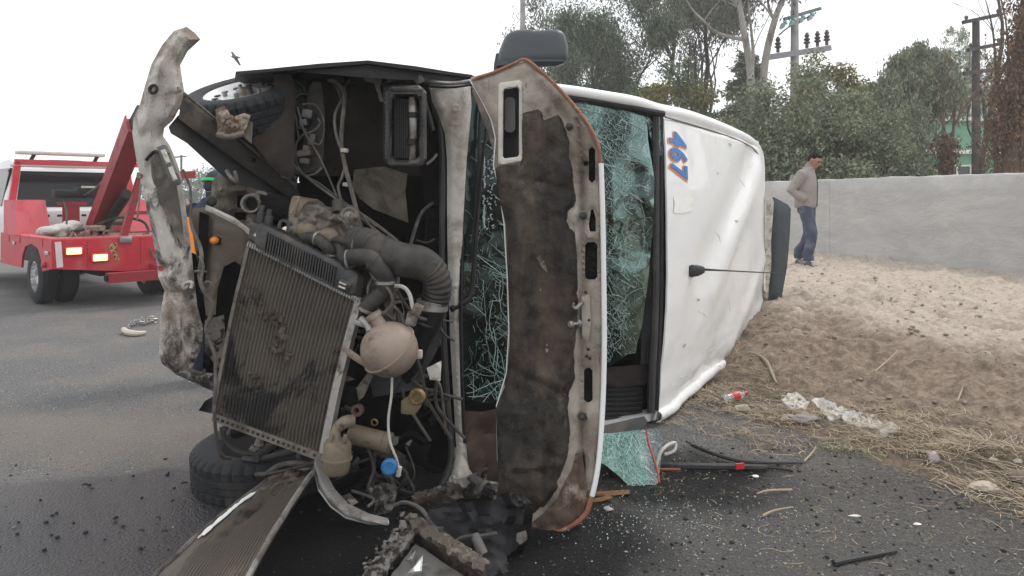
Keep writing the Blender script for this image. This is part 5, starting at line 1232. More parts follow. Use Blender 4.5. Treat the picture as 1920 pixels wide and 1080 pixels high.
def hrel(x, y, d):
    z = .016*sst(0, 9, d)                            # rolled edges
    q = segd(x, y, 1082, 225, 1092, 300); q = min(q, segd(x, y, 1092, 300, 1092, 960)); z -= .034*math.exp(-(q/6)**2)   # long groove beside the front rail
    z += .016*math.exp(-(segd(x, y, 1020, 150, 1078, 226)/16)**2) - .014*math.exp(-(segd(x, y, 996, 140, 1060, 226)/8)**2)
    for cx0, cy0, rr in ((1078, 405, 15), (1090, 780, 16), (1000, 185, 13)): z += .014*(1 - sst(rr*.6, rr*1.25, math.hypot(x-cx0, y-cy0)))
    z += .010*math.exp(-((loopd(x, y, hvent) - 6)/4)**2) if d < 20 and x < 1000 and y < 320 else 0
    z += .003*fbm(x*.03, y*.03) + .02*sst(800, 1000, y)*fbm(x*.03, y*.03, 8)
    return z
hood = pl('bonnet', hout, yhood, .012, mt['hood_inner'], res=6.5, holes=hslots, relief=hrel)
pl('bonnet_shade_sheet', [(925 + (x-925)*.97 + 2, 560 + (y-560)*.985) for x, y in hout], lambda x, y: yhood(x, y) + .04, .006, mt['near_black'], hood, res=26, holes=[rrect(938, 160, 978, 302, 4)])  # near-black sheet stands in for the shade behind the slots
def frame_strip(name, path, w, mat, par, y_off=-.012, th=.02):
    m_ = MB(); pts = [P(x, y, yhood(x, y) + y_off) for x, y in path]
    m_.tube(pts, w, 8, smooth=4); return m_.build(name, mat, par)
frame_strip('bonnet_edge', [(884, 148), (925, 136), (962, 120), (985, 112), (1012, 132), (1042, 160), (1068, 188), (1090, 215), (1111, 247), (1123, 277), (1126, 306)], .008, mt['orange'], hood)
frame_strip('bonnet_edge', [(1127, 306), (1130, 400), (1132, 520), (1133, 640), (1131, 740), (1125, 840), (1118, 895), (1110, 930)], .012, mt['trim_white'], hood)
frame_strip('bonnet_edge', [(1109, 930), (1097, 966), (1066, 988), (1036, 1000), (994, 1012)], .012, mt['orange'], hood)
# outer skin side of the bonnet
pl('bonnet_skin', [(x + (3 if x > 1000 else -2), y) for x, y in hout], lambda x, y: yhood(x, y) + .055, .01, mt['roof'], hood, res=26, holes=[rrect(938, 160, 978, 302, 4)])
# vent frame with the cab mirror glass showing behind
pl('vent_frame', [(934, 160), (938, 155), (974, 150), (979, 154), (981, 298), (977, 304), (940, 311), (934, 306)], lambda x, y: yhood(x, y) - hrel(x, y, 99) - .004, .02, mt['pillar'], hood, res=3.2, holes=[hvent], relief=lambda x, y, d: .010*sst(0, 2.5, d))
pl('vent_duct', rrect(941, 162, 976, 300, 4), lambda x, y: yhood(x, y) + .10, .02, mt['black'], hood, res=16)
pl('vent_flap', rrect(946, 182, 966, 248, 5), lambda x, y: yhood(x, y) + .05, .012, mt['lamp_frame'], hood, res=10)
# oily insulation blanket
bout = [(978, 212), (1008, 202), (1016, 208), (1020, 222), (1030, 222), (1046, 215), (1056, 226), (1066, 250), (1073, 282), (1079, 330), (1081, 372), (1078, 388), (1066, 396), (1064, 412), (1070, 426), (1078, 438), (1082, 480), (1084, 560), (1082, 640), (1078, 715), (1070, 735), (1064, 765), (1068, 785), (1074, 800), (1070, 850), (1058, 885), (1044, 920), (1024, 946), (1000, 968), (985, 978), (960, 948), (938, 930), (933, 880), (931, 800), (930, 765), (942, 735), (952, 690), (956, 640), (954, 560), (950, 470), (948, 420), (938, 380), (932, 345), (928, 316), (940, 308), (972, 304), (976, 296), (976, 250)]
def brel(x, y, d):
    z = .030*sst(0, 10, d)
    for (x0, y0, x1, y1, w, a) in ((975, 440, 990, 700, 9, .016), (1010, 500, 1030, 680, 12, -.018), (1052, 430, 1062, 720, 9, .016), (955, 690, 1060, 745, 7, -.014), (960, 330, 1062, 352, 6, -.010), (985, 230, 1000, 300, 8, .012), (1030, 300, 1040, 470, 10, .012), (975, 780, 960, 920, 8, .014), (1000, 770, 1040, 900, 9, -.014), (960, 880, 1050, 870, 7, .014), (1000, 600, 985, 560, 9, -.02), (1035, 250, 1050, 290, 7, .01)):
        z += a*math.exp(-(segd(x, y, x0, y0, x1, y1)/w)**2)
    return z + .022*fbm(x*.018, y*.012, 3) + .008*fbm(x*.06, y*.05, 5)
pl('insulation_blanket', bout, lambda x, y: yhood(x, y) - max(0, hrel(x, y, 99)) + .006, .05, mt['blanket'], hood, res=6.5, relief=brel)
tl = pl('blanket_tear', [(1006, 482), (1012, 478), (1022, 492), (1027, 512), (1018, 504), (1012, 494)], lambda x, y: yhood(x, y) - .07, .01, mt['insul'], hood, res=5, relief=lambda x, y, d: .03*nz(x*.1, y*.1))
pl('mud_smear', [(1058, 905), (1072, 880), (1080, 850), (1092, 850), (1098, 900), (1104, 930), (1092, 964), (1064, 984), (1036, 996), (994, 1008), (990, 985), (1020, 962), (1044, 935)], lambda x, y: yhood(x, y) - max(0, hrel(x, y, 99)) - .004, .02, M('brown_mud_film', (.075, .045, .028), .7, 0, (.26, .21, .165), 9, .52, .66, (.02, .015, .012), 6, .55, .68, bump=.6), hood, res=6, relief=lambda x, y, d: .006*fbm(x*.06, y*.06) + .004*sst(0, 5, d))
# latch striker, hook, buffers
MB().lathe([(0, .0), (.022, 0), (.022, .008), (.010, .012), (.009, .04), (.016, .045), (.017, .056), (.011, .062), (0, .062)], P(1086, 606, yhood(1086, 606) - .02), (-.75, -.6, 0), 14).build('latch_striker', mt['steel'], hood)
MB().tube([P(x, y, yhood(x, y) + o) for x, y, o in ((1096, 566, -.02), (1088, 570, -.05), (1080, 578, -.07), (1075, 574, -.075), (1076, 568, -.08))], [.008, .009, .008, .006, .004], 7, smooth=4).build('safety_hook', mt['alu'], hood)
pl('latch_plate', [(1090, 556), (1106, 552), (1108, 610), (1104, 640), (1092, 632)], lambda x, y: yhood(x, y) - .03, .012, mt['hood_inner'], hood, res=6, relief=lambda x, y, d: .008*sst(0, 6, d))
for x, y in ((1068, 238), (1094, 405), (1092, 780)): MB().lathe([(0, .035), (.010, .033), (.014, .02), (.011, .012), (.018, .01), (.018, 0), (0, 0)], P(x, y, yhood(x, y) - .02), (-.2, -1, .1), 12).build('rubber_buffer', mt['rubber'], hood)
MB().lathe([(0, 0), (.014, 0), (.014, .02), (.009, .022), (.009, .0)], P(1098, 306, yhood(1098, 306) - .022), (0, -1, 0), 12).build('grommet', mt['black'], hood)
for i, (x, y) in enumerate(((1103, 655), (1106, 672), (1100, 668), (1098, 548), (1104, 600))): MB().lathe([(0, .008), (.006, .007), (.008, 0), (0, 0)], P(x, y, yhood(x, y) - .03), (0, -1, 0), 8).build('bolt', mt['black'], hood)
# hinge and stay at the top
for pts, r_, mm in (([(795, 152, 3.9), (850, 156, 3.8), (892, 150, 3.72), (930, 150, 3.62)], .009, 'steel'), ([(780, 160, 3.95), (840, 164, 3.85), (890, 158, 3.75), (928, 152, 3.62)], .006, 'black')): TB('bonnet_stay', pts, r_, mt[mm], smooth=4)
pl('bonnet_hinge', [(885, 168), (912, 160), (930, 178), (938, 210), (936, 300), (930, 302), (914, 245), (898, 205)], 3.74, .02, mt['hood_inner'], res=7, relief=lambda x, y, d: .012*sst(0, 6, d))

# ---- door mirror on the upper side
mo = MB(); mc = P(1000, 94, 4.25)
bmm = bmesh.new(); bmesh.ops.create_cube(bmm, size=1); bmesh.ops.subdivide_edges(bmm, edges=bmm.edges[:], cuts=7, use_grid_fill=True)
for v in bmm.verts:
    x, y, z = v.co * 2; l = (abs(x)**7 + abs(y)**4 + abs(z)**6) ** (1/6.0); q = Vector((x, y, z)) / max(l, .3) if l > 0 else Vector()
    top = .82 if q.z > 0 else 1.0
    X_ = q.x * (.195 - .02*(q.z > 0)*q.z) + (.022 * q.z if q.x < 0 else -.004*q.z); Z_ = q.z * (.098 + .012*(q.x < 0)) + (.012 * q.x) - (.02*(1 - q.x*q.x))*(q.z < 0)*-.3
    v.co = Vector((X_, q.y * .105, Z_))
bmm.verts.index_update(); mo.add([mc + v.co for v in bmm.verts], [[v.index for v in f.verts] for f in bmm.faces]); bmm.free()
mr = mo.build('door_mirror', mt['mirror'], VAN, angle=180)
pl('mirror_lower_shell', [(934, 112), (990, 104), (1064, 110), (1058, 118), (1040, 124), (990, 124), (936, 128), (930, 124)], 4.16, .12, M('mirror_dark', (.03, .034, .04), .45, 0, bump=.1), mr, res=8, relief=lambda x, y, d: .015*sst(0, 6, d))
pl('mirror_foot', [(930, 100), (952, 98), (975, 118), (978, 136), (925, 145), (926, 120)], 4.2, .1, mt['mirror'], mr, res=10)

# ---- upper wing (its dark underside seen from below)
wg = MB(); ow = [(442, 3.94), (500, 3.84), (560, 3.76), (630, 3.67), (690, 3.60), (770, 3.75), (830, 3.90), (884, 4.03), (905, 4.25), (890, 4.5), (700, 4.55), (560, 4.5), (470, 4.35), (440, 4.15)]
zt = lambda x: CH + (HY - (134 - 20*sst(440, 690, x) if x < 690 else 113 + 27*sst(690, 884, x)))/F
tv = []; 
for i, (x, Y) in enumerate(ow):
    ytop = (134 - 21*(x-442)/248) if x < 690 else 113 + 27*(x-690)/194
    ytop = ytop if i < 8 else 140
    z = CH + (HY - ytop)/F*Y if i < 8 else 2.165
    tv.append(((x-CX)/F*Y, Y, z))
n_ = len(tv); wg.add(tv + [(x, y, z - .016) for x, y, z in tv], [tuple(range(n_)), tuple(range(2*n_-1, n_-1, -1))] + [(i, (i+1) % n_, n_+(i+1) % n_, n_+i) for i in range(n_)])
wing = wg.build('front_wing', mt['black'], VAN, smooth=False)
pl('wing_return', [(442, 136), (520, 127), (600, 119), (690, 113), (780, 124), (884, 141), (884, 148), (780, 150), (690, 146), (600, 138), (520, 131), (445, 138)], lambda x, y: (3.94 - .34*(x-442)/248 if x < 690 else 3.60 + .43*(x-690)/194) + .03, .012, mt['black'], wing, res=12, relief=lambda x, y, d: .01*fbm(x*.02, y*.05))
for pts in ([(676, 122), (690, 118), (706, 120), (716, 150), (712, 165), (720, 192), (712, 190), (702, 158), (684, 152)], [(720, 128), (760, 130), (790, 140), (798, 152), (782, 158), (774, 150), (744, 152), (726, 156)]):
    pl('wing_bracket', pts, 3.85, .015, mt['alloy'], wing, res=7, relief=lambda x, y, d: .01*sst(0, 5, d))
# ---- wheels
def wheel(c, ax, Rr, w, inner_up, name='front_wheel'):
    rimm = mt['near_black'] if inner_up else mt['rim']
    prof = []; hw = w/2
    prof = [(Rr*.60, -hw*.80), (Rr*.66, -hw*.96), (Rr*.80, -hw*1.02), (Rr*.90, -hw*.97), (Rr*.955, -hw*.86), (Rr*.985, -hw*.74), (Rr, -hw*.70), (Rr, -hw*.42), (Rr*.968, -hw*.38), (Rr*.968, -hw*.30), (Rr, -hw*.26), (Rr, -hw*.04), (Rr*.968, 0), (Rr, hw*.04),
            (Rr, hw*.26), (Rr*.968, hw*.30), (Rr*.968, hw*.38), (Rr, hw*.42), (Rr, hw*.70), (Rr*.985, hw*.74), (Rr*.955, hw*.86), (Rr*.90, hw*.97), (Rr*.80, hw*1.02), (Rr*.66, hw*.96), (Rr*.60, hw*.80)]
    def fn(i, k, r):
        if i in (5, 6, 7, 17, 18, 19, 4, 20): return r - (.013 if (k + (1 if i > 12 else 0)) % 4 == 0 else 0)
        if i in (10, 11, 13, 14): return r - (.007 if (k + i) % 4 == 0 else 0)
        return r
    t = MB().lathe(prof, c, ax, 160, closed=True, fn=fn).build(name, mt['tyre'], VAN, angle=30)
    hw *= .8
    rm = MB().lathe([(Rr*.62, -hw*1.0), (Rr*.60, -hw*.8), (Rr*.54, -hw*.6), (Rr*.53, hw*.5), (Rr*.60, hw*.95), (Rr*.63, hw*1.08), (Rr*.60, hw*1.12), (Rr*.56, hw*.9), (Rr*.50, hw*.62), (Rr*.40, hw*.80), (Rr*.26, hw*.86), (Rr*.20, hw*.72), (Rr*.0, hw*.74), (0, hw*.5), (Rr*.4, hw*.5), (Rr*.48, hw*.3), (Rr*.48, -hw*.8)], c, ax, 48).build('rim', rimm, t)
    axv = Vector(ax).normalized(); u = axv.orthogonal().normalized(); w_ = axv.cross(u)
    for k in range(14):
        a = k*2*math.pi/14; p = Vector(c) + axv*(hw*.83) + (u*math.cos(a) + w_*math.sin(a))*Rr*.46
        MB().lathe([(0, .006), (.017, .006), (.019, 0), (0, -.006)], p, axv, 8).build('rim_hole', mt['black'], rm)
    for k in range(5):
        a = k*2*math.pi/5; p = Vector(c) + axv*(hw*.86) + (u*math.cos(a) + w_*math.sin(a))*Rr*.30
        MB().lathe([(0, .03), (.012, .028), (.014, 0), (0, 0)], p, axv, 6).build('wheel_nut', mt['steel'], rm)
    MB().lathe([(0, .04), (.04, .035), (.05, 0), (0, 0)], Vector(c) + axv*(hw*.74), axv, 16).build('hub_cap', mt['steel'], rm)
    return t
wheel(P(466, 198, 4.12), (-.13, -.40, .91), .345, .215, False)
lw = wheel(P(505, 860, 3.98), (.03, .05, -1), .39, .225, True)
br = MB(); c0 = P(505, 835, 3.95)
br.lathe([(0, .0), (.16, 0), (.17, .02), (.17, .05), (.08, .06), (.06, .12), (0, .12)], c0 - Vector((0, 0, .06)), (0, 0, 1), 24); br.build('brake_disc', mt['rust'], VAN)
for pts, r_, mm in (([(416, 800, 3.72), (424, 828, 3.72), (450, 848, 3.72), (490, 852, 3.72), (540, 846, 3.74)], .013, 'hose'), ([(456, 860, 3.66), (480, 862, 3.64), (530, 852, 3.64), (560, 845, 3.66)], .016, 'rubber'), ([(495, 822, 3.8), (485, 846, 3.76), (470, 838, 3.75)], .018, 'alu'), ([(440, 812, 3.85), (470, 806, 3.8), (520, 826, 3.8), (600, 850, 3.8)], .03, 'near_black'), ([(500, 888, 3.55), (525, 872, 3.55), (560, 868, 3.55), (592, 876, 3.55)], .012, 'wire'), ([(478, 890, 3.54), (520, 885, 3.54), (590, 868, 3.54)], .010, 'wire_black'), ([(480, 860, 3.62), (512, 835, 3.75), (520, 812, 3.85)], .02, 'rail')): TB('suspension_pipe', pts, r_, mt[mm])
for x, y in ((487, 838), (500, 846), (478, 848), (511, 850)): MB().lathe([(0, .02), (.014, .02), (.014, 0), (0, 0)], P(x, y, 3.74), (.2, -.5, 1), 6).build('bolt', mt['steel'], VAN)
pl('torn_liner_scrap', [(372, 770), (384, 752), (408, 738), (412, 765), (400, 776)], 3.62, .01, mt['black'], res=8, relief=lambda x, y, d: .03*nz(x*.05, y*.05))

# ---- bent front bumper beam
bmo = [(350, 50), (366, 62), (376, 74), (352, 96), (338, 122), (342, 152), (346, 172), (338, 200), (324, 226), (308, 240), (306, 256), (318, 272), (330, 300), (340, 330), (346, 372), (352, 420), (358, 460), (362, 500), (366, 540), (370, 575), (378, 604), (380, 628), (374, 662), (360, 690), (382, 700), (400, 702), (400, 732), (372, 722), (330, 702), (304, 682), (298, 666), (300, 620), (300, 590), (306, 560), (308, 545), (297, 520), (292, 480), (284, 430), (274, 390), (264, 340), (254, 290), (248, 250), (250, 222), (262, 196), (272, 160), (284, 120), (304, 84), (326, 58)]
def ybeam(x, y): return 3.52 + .10*math.sin((y-50)/330) + .0006*(x-310)
def beam_rel(x, y, d):
    cxm = 310 + (-10 if 300 < y < 500 else 0) + (10 if y > 500 else 0) + (15 if y < 120 else 0)
    z = .050*sst(0, 15, d)
    z += .022*math.exp(-(segd(x, y, 300, 120, 268, 240)/9)**2) - .02*math.exp(-(segd(x, y, 320, 180, 276, 330)/9)**2)
    z -= .025*math.exp(-((y-244)/16)**2)*(1 if x > 285 else .4)
    z += .02*math.exp(-(segd(x, y, 285, 350, 318, 520)/7)**2) - .022*math.exp(-(segd(x, y, 332, 390, 346, 520)/10)**2)
    z -= .03*math.exp(-((y-550)/9)**2); z += .02*math.exp(-(segd(x, y, 306, 575, 330, 680)/8)**2) - .04*sst(0, 1, (x-336)/20)*math.exp(-((y-630)/45)**2)
    return z + .006*fbm(x*.03, y*.02, 4) + .0015*fbm(x*.09, y*.09, 6)
circ = lambda cx0, cy0, r_: [(cx0 + r_*math.cos(a*math.pi/5), cy0 + r_*1.1*math.sin(a*math.pi/5)) for a in range(10)]
beam = pl('bumper_beam', bmo, ybeam, .035, mt['white_steel'], res=6, holes=[circ(268, 355, 5), circ(302, 503, 5.5), circ(273, 400, 2.6), circ(359, 557, 4)], relief=beam_rel)
MB().lathe([(.022, 0), (.026, .008), (.022, .014), (.013, .012), (.013, 0)], P(289, 168, ybeam(289, 168) - .075), (-.1, -1, .1), 16, closed=True).build('hole_ring', mt['black'], beam)
for x, y in ((336, 168), (325, 214), (263, 330)): MB().lathe([(0, .016), (.012, .015), (.014, 0), (0, 0)], P(x, y, ybeam(x, y) - .03), (0, -1, 0), 8).build('bolt', mt['rust'], beam)
pl('dark_inset', [(282, 288), (302, 280), (318, 300), (330, 340), (340, 400), (348, 470), (330, 440), (300, 380), (284, 330)], lambda x, y: ybeam(x, y) - .062, .01, M('scuffed_dark_steel', (.08, .07, .06), .6, 0, (.22, .19, .15), 8, .48, .64, bump=.3), beam, res=7, relief=lambda x, y, d: .006*fbm(x*.05, y*.05))
rv_ = MB()
for i in range(26): rv_.lathe([(0, .006), (.005, .005), (.006, 0), (0, 0)], P(random.uniform(300, 345), random.uniform(345, 470), 3.535), (0, -1, 0), 6)
lmp = pl('number_plate_lamp', [(294, 276), (306, 271), (314, 274), (340, 340), (338, 346), (326, 351), (320, 346)], 3.40, .05, mt['lamp_frame'], beam, res=7, relief=lambda x, y, d: .012*sst(0, 4, d))
for c_ in ([(301, 282), (310, 279), (320, 304), (312, 308)], [(315, 314), (323, 311), (333, 336), (325, 340)]): pl('lens', c_, 3.385, .02, mt['clear_lens'], lmp, res=6, relief=lambda x, y, d: .006*sst(0, 3, d))
TB('lamp_bracket', [(318, 300, 3.4), (304, 290, 3.42), (290, 284, 3.45), (274, 300, 3.46)], .008, mt['black'], beam)
pl('torn_corner', [(372, 600), (380, 608), (380, 634), (372, 662), (360, 690), (352, 694), (358, 660), (366, 632)], 3.47, .012, mt['mudframe'], beam, res=5, relief=lambda x, y, d: .03*fbm(x*.08, y*.06))
MB().lathe([(.012, 0), (.022, .004), (.022, .02), (.012, .024)], P(352, 535, 3.45), (-.3, -1, .2), 10).build('tow_eye', mt['alu'], beam)
TB('beam_hook', [(344, 538, 3.44), (350, 530, 3.42), (360, 530, 3.42), (358, 540, 3.42)], .008, mt['cable_white'], beam)
pl('lower_beam_return', [(352, 694), (400, 700), (402, 735), (360, 716), (330, 702), (300, 672), (330, 690)], 3.50, .03, mt['mudframe'], res=7, relief=lambda x, y, d: .03*sst(0, 8, d) + .012*fbm(x*.05, y*.06))
# trailing wire along the beam
TB('trailing_wire', [(343, 318, 3.36), (356, 350, 3.4), (358, 385, 3.4), (358, 420, 3.4), (372, 455, 3.4), (378, 480, 3.38), (374, 515, 3.38), (382, 545, 3.36), (400, 572, 3.36), (392, 600, 3.36), (386, 620, 3.36), (402, 665, 3.36), (404, 720, 3.36), (402, 780, 3.38), (412, 850, 3.5), (430, 860, 3.6)], [.006]*4 + [.010]*6 + [.008]*6, mt['wire'])
TB('trailing_wire', [(374, 480, 3.36), (381, 500, 3.35), (377, 528, 3.35), (386, 548, 3.35)], .007, mt['wire'])
TB('wire_loop', [(378, 536, 3.36), (388, 528, 3.34), (396, 532, 3.34), (392, 542, 3.34), (380, 545, 3.36)], .005, mt['wire'])
TB('wire_tie', [(366, 509, 3.37), (376, 508, 3.35), (386, 510, 3.37)], .006, mt['wire'])

# ---- upper frame rail
a0, a1 = P(334, 188, 3.56), P(556, 352, 4.15)
RF = [(344, 176), (420, 238), (480, 286), (556, 350), (566, 374), (548, 374), (470, 322), (400, 270), (334, 222)]
yr = lambda x, y: 3.58 + .57*(x-340)/215
pl('frame_rail', RF, yr, .10, mt['rail'], res=9, relief=lambda x, y, d: .012*sst(0, 5, d) + .010*math.exp(-(segd(x, y, 340, 205, 556, 366)/4)**2) + .004*fbm(x*.05, y*.05))
pl('rail_web', [(316, 238), (334, 216), (400, 266), (470, 318), (548, 370), (560, 386), (540, 392), (480, 374), (420, 332), (350, 268), (320, 250)], lambda x, y: yr(x, y) + .05, .06, M('dark_rail_side', (.035, .034, .036), .6, 0, (.08, .07, .06), 4, .5, .7, bump=.25), res=10, relief=lambda x, y, d: .006*fbm(x*.04, y*.04))
MB().lathe([(0, .004), (.014, .004), (.014, -.01), (0, -.01)], P(474, 300, 3.915), (-.5, -.8, 0), 12).build('rail_hole_disc', mt['near_black'], VAN)  # solid disc, its dark colour painted as the shade inside an opening
MB().tube([P(345, 175, 3.56), P(420, 236, 3.78), P(556, 349, 4.14)], .008, 6).build('rail_flange', mt['alloy'], VAN)
bk = pl('rail_bracket', [(406, 214), (420, 200), (428, 208), (434, 220), (458, 212), (470, 216), (462, 240), (454, 250), (420, 254), (408, 248)], 3.66, .03, mt['rust'], res=6, relief=lambda x, y, d: .012*sst(0, 6, d) + .02*fbm(x*.09, y*.09))
pl('bracket_gusset', [(404, 205), (422, 198), (428, 222), (406, 230)], 3.70, .015, mt['beige_steel'], bk, res=8); pl('bracket_gusset', [(458, 218), (474, 230), (472, 270), (452, 252)], 3.69, .015, mt['beige_steel'], bk, res=8)
for x, y in ((432, 222), (442, 238), (434, 232), (424, 228)): MB().lathe([(0, .03), (.013, .03), (.013, .012), (.02, .012), (.02, 0), (0, 0)], P(x, y, 3.65), (-.2, -1, .2), 6).build('bolt', mt['rust'], bk)
TB('bracket_clamp', [(408, 252, 3.6), (430, 257, 3.58), (458, 250, 3.6)], .014, mt['alloy'], bk)

# ---- wheel arch liner and inner panels
pl('wheel_arch_liner', [(512, 136), (548, 140), (556, 170), (600, 150), (700, 144), (740, 152), (770, 165), (800, 300), (790, 330), (700, 330), (560, 330), (552, 360), (500, 322), (440, 272), (462, 226), (512, 214), (514, 180)], lambda x, y: 4.22 + .04*math.sin(x*.03), .03, mt['liner'], res=12, relief=lambda x, y, d: .05*fbm(x*.008, y*.012, 2) + .012*math.exp(-(segd(x, y, 548, 150, 548, 330)/6)**2) - .02*math.exp(-(segd(x, y, 590, 238, 720, 232)/5)**2))
pl('liner_flap', [(513, 137), (530, 134), (546, 140), (556, 170), (552, 230), (552, 336), (528, 328), (500, 300), (474, 268), (474, 222), (512, 213), (515, 180)], lambda x, y: 3.80 + .12*sst(300, 200, y), .012, mt['liner'], res=9, relief=lambda x, y, d: .02*fbm(x*.02, y*.02, 2) + .008*sst(0, 5, d))
pl('inner_wing', [(556, 150), (700, 140), (800, 160), (835, 250), (838, 900), (800, 950), (640, 950), (620, 800), (640, 600), (640, 420), (560, 340)], 4.45, .03, mt['near_black'], res=24, relief=lambda x, y, d: .08*fbm(x*.01, y*.01, 7))
pl('heat_shield', [(664, 318), (720, 312), (764, 326), (760, 360), (766, 418), (740, 408), (700, 392), (674, 372), (660, 350)], 4.12, .02, mt['insul'], res=7, relief=lambda x, y, d: .03*fbm(x*.03, y*.03, 8) + .02*math.exp(-(segd(x, y, 700, 330, 740, 400)/8)**2))
pl('arch_shadow_panel', [(520, 346), (700, 330), (800, 330), (820, 470), (760, 440), (660, 400), (560, 392)], 4.34, .02, mt['near_black'], res=16)
# ---- headlamp housing (upper)
hl = plate(rrect(719, 160, 800, 312, 13), 3.78, .05, res=5, holes=[rrect(735, 178, 786, 300, 8)], relief=lambda x, y, d: .02*sst(0, 3, d)).build('headlamp_housing', mt['tank_black'], VAN)
MB().tube([P(x, y, 3.755) for x, y in rrect(728, 169, 793, 307, 11) + [rrect(728, 169, 793, 307, 11)[0]]], .008, 6, smooth=3).build('housing_gasket', mt['hose'], hl)
pl('housing_back', rrect(724, 166, 796, 306, 10), 3.92, .02, mt['near_black'], hl, res=14)
hw_ = MB()
for x0, y0, x1, y1 in ((726, 168, 728, 304), (794, 168, 792, 304)): hw_.bar(P(x0, y0, 3.86), P(x1, y1, 3.86), .012, .16, (0, 1, 0))
hw_.bar(P(726, 168, 3.86), P(794, 168, 3.86), .012, .16, (0, 1, 0)); hw_.bar(P(726, 304, 3.86), P(794, 304, 3.86), .012, .16, (0, 1, 0)); hw_.build('housing_wall', mt['black'], hl, smooth=False)
TB('adjuster_rod', [(772, 183, 3.8), (774, 215, 3.79), (775, 250, 3.79), (773, 299, 3.8)], [.016, .022, .018, .016], mt['alu'], hl, smooth=3)
for y in (216, 266): MB().lathe([(.0, -.014), (.028, -.014), (.028, .014), (0, .014)], P(773, y, 3.79), (0, 0, 1), 10).build('rod_clip', mt['black'], hl)
rb = MB()
for i in range(9): rb.tube([P(741 + 3.4*i, 186, 3.90), P(741 + 3.4*i, 296, 3.90)], .003, 4)
rb.build('reflector_ribs', mt['lamp_frame'], hl)
TB('arch_bracket', [(797, 190, 3.95), (806, 222, 3.95), (812, 245, 3.95)], .012, mt['hose']); TB('arch_bracket', [(800, 308, 3.9), (812, 298, 3.9), (820, 288, 3.9)], .007, mt['alu'])

# ---- relay board and loom
bd_ = pl('relay_bracket', [(586, 152), (602, 154), (606, 182), (610, 220), (606, 300), (604, 320), (556, 328), (536, 326), (532, 316), (560, 312), (572, 240), (576, 180)], 4.05, .012, mt['rail'], res=10, relief=lambda x, y, d: .008*sst(0, 6, d))
for x, y, w, h, dd in ((578, 214, 20, 17, .06), (570, 230, 15, 13, .05), (567, 288, 36, 12, .06), (572, 302, 18, 11, .05), (586, 262, 13, 22, .05), (576, 278, 11, 11, .07)):
    MB().rbox(P(x, y, 3.98), (w*.0028, dd, h*.0028), .006, Matrix.Rotation(random.uniform(-.2, .2), 3, 'Y')).build('relay', mt['lamp_frame'], bd_)
loom = [[(583, 176, 3.98), (560, 178, 3.95), (546, 200, 3.94), (542, 250, 3.94), (536, 285, 3.94), (544, 320, 3.94), (556, 336, 3.94), (553, 352, 3.94)],
        [(558, 200, 3.93), (562, 216, 3.9), (572, 250, 3.9), (588, 275, 3.9), (602, 300, 3.9), (622, 345, 3.86), (636, 380, 3.8)],
        [(568, 195, 3.94), (590, 196, 3.92), (604, 215, 3.92), (608, 245, 3.92), (600, 270, 3.92), (588, 268, 3.92)],
        [(553, 240, 3.93), (566, 240, 3.91), (574, 246, 3.91), (556, 268, 3.91), (556, 300, 3.91), (566, 324, 3.9), (600, 345, 3.88), (634, 372, 3.8)],
        [(545, 290, 3.93), (552, 310, 3.91), (570, 328, 3.9), (606, 356, 3.86), (636, 376, 3.8)], [(572, 330, 3.9), (590, 326, 3.9), (604, 314, 3.92)],
        [(550, 200, 3.94), (556, 230, 3.93), (560, 260, 3.93)], [(540, 320, 3.94), (530, 326, 3.94), (530, 332, 3.94), (545, 334, 3.94)], [(575, 250, 3.9), (590, 244, 3.9), (600, 232, 3.9), (596, 222, 3.92)]]
for i, q in enumerate(loom): TB('loom_cable', q, random.uniform(.0045, .0075), mt['wire' if i % 3 else 'wire_black'], bd_, n=6)
for q, r_ in (([(620, 150, 4.0), (638, 160, 3.95), (646, 180, 3.92), (642, 230, 3.9), (640, 270, 3.88), (648, 315, 3.84), (660, 360, 3.78), (672, 410, 3.7), (682, 450, 3.66)], .016), ([(642, 186, 3.92), (628, 215, 3.9), (630, 250, 3.88), (640, 280, 3.86)], .010), ([(645, 318, 3.84), (640, 335, 3.82), (634, 350, 3.8), (640, 376, 3.78)], .009),
              ([(630, 375, 3.8), (660, 395, 3.76), (690, 420, 3.72), (715, 440, 3.7)], .010), ([(640, 376, 3.79), (672, 398, 3.75), (706, 425, 3.72)], .008), ([(676, 398, 3.72), (700, 432, 3.68), (712, 452, 3.66)], .007), ([(650, 385, 3.76), (690, 410, 3.74), (730, 440, 3.72), (744, 452, 3.72)], .012), ([(655, 150, 4.0), (646, 165, 3.97), (644, 190, 3.93)], .010), ([(615, 148, 4.1), (632, 164, 4.05), (640, 186, 4.0)], .012)): TB('main_loom', q, r_*.75, mt['wire'], n=7)
for x, y in ((646, 282), (650, 346), (660, 392)): MB().lathe([(.019, -.01), (.022, 0), (.019, .01)], P(x, y, 3.85), (.1, 0, 1), 10).build('cable_tie', mt['cable_white'], VAN)

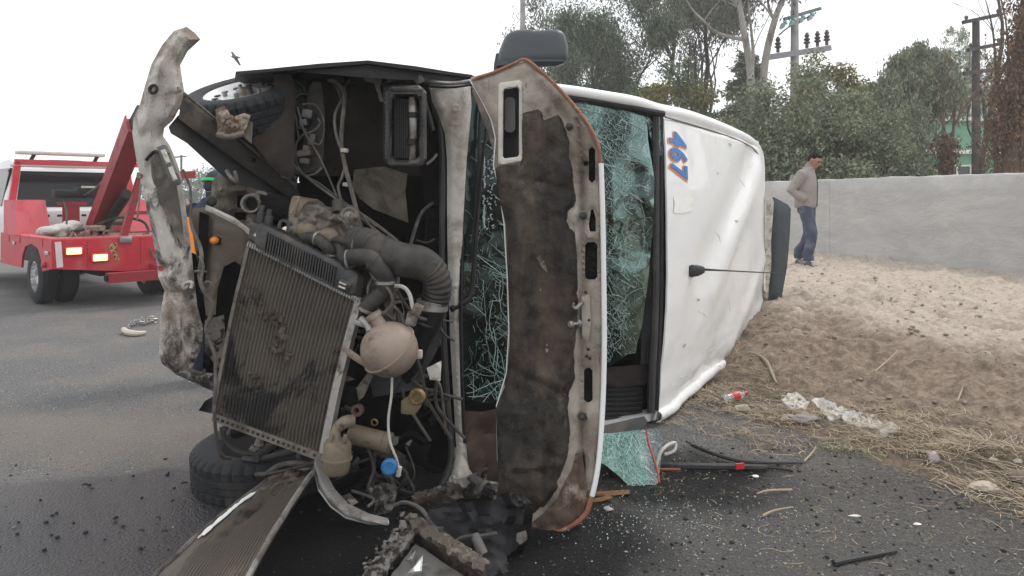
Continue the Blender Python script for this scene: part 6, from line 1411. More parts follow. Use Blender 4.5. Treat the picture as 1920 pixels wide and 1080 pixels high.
# ---- engine castings between the rail and the radiator
cast = MB()
for c_, r_, sq in (((610, 412, 3.75), .085, (1.1, .9, .8)), ((590, 400, 3.78), .07, (1, 1, 1)), ((640, 405, 3.8), .08, (1.2, 1, .7)), ((600, 432, 3.7), .07, (1.2, 1, .8)), ((575, 428, 3.72), .06, (1.3, 1, .8)), ((622, 440, 3.72), .07, (1, 1, .8)), ((650, 435, 3.78), .09, (1, 1, .8)), ((560, 445, 3.70), .06, (1.4, 1, .6)), ((668, 455, 3.74), .075, (1, 1, 1)), ((690, 470, 3.72), .08, (1, 1, 1)), ((640, 470, 3.78), .10, (1.2, 1, 1)), ((700, 520, 3.85), .14, (1, 1, 1.4)), ((720, 600, 3.95), .14, (.8, 1, 1.4)), ((660, 520, 3.85), .14, (1, 1, 1))):
    cast.ball(P(*c_), r_, 14, sq)
for i in range(26): cast.rbox(P(random.uniform(548, 680), random.uniform(402, 462), random.uniform(3.64, 3.72)), (random.uniform(.03, .08), .06, random.uniform(.02, .06)), .006, Matrix.Rotation(random.uniform(-.6, .6), 3, 'Y'))
for i in range(16):
    c_ = P(random.uniform(556, 672), random.uniform(400, 462), 3.66); cast.lathe([(0, .0), (.024, 0), (.026, .05), (.012, .055), (.012, .08), (0, .08)], c_, (random.uniform(-1, 1), -.6, random.uniform(-.2, 1)), 10)
fuse(cast, 'engine_block', mt['alloy'], VAN, .0085, 1)
tan = MB(); tan.tube([P(488, 388, 3.82), P(548, 398, 3.84), P(596, 404, 3.86)], [.075, .078, .07], 18); tan.build('steering_tube', mt['near_black'], VAN)
MB().tube([P(546, 397, 3.835), P(590, 403, 3.85), P(600, 405, 3.86)], [.084, .083, .07], 18).build('exhaust_shield', mt['alloy_tan'], VAN)
MB().lathe([(.05, 0), (.086, 0), (.088, .012), (.086, .03), (.05, .03)], P(549, 398, 3.83), (.98, .1, -.15), 20, closed=True).build('shield_band', mt['rust'], VAN)
for i, (c_, r_) in enumerate((((604, 448, 3.62), .05), ((616, 446, 3.62), .055), ((575, 432, 3.63), .05))):
    MB().ball(P(*c_), r_, 14, (1.1, .9, .9)).build('casting_boss', mt['alloy_tan'], VAN)
q = P(655, 406, 3.66); MB().lathe([(.0, .02), (.012, .02), (.016, .012), (.026, .012), (.03, .03), (.036, .035), (.045, .02), (.05, .03), (.05, -.01), (.0, -.012)], q, (.2, -.9, .25), 24).build('pulley', mt['alu'], VAN)
MB().tube([P(634, 376, 3.72), P(634, 398, 3.7)], .030, 12).build('sensor', mt['hose'], VAN)
# gear housing on the left with round port
gh = [(398, 340), (412, 322), (430, 318), (440, 345), (470, 352), (520, 366), (560, 376), (590, 384), (588, 410), (560, 412), (520, 402), (500, 425), (488, 450), (474, 444), (440, 418), (400, 396), (394, 372)]
gho = pl('gear_housing', gh, 3.92, .16, mt['alloy'], res=8, holes=[rrect(445, 366, 462, 390, 3), rrect(440, 398, 464, 412, 3)], relief=lambda x, y, d: .04*sst(0, 12, d) + .02*fbm(x*.03, y*.03, 5) + .012*math.exp(-((segd(x, y, 408, 367, 432, 360))/3.5)**2) + .012*math.exp(-((segd(x, y, 432, 360, 446, 348))/3.5)**2))
pl('housing_shadow', [(408, 350), (560, 380), (556, 412), (490, 450), (404, 396)], 4.15, .03, mt['near_black'], gho, res=16)
MB().lathe([(.034, 0), (.036, -.06), (.044, -.065), (.05, -.055), (.056, .05), (.04, .05)], P(474, 382, 3.80), (-.15, 1, 0), 22, closed=True).build('port_ring', mt['alu'], gho)
MB().lathe([(0, .0), (.04, 0), (.04, .01), (0, .01)], P(474, 382, 3.82), (-.15, 1, 0), 16).build('port_dark', mt['black'], gho)
TB('port_clamp', [(482, 362, 3.8), (496, 364, 3.8), (502, 382, 3.8), (494, 398, 3.8)], .012, mt['alloy'], gho)
MB().lathe([(0, .03), (.013, .03), (.015, 0), (0, 0)], P(415, 354, 3.87), (0, -1, .1), 8).build('bolt', mt['rust'], gho)
TB('drain_pipe', [(425, 320, 3.8), (434, 334, 3.76), (444, 340, 3.8), (440, 322, 3.85)], .010, mt['alu'], gho)
MB().ball(P(396, 378, 3.7), .028, 12).build('round_boss', mt['hose'], VAN)
pl('support_edge', [(386, 384), (402, 390), (440, 408), (474, 434), (476, 444), (440, 420), (400, 400), (384, 394)], 3.64, .03, M('scraped_edge', (.42, .40, .35), .6, 0, (.25, .22, .18), 8, .5, .7, bump=.2), res=6, relief=lambda x, y, d: .006*sst(0, 4, d))
pl('support_edge', [(462, 402), (474, 414), (482, 436), (478, 440), (460, 432)], 3.66, .02, mt['alloy'], res=6)
pl('radiator_support', [(358, 392), (386, 388), (404, 400), (440, 420), (474, 446), (470, 470), (456, 500), (440, 490), (420, 500), (408, 540), (404, 590), (386, 592), (378, 520), (366, 470), (360, 430)], 3.70, .03, mt['beige_steel'], res=9, relief=lambda x, y, d: .012*sst(0, 6, d) + .012*fbm(x*.02, y*.02, 3) - .02*math.exp(-(segd(x, y, 392, 420, 384, 560)/6)**2))
pl('dark_channel', [(374, 396), (392, 404), (390, 460), (386, 520), (376, 560), (370, 480)], 3.665, .012, mt['near_black'], res=9)
pl('inner_brace', [(352, 470), (374, 480), (384, 560), (408, 600), (410, 690), (380, 690), (384, 630), (366, 560)], 3.78, .03, mt['near_black'], res=12, relief=lambda x, y, d: .03*fbm(x*.03, y*.03))
pl('rear_shadow_panel', [(396, 480), (470, 440), (520, 470), (470, 700), (420, 760), (384, 700), (400, 600)], 3.95, .03, mt['near_black'], res=20, relief=lambda x, y, d: .05*fbm(x*.02, y*.02))
ol = MB().ball(P(402, 451, 3.655), .022, 12, (1, 1.2, .9)).build('side_repeater', mt['orange_lens'], VAN); pl('repeater_mount', rrect(400, 444, 414, 459, 3), 3.675, .02, mt['near_black'], ol, res=6)
pl('lower_crossmember', [(384, 600), (420, 590), (424, 660), (410, 690), (384, 660)], 3.72, .05, mt['mudframe'], res=10, relief=lambda x, y, d: .02*fbm(x*.05, y*.05))

# ---- radiator
def lerp3(a, b, t): return a + (b - a) * t
rTL, rTR, rBR, rBL = P(471, 460, 3.60), P(670, 563, 3.50), P(603, 850, 3.40), P(405, 776, 3.48)
def rad(u, v, off=0.0):
    p = lerp3(lerp3(rTL, rTR, u), lerp3(rBL, rBR, u), v); n = (rTR - rTL).cross(rBL - rTL).normalized()
    if n.y > 0: n = -n
    q = p + n * (off + .03*math.sin(u*3.14)*math.sin(v*3.14)*.4 + .004*fbm(u*4, v*4, 2)); return q - (rTR - rTL).normalized() * .010*math.sin(v*3.14)
rd_ = empty('radiator', (0, 0, 0), None, None); rd_.parent = VAN
nf = 31; core = MB()
def core_fn(u, v):
    k_ = u * nf; f = k_ - math.floor(k_); prof_ = sst(.0, .30, f)*(1 - sst(.62, .92, f))
    dmg = .006*max(0, fbm(u*9, v*9, 6, 3)); return rad(u, v, .0085*prof_ - dmg)
core.grid(core_fn, nf*8, 60); core.grid(lambda u, v: rad(u, v, -.045), 6, 6); tag(core.build('core_fins', mt['core'], rd_, angle=180), kind='stuff')
up_ = (rTL - rBL).normalized(); nn_ = (rTR - rTL).cross(rBL - rTL).normalized(); nn_ = -nn_ if nn_.y > 0 else nn_
# header seam, tank and ribs
def radbar(name, u0, v0, u1, v1, w, h, off, mat, par=None):
    return MB().bar(rad(u0, v0, off), rad(u1, v1, off), w, h, nn_).build(name, mat, par or rd_, smooth=False)
radbar('header_seam', -.02, -.004, 1.03, -.004, .022, .075, -.02, mt['alu']); cr_ = MB()
for i in range(46): cr_.bar(rad(-.01 + 1.02*i/45, -.016, .022), rad(-.01 + 1.02*i/45, .012, .022), .006, .008, nn_)
cr_.build('seam_crimps', mt['alu'], rd_, smooth=False)
tk = MB()
def tank_ring(u):
    c = rad(u, 0, -.012) + up_*.066; w = .066 if .05 < u < .97 else .05
    return (c, w, .060 if .05 < u < .97 else .05, (up_ + nn_*.15).normalized(), nn_)
loft(tk, [tank_ring(u) for u in (-.01, .04, .08, .2, .35, .5, .65, .8, .9, .95, .99)], 24, .45); tk.v = [v for v in tk.v]; tank = tk.build('header_tank', mt['tank_black'], rd_)
for i in range(27):
    u = .17 + .63*i/26; c = rad(u, 0, -.012) + up_*.066; rbm = MB(); rbm.bar(c - up_*.055 + nn_*.056, c + up_*.035 + nn_*.064, .007, .026, nn_); rbm.bar(c + up_*.058 + nn_*.045, c + up_*.068 - nn_*.02, .006, .018, up_)
    rbm.build('rib', mt['hose'], tank)
for q in ([rad(.17, 0, .048) + up_*.015, rad(.80, 0, .048) + up_*.015], [rad(.15, 0, .0) + up_*.118, rad(.82, 0, .0) + up_*.118]): MB().tube(q, .006, 5).build('rib_rail', mt['hose'], tank)
for u, mm in ((.03, 'tank_black'), (.10, 'tank_black')):
    MB().lathe([(.022, 0), (.020, .05), (.014, .055), (.012, .085), (.0, .085)], rad(u, 0, -.01) + up_*.12, up_ + nn_*.2, 12).build('filler_neck', mt[mm], tank)
MB().tube([rad(.2, 0, -.02) + up_*.10, rad(.2, 0, -.02) + up_*.17, rad(.27, 0, -.02) + up_*.18, rad(.28, 0, -.02) + up_*.11], .010, 6, smooth=3).build('tank_handle', mt['tank_black'], tank)
for u in (.06, .09): MB().bar(rad(u-.02, 0, .035) + up_*.06, rad(u+.07, 0, .035) + up_*.055, .012, .01, nn_).build('tank_clip', mt['clear_lens'], tank, smooth=False)
MB().rbox(rad(.90, 0, .03) + up_*.05, (.06, .05, .04), .006, Matrix.Rotation(R(28), 3, 'Y')).build('outlet_block', mt['tank_black'], tank)
for dv in (.0, .018): MB().bar(rad(.86, 0, .062) + up_*(.045 - dv), rad(.92, 0, .062) + up_*(.048 - dv), .008, .01, nn_).build('tank_clip', mt['clear_lens'], tank, smooth=False)
# side channels and foot
def chan(name, u, mat, w=.03):
    m_ = MB(); 
    for i in range(12): m_.bar(rad(u, i/12*1.0, -.012), rad(u, (i+1)/12, -.012), w, .06, nn_)
    return m_.build(name, mat, rd_, smooth=False)
chan('side_channel', 1.018, mt['alu'], .034); chan('side_channel', -.012, mt['alloy'], .016)
ft_ = radbar('bottom_channel', -.01, 1.018, 1.03, 1.018, .034, .07, -.015, mt['alloy'])
for i in range(20):
    radbar('slot', .03 + .048*i, 1.018, .055 + .048*i, 1.018, .012, .008, .019, mt['black'], ft_)
for u in (.1, .45, .8): MB().lathe([(0, .02), (.012, .02), (.014, 0), (0, 0)], rad(u, 1.05, -.01), -up_, 8).build('mount_peg', mt['rubber'], rd_)
# mud caked on the core
for name_, cu_, cv_, su, sv, n_b in (('mud_clump', .35, .33, .05, .03, 46), ('mud_clump', .46, .40, .03, .03, 24), ('mud_clump', .50, .52, .05, .03, 26), ('mud_clump', .30, .72, .04, .03, 12)):
    m_ = MB()
    for _ in range(n_b): m_.ball(rad(random.gauss(cu_, su), random.gauss(cv_, sv), random.uniform(.004, .02)), random.uniform(.004, .013), 7, (1.4, 1, .8))
    fuse(m_, name_, mt['mud'], rd_, .0045, 0)

# ---- hoses
def ribbed(name, pts, r0, mat, ribs, n=20, amp=.004, par=None):
    q = cat([P(*p) for p in pts], 16, False); L = len(q); rs = []
    for i in range(L):
        t = i/(L-1); rr = r0(t) if callable(r0) else r0; rb_ = 0
        for (ta, tb, cnt) in ribs:
            if ta <= t <= tb: rb_ = amp*(.5 + .5*math.cos((t-ta)/(tb-ta)*cnt*2*math.pi))
        rs.append(rr + rb_)
    return MB().tube(q, rs, n).build(name, mat, par or VAN)
ih = ribbed('intake_hose', [(662, 452, 3.62), (690, 458, 3.58), (716, 474, 3.54), (752, 487, 3.54), (784, 492, 3.56), (808, 505, 3.58), (820, 530, 3.6), (818, 556, 3.62), (812, 572, 3.63)], lambda t: .070 + .012*sst(.1, .3, t) - .016*sst(.5, .7, t), mt['hose'], [(.0, .18, 6), (.62, .92, 7)], n=26, amp=.006)
for t_, p_, d_ in ((0, (782, 492, 3.56), (1, 0, -.35)), (0, (715, 474, 3.54), (1, 0, -.4))):
    MB().lathe([(.085 if p_[0] < 760 else .078, -.006), (.089 if p_[0] < 760 else .082, 0), (.085 if p_[0] < 760 else .078, .006)], P(*p_), d_, 26).build('hose_clip', mt['hose'], ih)
MB().lathe([(.072, -.02), (.076, -.016), (.076, .016), (.072, .02)], P(811, 574, 3.63), (-.1, 0, -1), 26).build('hose_clamp', mt['steel'], ih)
MB().tube([P(811, 576, 3.63), P(806, 600, 3.64), P(796, 618, 3.66), P(780, 650, 3.7), P(760, 720, 3.8)], [.066, .062, .06, .06, .055], 20, smooth=5).build('air_pipe', mt['black'], VAN)
for q in ((806, 590), (800, 606)): MB().lathe([(.062, -.008), (.069, 0), (.062, .008)], P(q[0], q[1], 3.645), (-.3, 0, -1), 22).build('pipe_rib', mt['tank_black'], VAN)
for pts, r_ in (([(648, 486, 3.5), (672, 482, 3.46), (694, 484, 3.45), (708, 500, 3.45), (722, 520, 3.47), (722, 545, 3.5), (712, 552, 3.5), (694, 568, 3.5), (684, 580, 3.5)], .040), ([(570, 446, 3.6), (590, 446, 3.56), (606, 456, 3.54), (618, 470, 3.55), (616, 486, 3.58)], .028), ([(624, 452, 3.6), (650, 452, 3.57), (664, 466, 3.56), (664, 486, 3.58)], .024), ([(634, 455, 3.6), (640, 480, 3.56), (646, 494, 3.56)], .028), ([(560, 470, 3.62), (572, 448, 3.6), (590, 446, 3.58)], .022)):
    ribbed('coolant_hose', pts, r_, mt['hose'], [], n=16)
for x, y, Yc, rr, dd in ((652, 486, 3.49, .041, (1, 0, .05)), (684, 580, 3.5, .041, (-.5, 0, -1)), (722, 530, 3.475, .041, (0, 0, 1)), (592, 447, 3.56, .029, (1, 0, -.2)), (617, 478, 3.56, .029, (0, 0, 1)), (664, 476, 3.57, .025, (0, 0, 1)), (668, 456, 3.61, .074, (1, 0, -.2)), (811, 566, 3.63, .074, (-.1, 0, -1))):
    MB().lathe([(rr, -.008), (rr+.004, -.006), (rr+.004, .006), (rr, .008)], P(x, y, Yc), dd, 18).build('hose_clamp', mt['alu'], VAN)
MB().lathe([(.041, -.012), (.045, -.008), (.045, .008), (.041, .012)], P(700, 490, 3.45), (1, 0, -.6), 18).build('hose_clamp', mt['rubber'], VAN)
pl('bonnet_cable_bracket', [(640, 486), (664, 484), (668, 500), (646, 506)], 3.47, .02, mt['hose'], res=6)
wires = [([(694, 510, 3.5), (704, 524, 3.46), (722, 534, 3.45), (736, 560, 3.45), (728, 580, 3.45), (700, 600, 3.44), (670, 604, 3.43)], .008, 'wire'), ([(735, 536, 3.5), (756, 538, 3.48), (768, 552, 3.47), (774, 576, 3.47), (780, 582, 3.47)], .010, 'cable_white'), ([(700, 520, 3.5), (690, 540, 3.5), (692, 570, 3.5)], .006, 'wire'), ([(735, 570, 3.5), (752, 590, 3.5), (762, 620, 3.5), (770, 652, 3.5), (786, 668, 3.48)], .008, 'wire'), ([(722, 560, 3.52), (730, 590, 3.5), (738, 604, 3.5)], .012, 'hose'), ([(700, 575, 3.52), (712, 595, 3.5), (720, 606, 3.5)], .014, 'hose'),
         ([(735, 700, 3.46), (734, 740, 3.46), (728, 790, 3.46), (732, 830, 3.46), (744, 862, 3.46), (750, 892, 3.46)], .0065, 'cable_white'), ([(745, 545, 3.55), (760, 570, 3.55), (775, 590, 3.55), (800, 600, 3.55)], .009, 'wire_black'), ([(560, 800, 3.6), (620, 760, 3.6), (660, 770, 3.65)], .012, 'wire_black'), ([(690, 840, 3.7), (700, 880, 3.7), (690, 915, 3.65), (702, 935, 3.6)], .008, 'wire_black'), ([(660, 920, 3.5), (700, 935, 3.45), (690, 950, 3.4)], .007, 'wire'), ([(700, 600, 3.5), (715, 585, 3.48), (740, 600, 3.47)], .007, 'wire'), ([(770, 640, 3.6), (790, 700, 3.6), (800, 760, 3.65)], .010, 'wire_black'), ([(760, 500, 3.75), (775, 440, 3.9), (790, 400, 4.0), (812, 380, 4.0)], .010, 'wire_black'), ([(800, 410, 4.0), (800, 430, 4.0), (795, 450, 4.0)], .012, 'near_black'), ([(780, 450, 4.0), (800, 455, 4.0), (815, 448, 4.0)], .006, 'wire_black')]
for q, r_, mm in wires: TB('engine_wire', q, r_, mt[mm], n=6)
for _ in range(34):
    x, y = random.uniform(600, 800), random.uniform(470, 640); Yd = 3.60 + .0007*(x-560) + random.uniform(0, .14)
    if x + .45*(y-400) < 560 + 40: continue
    q = [(x, y, Yd)]; a = random.uniform(0, 6.28)
    for _k in range(random.randint(2, 4)):
        a += random.gauss(0, .8); x += math.cos(a)*random.uniform(14, 40); y += math.sin(a)*random.uniform(10, 30)
        if x + .55*(y-455) < 660: break
        q.append((min(x, 822), max(455, y), Yd + random.uniform(-.05, .05)))
    if len(q) > 1: TB('engine_wire', q, random.uniform(.0045, .011), mt[random.choice(('wire', 'wire_black', 'hose', 'wire_black'))], n=6)
for _ in range(26):
    x, y = random.uniform(690, 820), random.uniform(560, 930)
    TB('bay_wire', [(x, y, 3.75), (x + random.uniform(-40, 40), y + random.uniform(10, 60), 3.72), (x + random.uniform(-60, 60), y + random.uniform(20, 110), 3.78)], random.uniform(.004, .010), mt[random.choice(('wire_black', 'rail', 'wire'))], n=6)
for c_, sz, rot in (((783, 580, 3.46), (.045, .04, .05), .5), ((676, 606, 3.44), (.06, .04, .025), .3), ((772, 598, 3.5), (.05, .05, .06), .2), ((748, 884, 3.45), (.022, .02, .05), .2), ((786, 664, 3.47), (.03, .03, .04), 0)):
    MB().rbox(P(*c_), sz, .006, Matrix.Rotation(rot, 3, 'Y')).build('connector', mt['alu' if c_[1] < 620 else 'cable_white'], VAN)
# ---- expansion tank (ball) with seam ring and neck
ec = P(730, 655, 3.42); ext = MB().ball(ec, .132, 36, (1, 1, .96)).build('expansion_tank', mt['expansion'], VAN, angle=180)
sx1 = Vector((.62, -.1, .78)).normalized(); axr = Vector((-.56, -.38, .74))
MB().lathe([(.128, -.005), (.139, -.004), (.139, .004), (.128, .005)], ec, axr, 48).build('seam_ring', mt['expansion'], ext)
MB().lathe([(.034, -.02), (.030, .02), (.030, .04), (.037, .042), (.037, .06), (.0, .062)], P(712, 609, 3.42), (-.5, -.1, .85), 16).build('tank_neck', mt['expansion'], ext)
pl('tank_bracket', [(646, 652), (656, 654), (684, 674), (694, 690), (684, 688), (664, 676), (648, 664)], 3.40, .02, mt['expansion'], ext, res=6, relief=lambda x, y, d: .006*sst(0, 4, d))
MB().tube([P(676, 598, 3.44), P(690, 610, 3.42), P(694, 622, 3.4)], .018, 10, smooth=3).build('tank_tap', mt['alu'], ext)
MB().ball(P(732, 700, 3.4), .015, 8).build('tank_drain', mt['beige_plastic'], ext)
pl('tank_tray', [(690, 700), (760, 700), (800, 600), (830, 560), (828, 640), (780, 730), (700, 745)], 3.72, .03, M('dark_tray', (.03, .03, .033), .6, 0, (.06, .055, .05), 5, .5, .7, bump=.2), res=16, relief=lambda x, y, d: .02*fbm(x*.02, y*.02))
# brackets below
for q, mm in (([(668, 728), (688, 700), (700, 704), (682, 744), (672, 752)], 'alloy'), ([(624, 706), (650, 704), (668, 712), (640, 716), (640, 722), (660, 724), (622, 726)], 'alloy'), ([(638, 720), (672, 726), (666, 750), (640, 764), (624, 748)], 'near_black'), ([(800, 690), (828, 676), (826, 714), (806, 712)], 'cable_white')): pl('engine_bracket', q, 3.52, .025, mt[mm], res=6, relief=lambda x, y, d: .008*sst(0, 4, d) + .008*fbm(x*.07, y*.07))
MB().lathe([(.014, 0), (.028, .0), (.028, .03), (.014, .03)], P(673, 768, 3.52), (-.2, -1, .1), 14, closed=True).build('bush', M('reddish_bush', (.11, .055, .045), .6, bump=.2), VAN)
# cream reservoir, filter, blue cap, yellow ring
rs = MB(); c_ = P(632, 852, 3.36)
rs.lathe([(.0, -.088), (.05, -.084), (.06, -.07), (.062, -.022), (.069, -.02), (.069, -.010), (.062, -.008), (.062, .045), (.054, .062), (.03, .07), (.0, .07)], c_, (.06, -.05, 1), 26); res_ = rs.build('fluid_reservoir', mt['beige_plastic'], VAN)
MB().tube([P(628, 826, 3.36), P(630, 806, 3.37), P(646, 792, 3.38), (P(662, 790, 3.4))], [.026, .024, .03, .03], 12, smooth=4).build('reservoir_neck', mt['beige_plastic'], res_)
for s in (-1, 1): MB().tube([P(632 + 14*s, 830, 3.33), P(636 + 12*s, 815, 3.33)], .010, 6).build('reservoir_clip', mt['beige_plastic'], res_)
MB().lathe([(0, -.10), (.045, -.10), (.048, -.09), (.048, .07), (.053, .075), (.053, .105), (.045, .11), (0, .11)], P(692, 822, 3.55), (.95, -.1, -.2), 22).build('oil_filter', mt['beige_plastic'], VAN)
MB().lathe([(0, .012), (.028, .014), (.038, .006), (.038, -.014), (0, -.014)], P(730, 876, 3.42), (.1, -1, .1), 24).build('blue_cap', mt['blue_cap'], VAN)
yp = pl('lock_bracket', [(752, 752), (766, 742), (786, 732), (794, 744), (790, 762), (778, 778), (752, 776)], 3.62, .03, M('ochre_bracket', (.20, .155, .09), .6, 0, (.08, .06, .045), 8, .5, .7, bump=.3), res=6, relief=lambda x, y, d: .01*sst(0, 5, d))
MB().lathe([(.024, 0), (.034, -.004), (.040, .004), (.040, .022), (.024, .022)], P(781, 745, 3.58), (.1, 1, 0), 20, closed=True).build('yellow_ring', mt['yellow'], yp)
MB().lathe([(.013, -.006), (.019, 0), (.013, .006)], P(702, 792, 3.62), (.1, 1, 0), 14, closed=True).build('yellow_ring', mt['yellow'], VAN)
# deep shadow clutter behind (tubes and boxes in the dark)
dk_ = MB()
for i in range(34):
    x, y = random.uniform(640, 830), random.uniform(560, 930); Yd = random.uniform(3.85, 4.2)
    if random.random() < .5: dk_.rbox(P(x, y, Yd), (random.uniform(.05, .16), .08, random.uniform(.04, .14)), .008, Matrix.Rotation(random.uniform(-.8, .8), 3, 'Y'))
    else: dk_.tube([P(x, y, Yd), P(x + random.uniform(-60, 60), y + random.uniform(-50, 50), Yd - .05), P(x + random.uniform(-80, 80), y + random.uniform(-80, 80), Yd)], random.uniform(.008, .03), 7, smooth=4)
tag(dk_.build('engine_clutter', mt['near_black'], VAN), kind='stuff')
# white lower wing lip curving to the ground
def lipf(u, v):
    path = [(592, 884, 3.5), (600, 918, 3.44), (622, 948, 3.4), (650, 968, 3.36), (690, 978, 3.32), (728, 980, 3.3)]
    t = u*5; i = min(4, int(t)); f = t - i; a, b_ = P(*path[i]), P(*path[i+1]); p = a.lerp(b_, f)
    return p + Vector((-.01, .08, .10*(1-u)**.7 + .012)) * v * (1.0 - .75*u) + Vector((0, -.02*math.sin(v*3), 0))
MB().grid(lipf, 40, 8, .008).build('lower_wing', mt['alu'], VAN)
MB().tube([lipf(i/30, 0) for i in range(31)], .010, 6).build('wing_lip', mt['trim_white'], VAN)
# litter caught in the lower bay
for q, mm in (([(690, 912), (720, 905), (745, 912), (742, 935), (735, 960), (700, 968), (704, 940)], 'mudframe'), ([(640, 930), (656, 925), (672, 942), (652, 952)], 'alu'), ([(770, 930), (820, 920), (860, 940), (780, 950)], 'mud')): pl('mangled_panel', q, 3.48, .02, mt[mm], res=7, relief=lambda x, y, d: .04*fbm(x*.05, y*.05, 3))
# ------------------------------------------------------------------ loose wreckage and litter on the ground
def ground_pt(x, y, z=0.0):
    Y = (CH - z) * F / (y - HY); return Vector(((x - CX) / F * Y, Y, z))
def bank_pt(x, y):                                   # walk along the sight line until it meets the bank
    Y = 2.5
    while Y < 14:
        p = P(x, y, Y)
        if p.z <= max(0, bank_h(p.x, p.y)): return Vector((p.x, p.y, max(0, bank_h(p.x, p.y))))
        Y += .01
    return P(x, y, 14)
# torn condenser leaning out to the front
cTL, cTR, cBR, cBL = P(500, 890, 3.58), P(590, 882, 3.50), P(452, 1100, 2.72), P(262, 1096, 2.80)
def cond(u, v, off=0.0):
    p = lerp3(lerp3(cTL, cTR, u), lerp3(cBL, cBR, u), v); n = (cTR - cTL).cross(cBL - cTL).normalized(); n = -n if n.z < 0 else n
    return p + n * (off + .02*math.sin(v*3.1) + .012*fbm(u*3, v*3, 5) - .03*(1-u)**4)
CD = empty('condenser_panel', (-.75, 3.1, 0), 'long finned radiator panel torn loose and leaning from the van on to the wet asphalt', 'radiator panel')
nf2 = 32
def cond_fn(u, v):
    k_ = u*nf2; f = k_ - math.floor(k_); flat = sst(.18, .34, u + .1*fbm(u*5, v*6, 3)) ; return cond(u, v, .011*sst(0, .3, f)*(1-sst(.6, .9, f))*flat)
mcore = M('condenser_fins', (.085, .07, .054), .6, .2, (.17, .145, .115), 2.6, .45, .66, (.015, .012, .011), 2.4, .52, .62, var=.3, bump=.25)
tag(MB().grid(cond_fn, nf2*8, 60).grid(lambda u, v: cond(u, v, -.03), 8, 8).build('fins', mcore, CD, angle=180), kind='stuff')
for u, r_, mm in ((-.02, .014, 'alloy'), (1.015, .012, 'alu')): MB().tube([cond(u, i/12, .0) for i in range(13)], r_, 8).build('side_rail', mt[mm], CD)
MB().tube([cond(-.02, -.01, 0), cond(.5, -.02, 0), cond(1.02, -.01, 0)], .014, 8).build('end_rail', mt['alloy'], CD)
m_ = MB().grid(lambda u, v: cond(.06 + .10*u + .10*v*0 + .06*(1-v), .22 + .42*v, .010 + .004*fbm(u*4, v*9)), 6, 30, .003); m_.build('torn_seal_strip', mt['trim_white'], CD)
m_ = MB()
for _ in range(60): m_.ball(cond(random.uniform(.3, .85), abs(random.gauss(.10, .07)), .012), random.uniform(.006, .018), 7, (1.3, 1.3, .5))
fuse(m_, 'mud_clump', mt['mud'], CD, .006, 0)

# crushed lamp box in front
BXc = P(775, 985, 3.02)
BX = empty('crushed_lamp_box', (BXc.x, BXc.y - .15, 0), 'mud caked broken lamp box with shiny reflector scraps lying on the road in front', 'lamp box')
e1 = (P(690, 1090, 2.72) - BXc); e2 = (P(905, 1068, 2.78) - BXc)
def bxp(a, b_, h=0.0): return BXc + e1*a + e2*b_ + Vector((0, .15, .98)).normalized()*h
def bplate(name, f, nu, nv, th, mat): return MB().grid(f, nu, nv, th).build(name, mat, BX)
bplate('face', lambda u, v: bxp(.10 + .9*u, .10 + .9*v, -.035 + .008*fbm(u*4, v*4, 3)), 14, 14, -.02, M('grey_lamp_face', (.13, .125, .115), .45, 0, (.06, .05, .042), 6, .45, .65, (.28, .26, .23), 9, .62, .7, bump=.3))
bplate('frame', lambda u, v: bxp(-.06 + 1.1*u, -.07 + .16*v, .008*fbm(u*12, v*3, 2) + .006*math.sin(v*3.1)), 40, 8, -.03, mt['mudframe'])
bplate('frame', lambda u, v: bxp(-.04 + .11*v, -.05 + 1.1*u, .008*fbm(u*12, v*3, 9) + .006*math.sin(v*3.1)), 40, 8, -.03, M('straw_mud_frame', (.075, .06, .047), .85, 0, (.17, .145, .115), 22, .52, .64, (.02, .017, .014), 8, .52, .66, bump=.8))
bplate('side_wall', lambda u, v: bxp(-.07 + 1.1*u, -.075 - .10*v, -.02 - .10*v + .02*fbm(u*8, v*4, 6)), 30, 8, -.02, mt['mudframe'])
bplate('side_wall', lambda u, v: bxp(-.075 - .10*v, -.07 + 1.1*u, -.02 - .10*v + .02*fbm(u*8, v*4, 7)), 30, 8, -.02, mt['mud'])
sil = M('broken_reflector', (.75, .75, .73), .12, .9, (.3, .28, .25), 14, .5, .7, bump=.3, bs=20)
for (pa, h) in ((((.28, .16), (.50, .20), (.52, .32), (.38, .30)), .0), (((.52, .30), (.66, .34), (.60, .50), (.48, .44)), .01), (((.34, .32), (.46, .36), (.40, .48)), -.005)):
    q = [bxp(a, b_, -.015 + h + .02*i) for i, (a, b_) in enumerate(pa)]; n_ = len(q); MB().add(q + [p - Vector((0, 0, .006)) for p in q], [tuple(range(n_)), tuple(range(2*n_-1, n_-1, -1))] + [(i, (i+1) % n_, n_+(i+1) % n_, n_+i) for i in range(n_)]).build('reflector_shard', sil, BX, smooth=False)
m_ = MB()
for _ in range(170):
    if random.random() < .6: a, b_ = random.uniform(-.1, 1), random.gauss(-.05, .06)
    else: a, b_ = random.gauss(-.04, .05), random.uniform(-.1, 1)
    m_.ball(bxp(a, b_, random.uniform(.0, .03)), random.uniform(.004, .011), 7, (1.2, 1.1, .7))
tag(fuse(m_, 'mud_crust', M('grey_mud_crust', (.15, .135, .12), .9, 0, (.03, .026, .024), 22, .48, .6, bump=.8, bs=90), BX, .0045, 0), kind='stuff')
MB().lathe([(0, .01), (.014, .008), (.016, 0), (0, 0)], bxp(.02, .02, .04), (0, 0, 1), 10).build('bolt', mt['alloy'], BX)
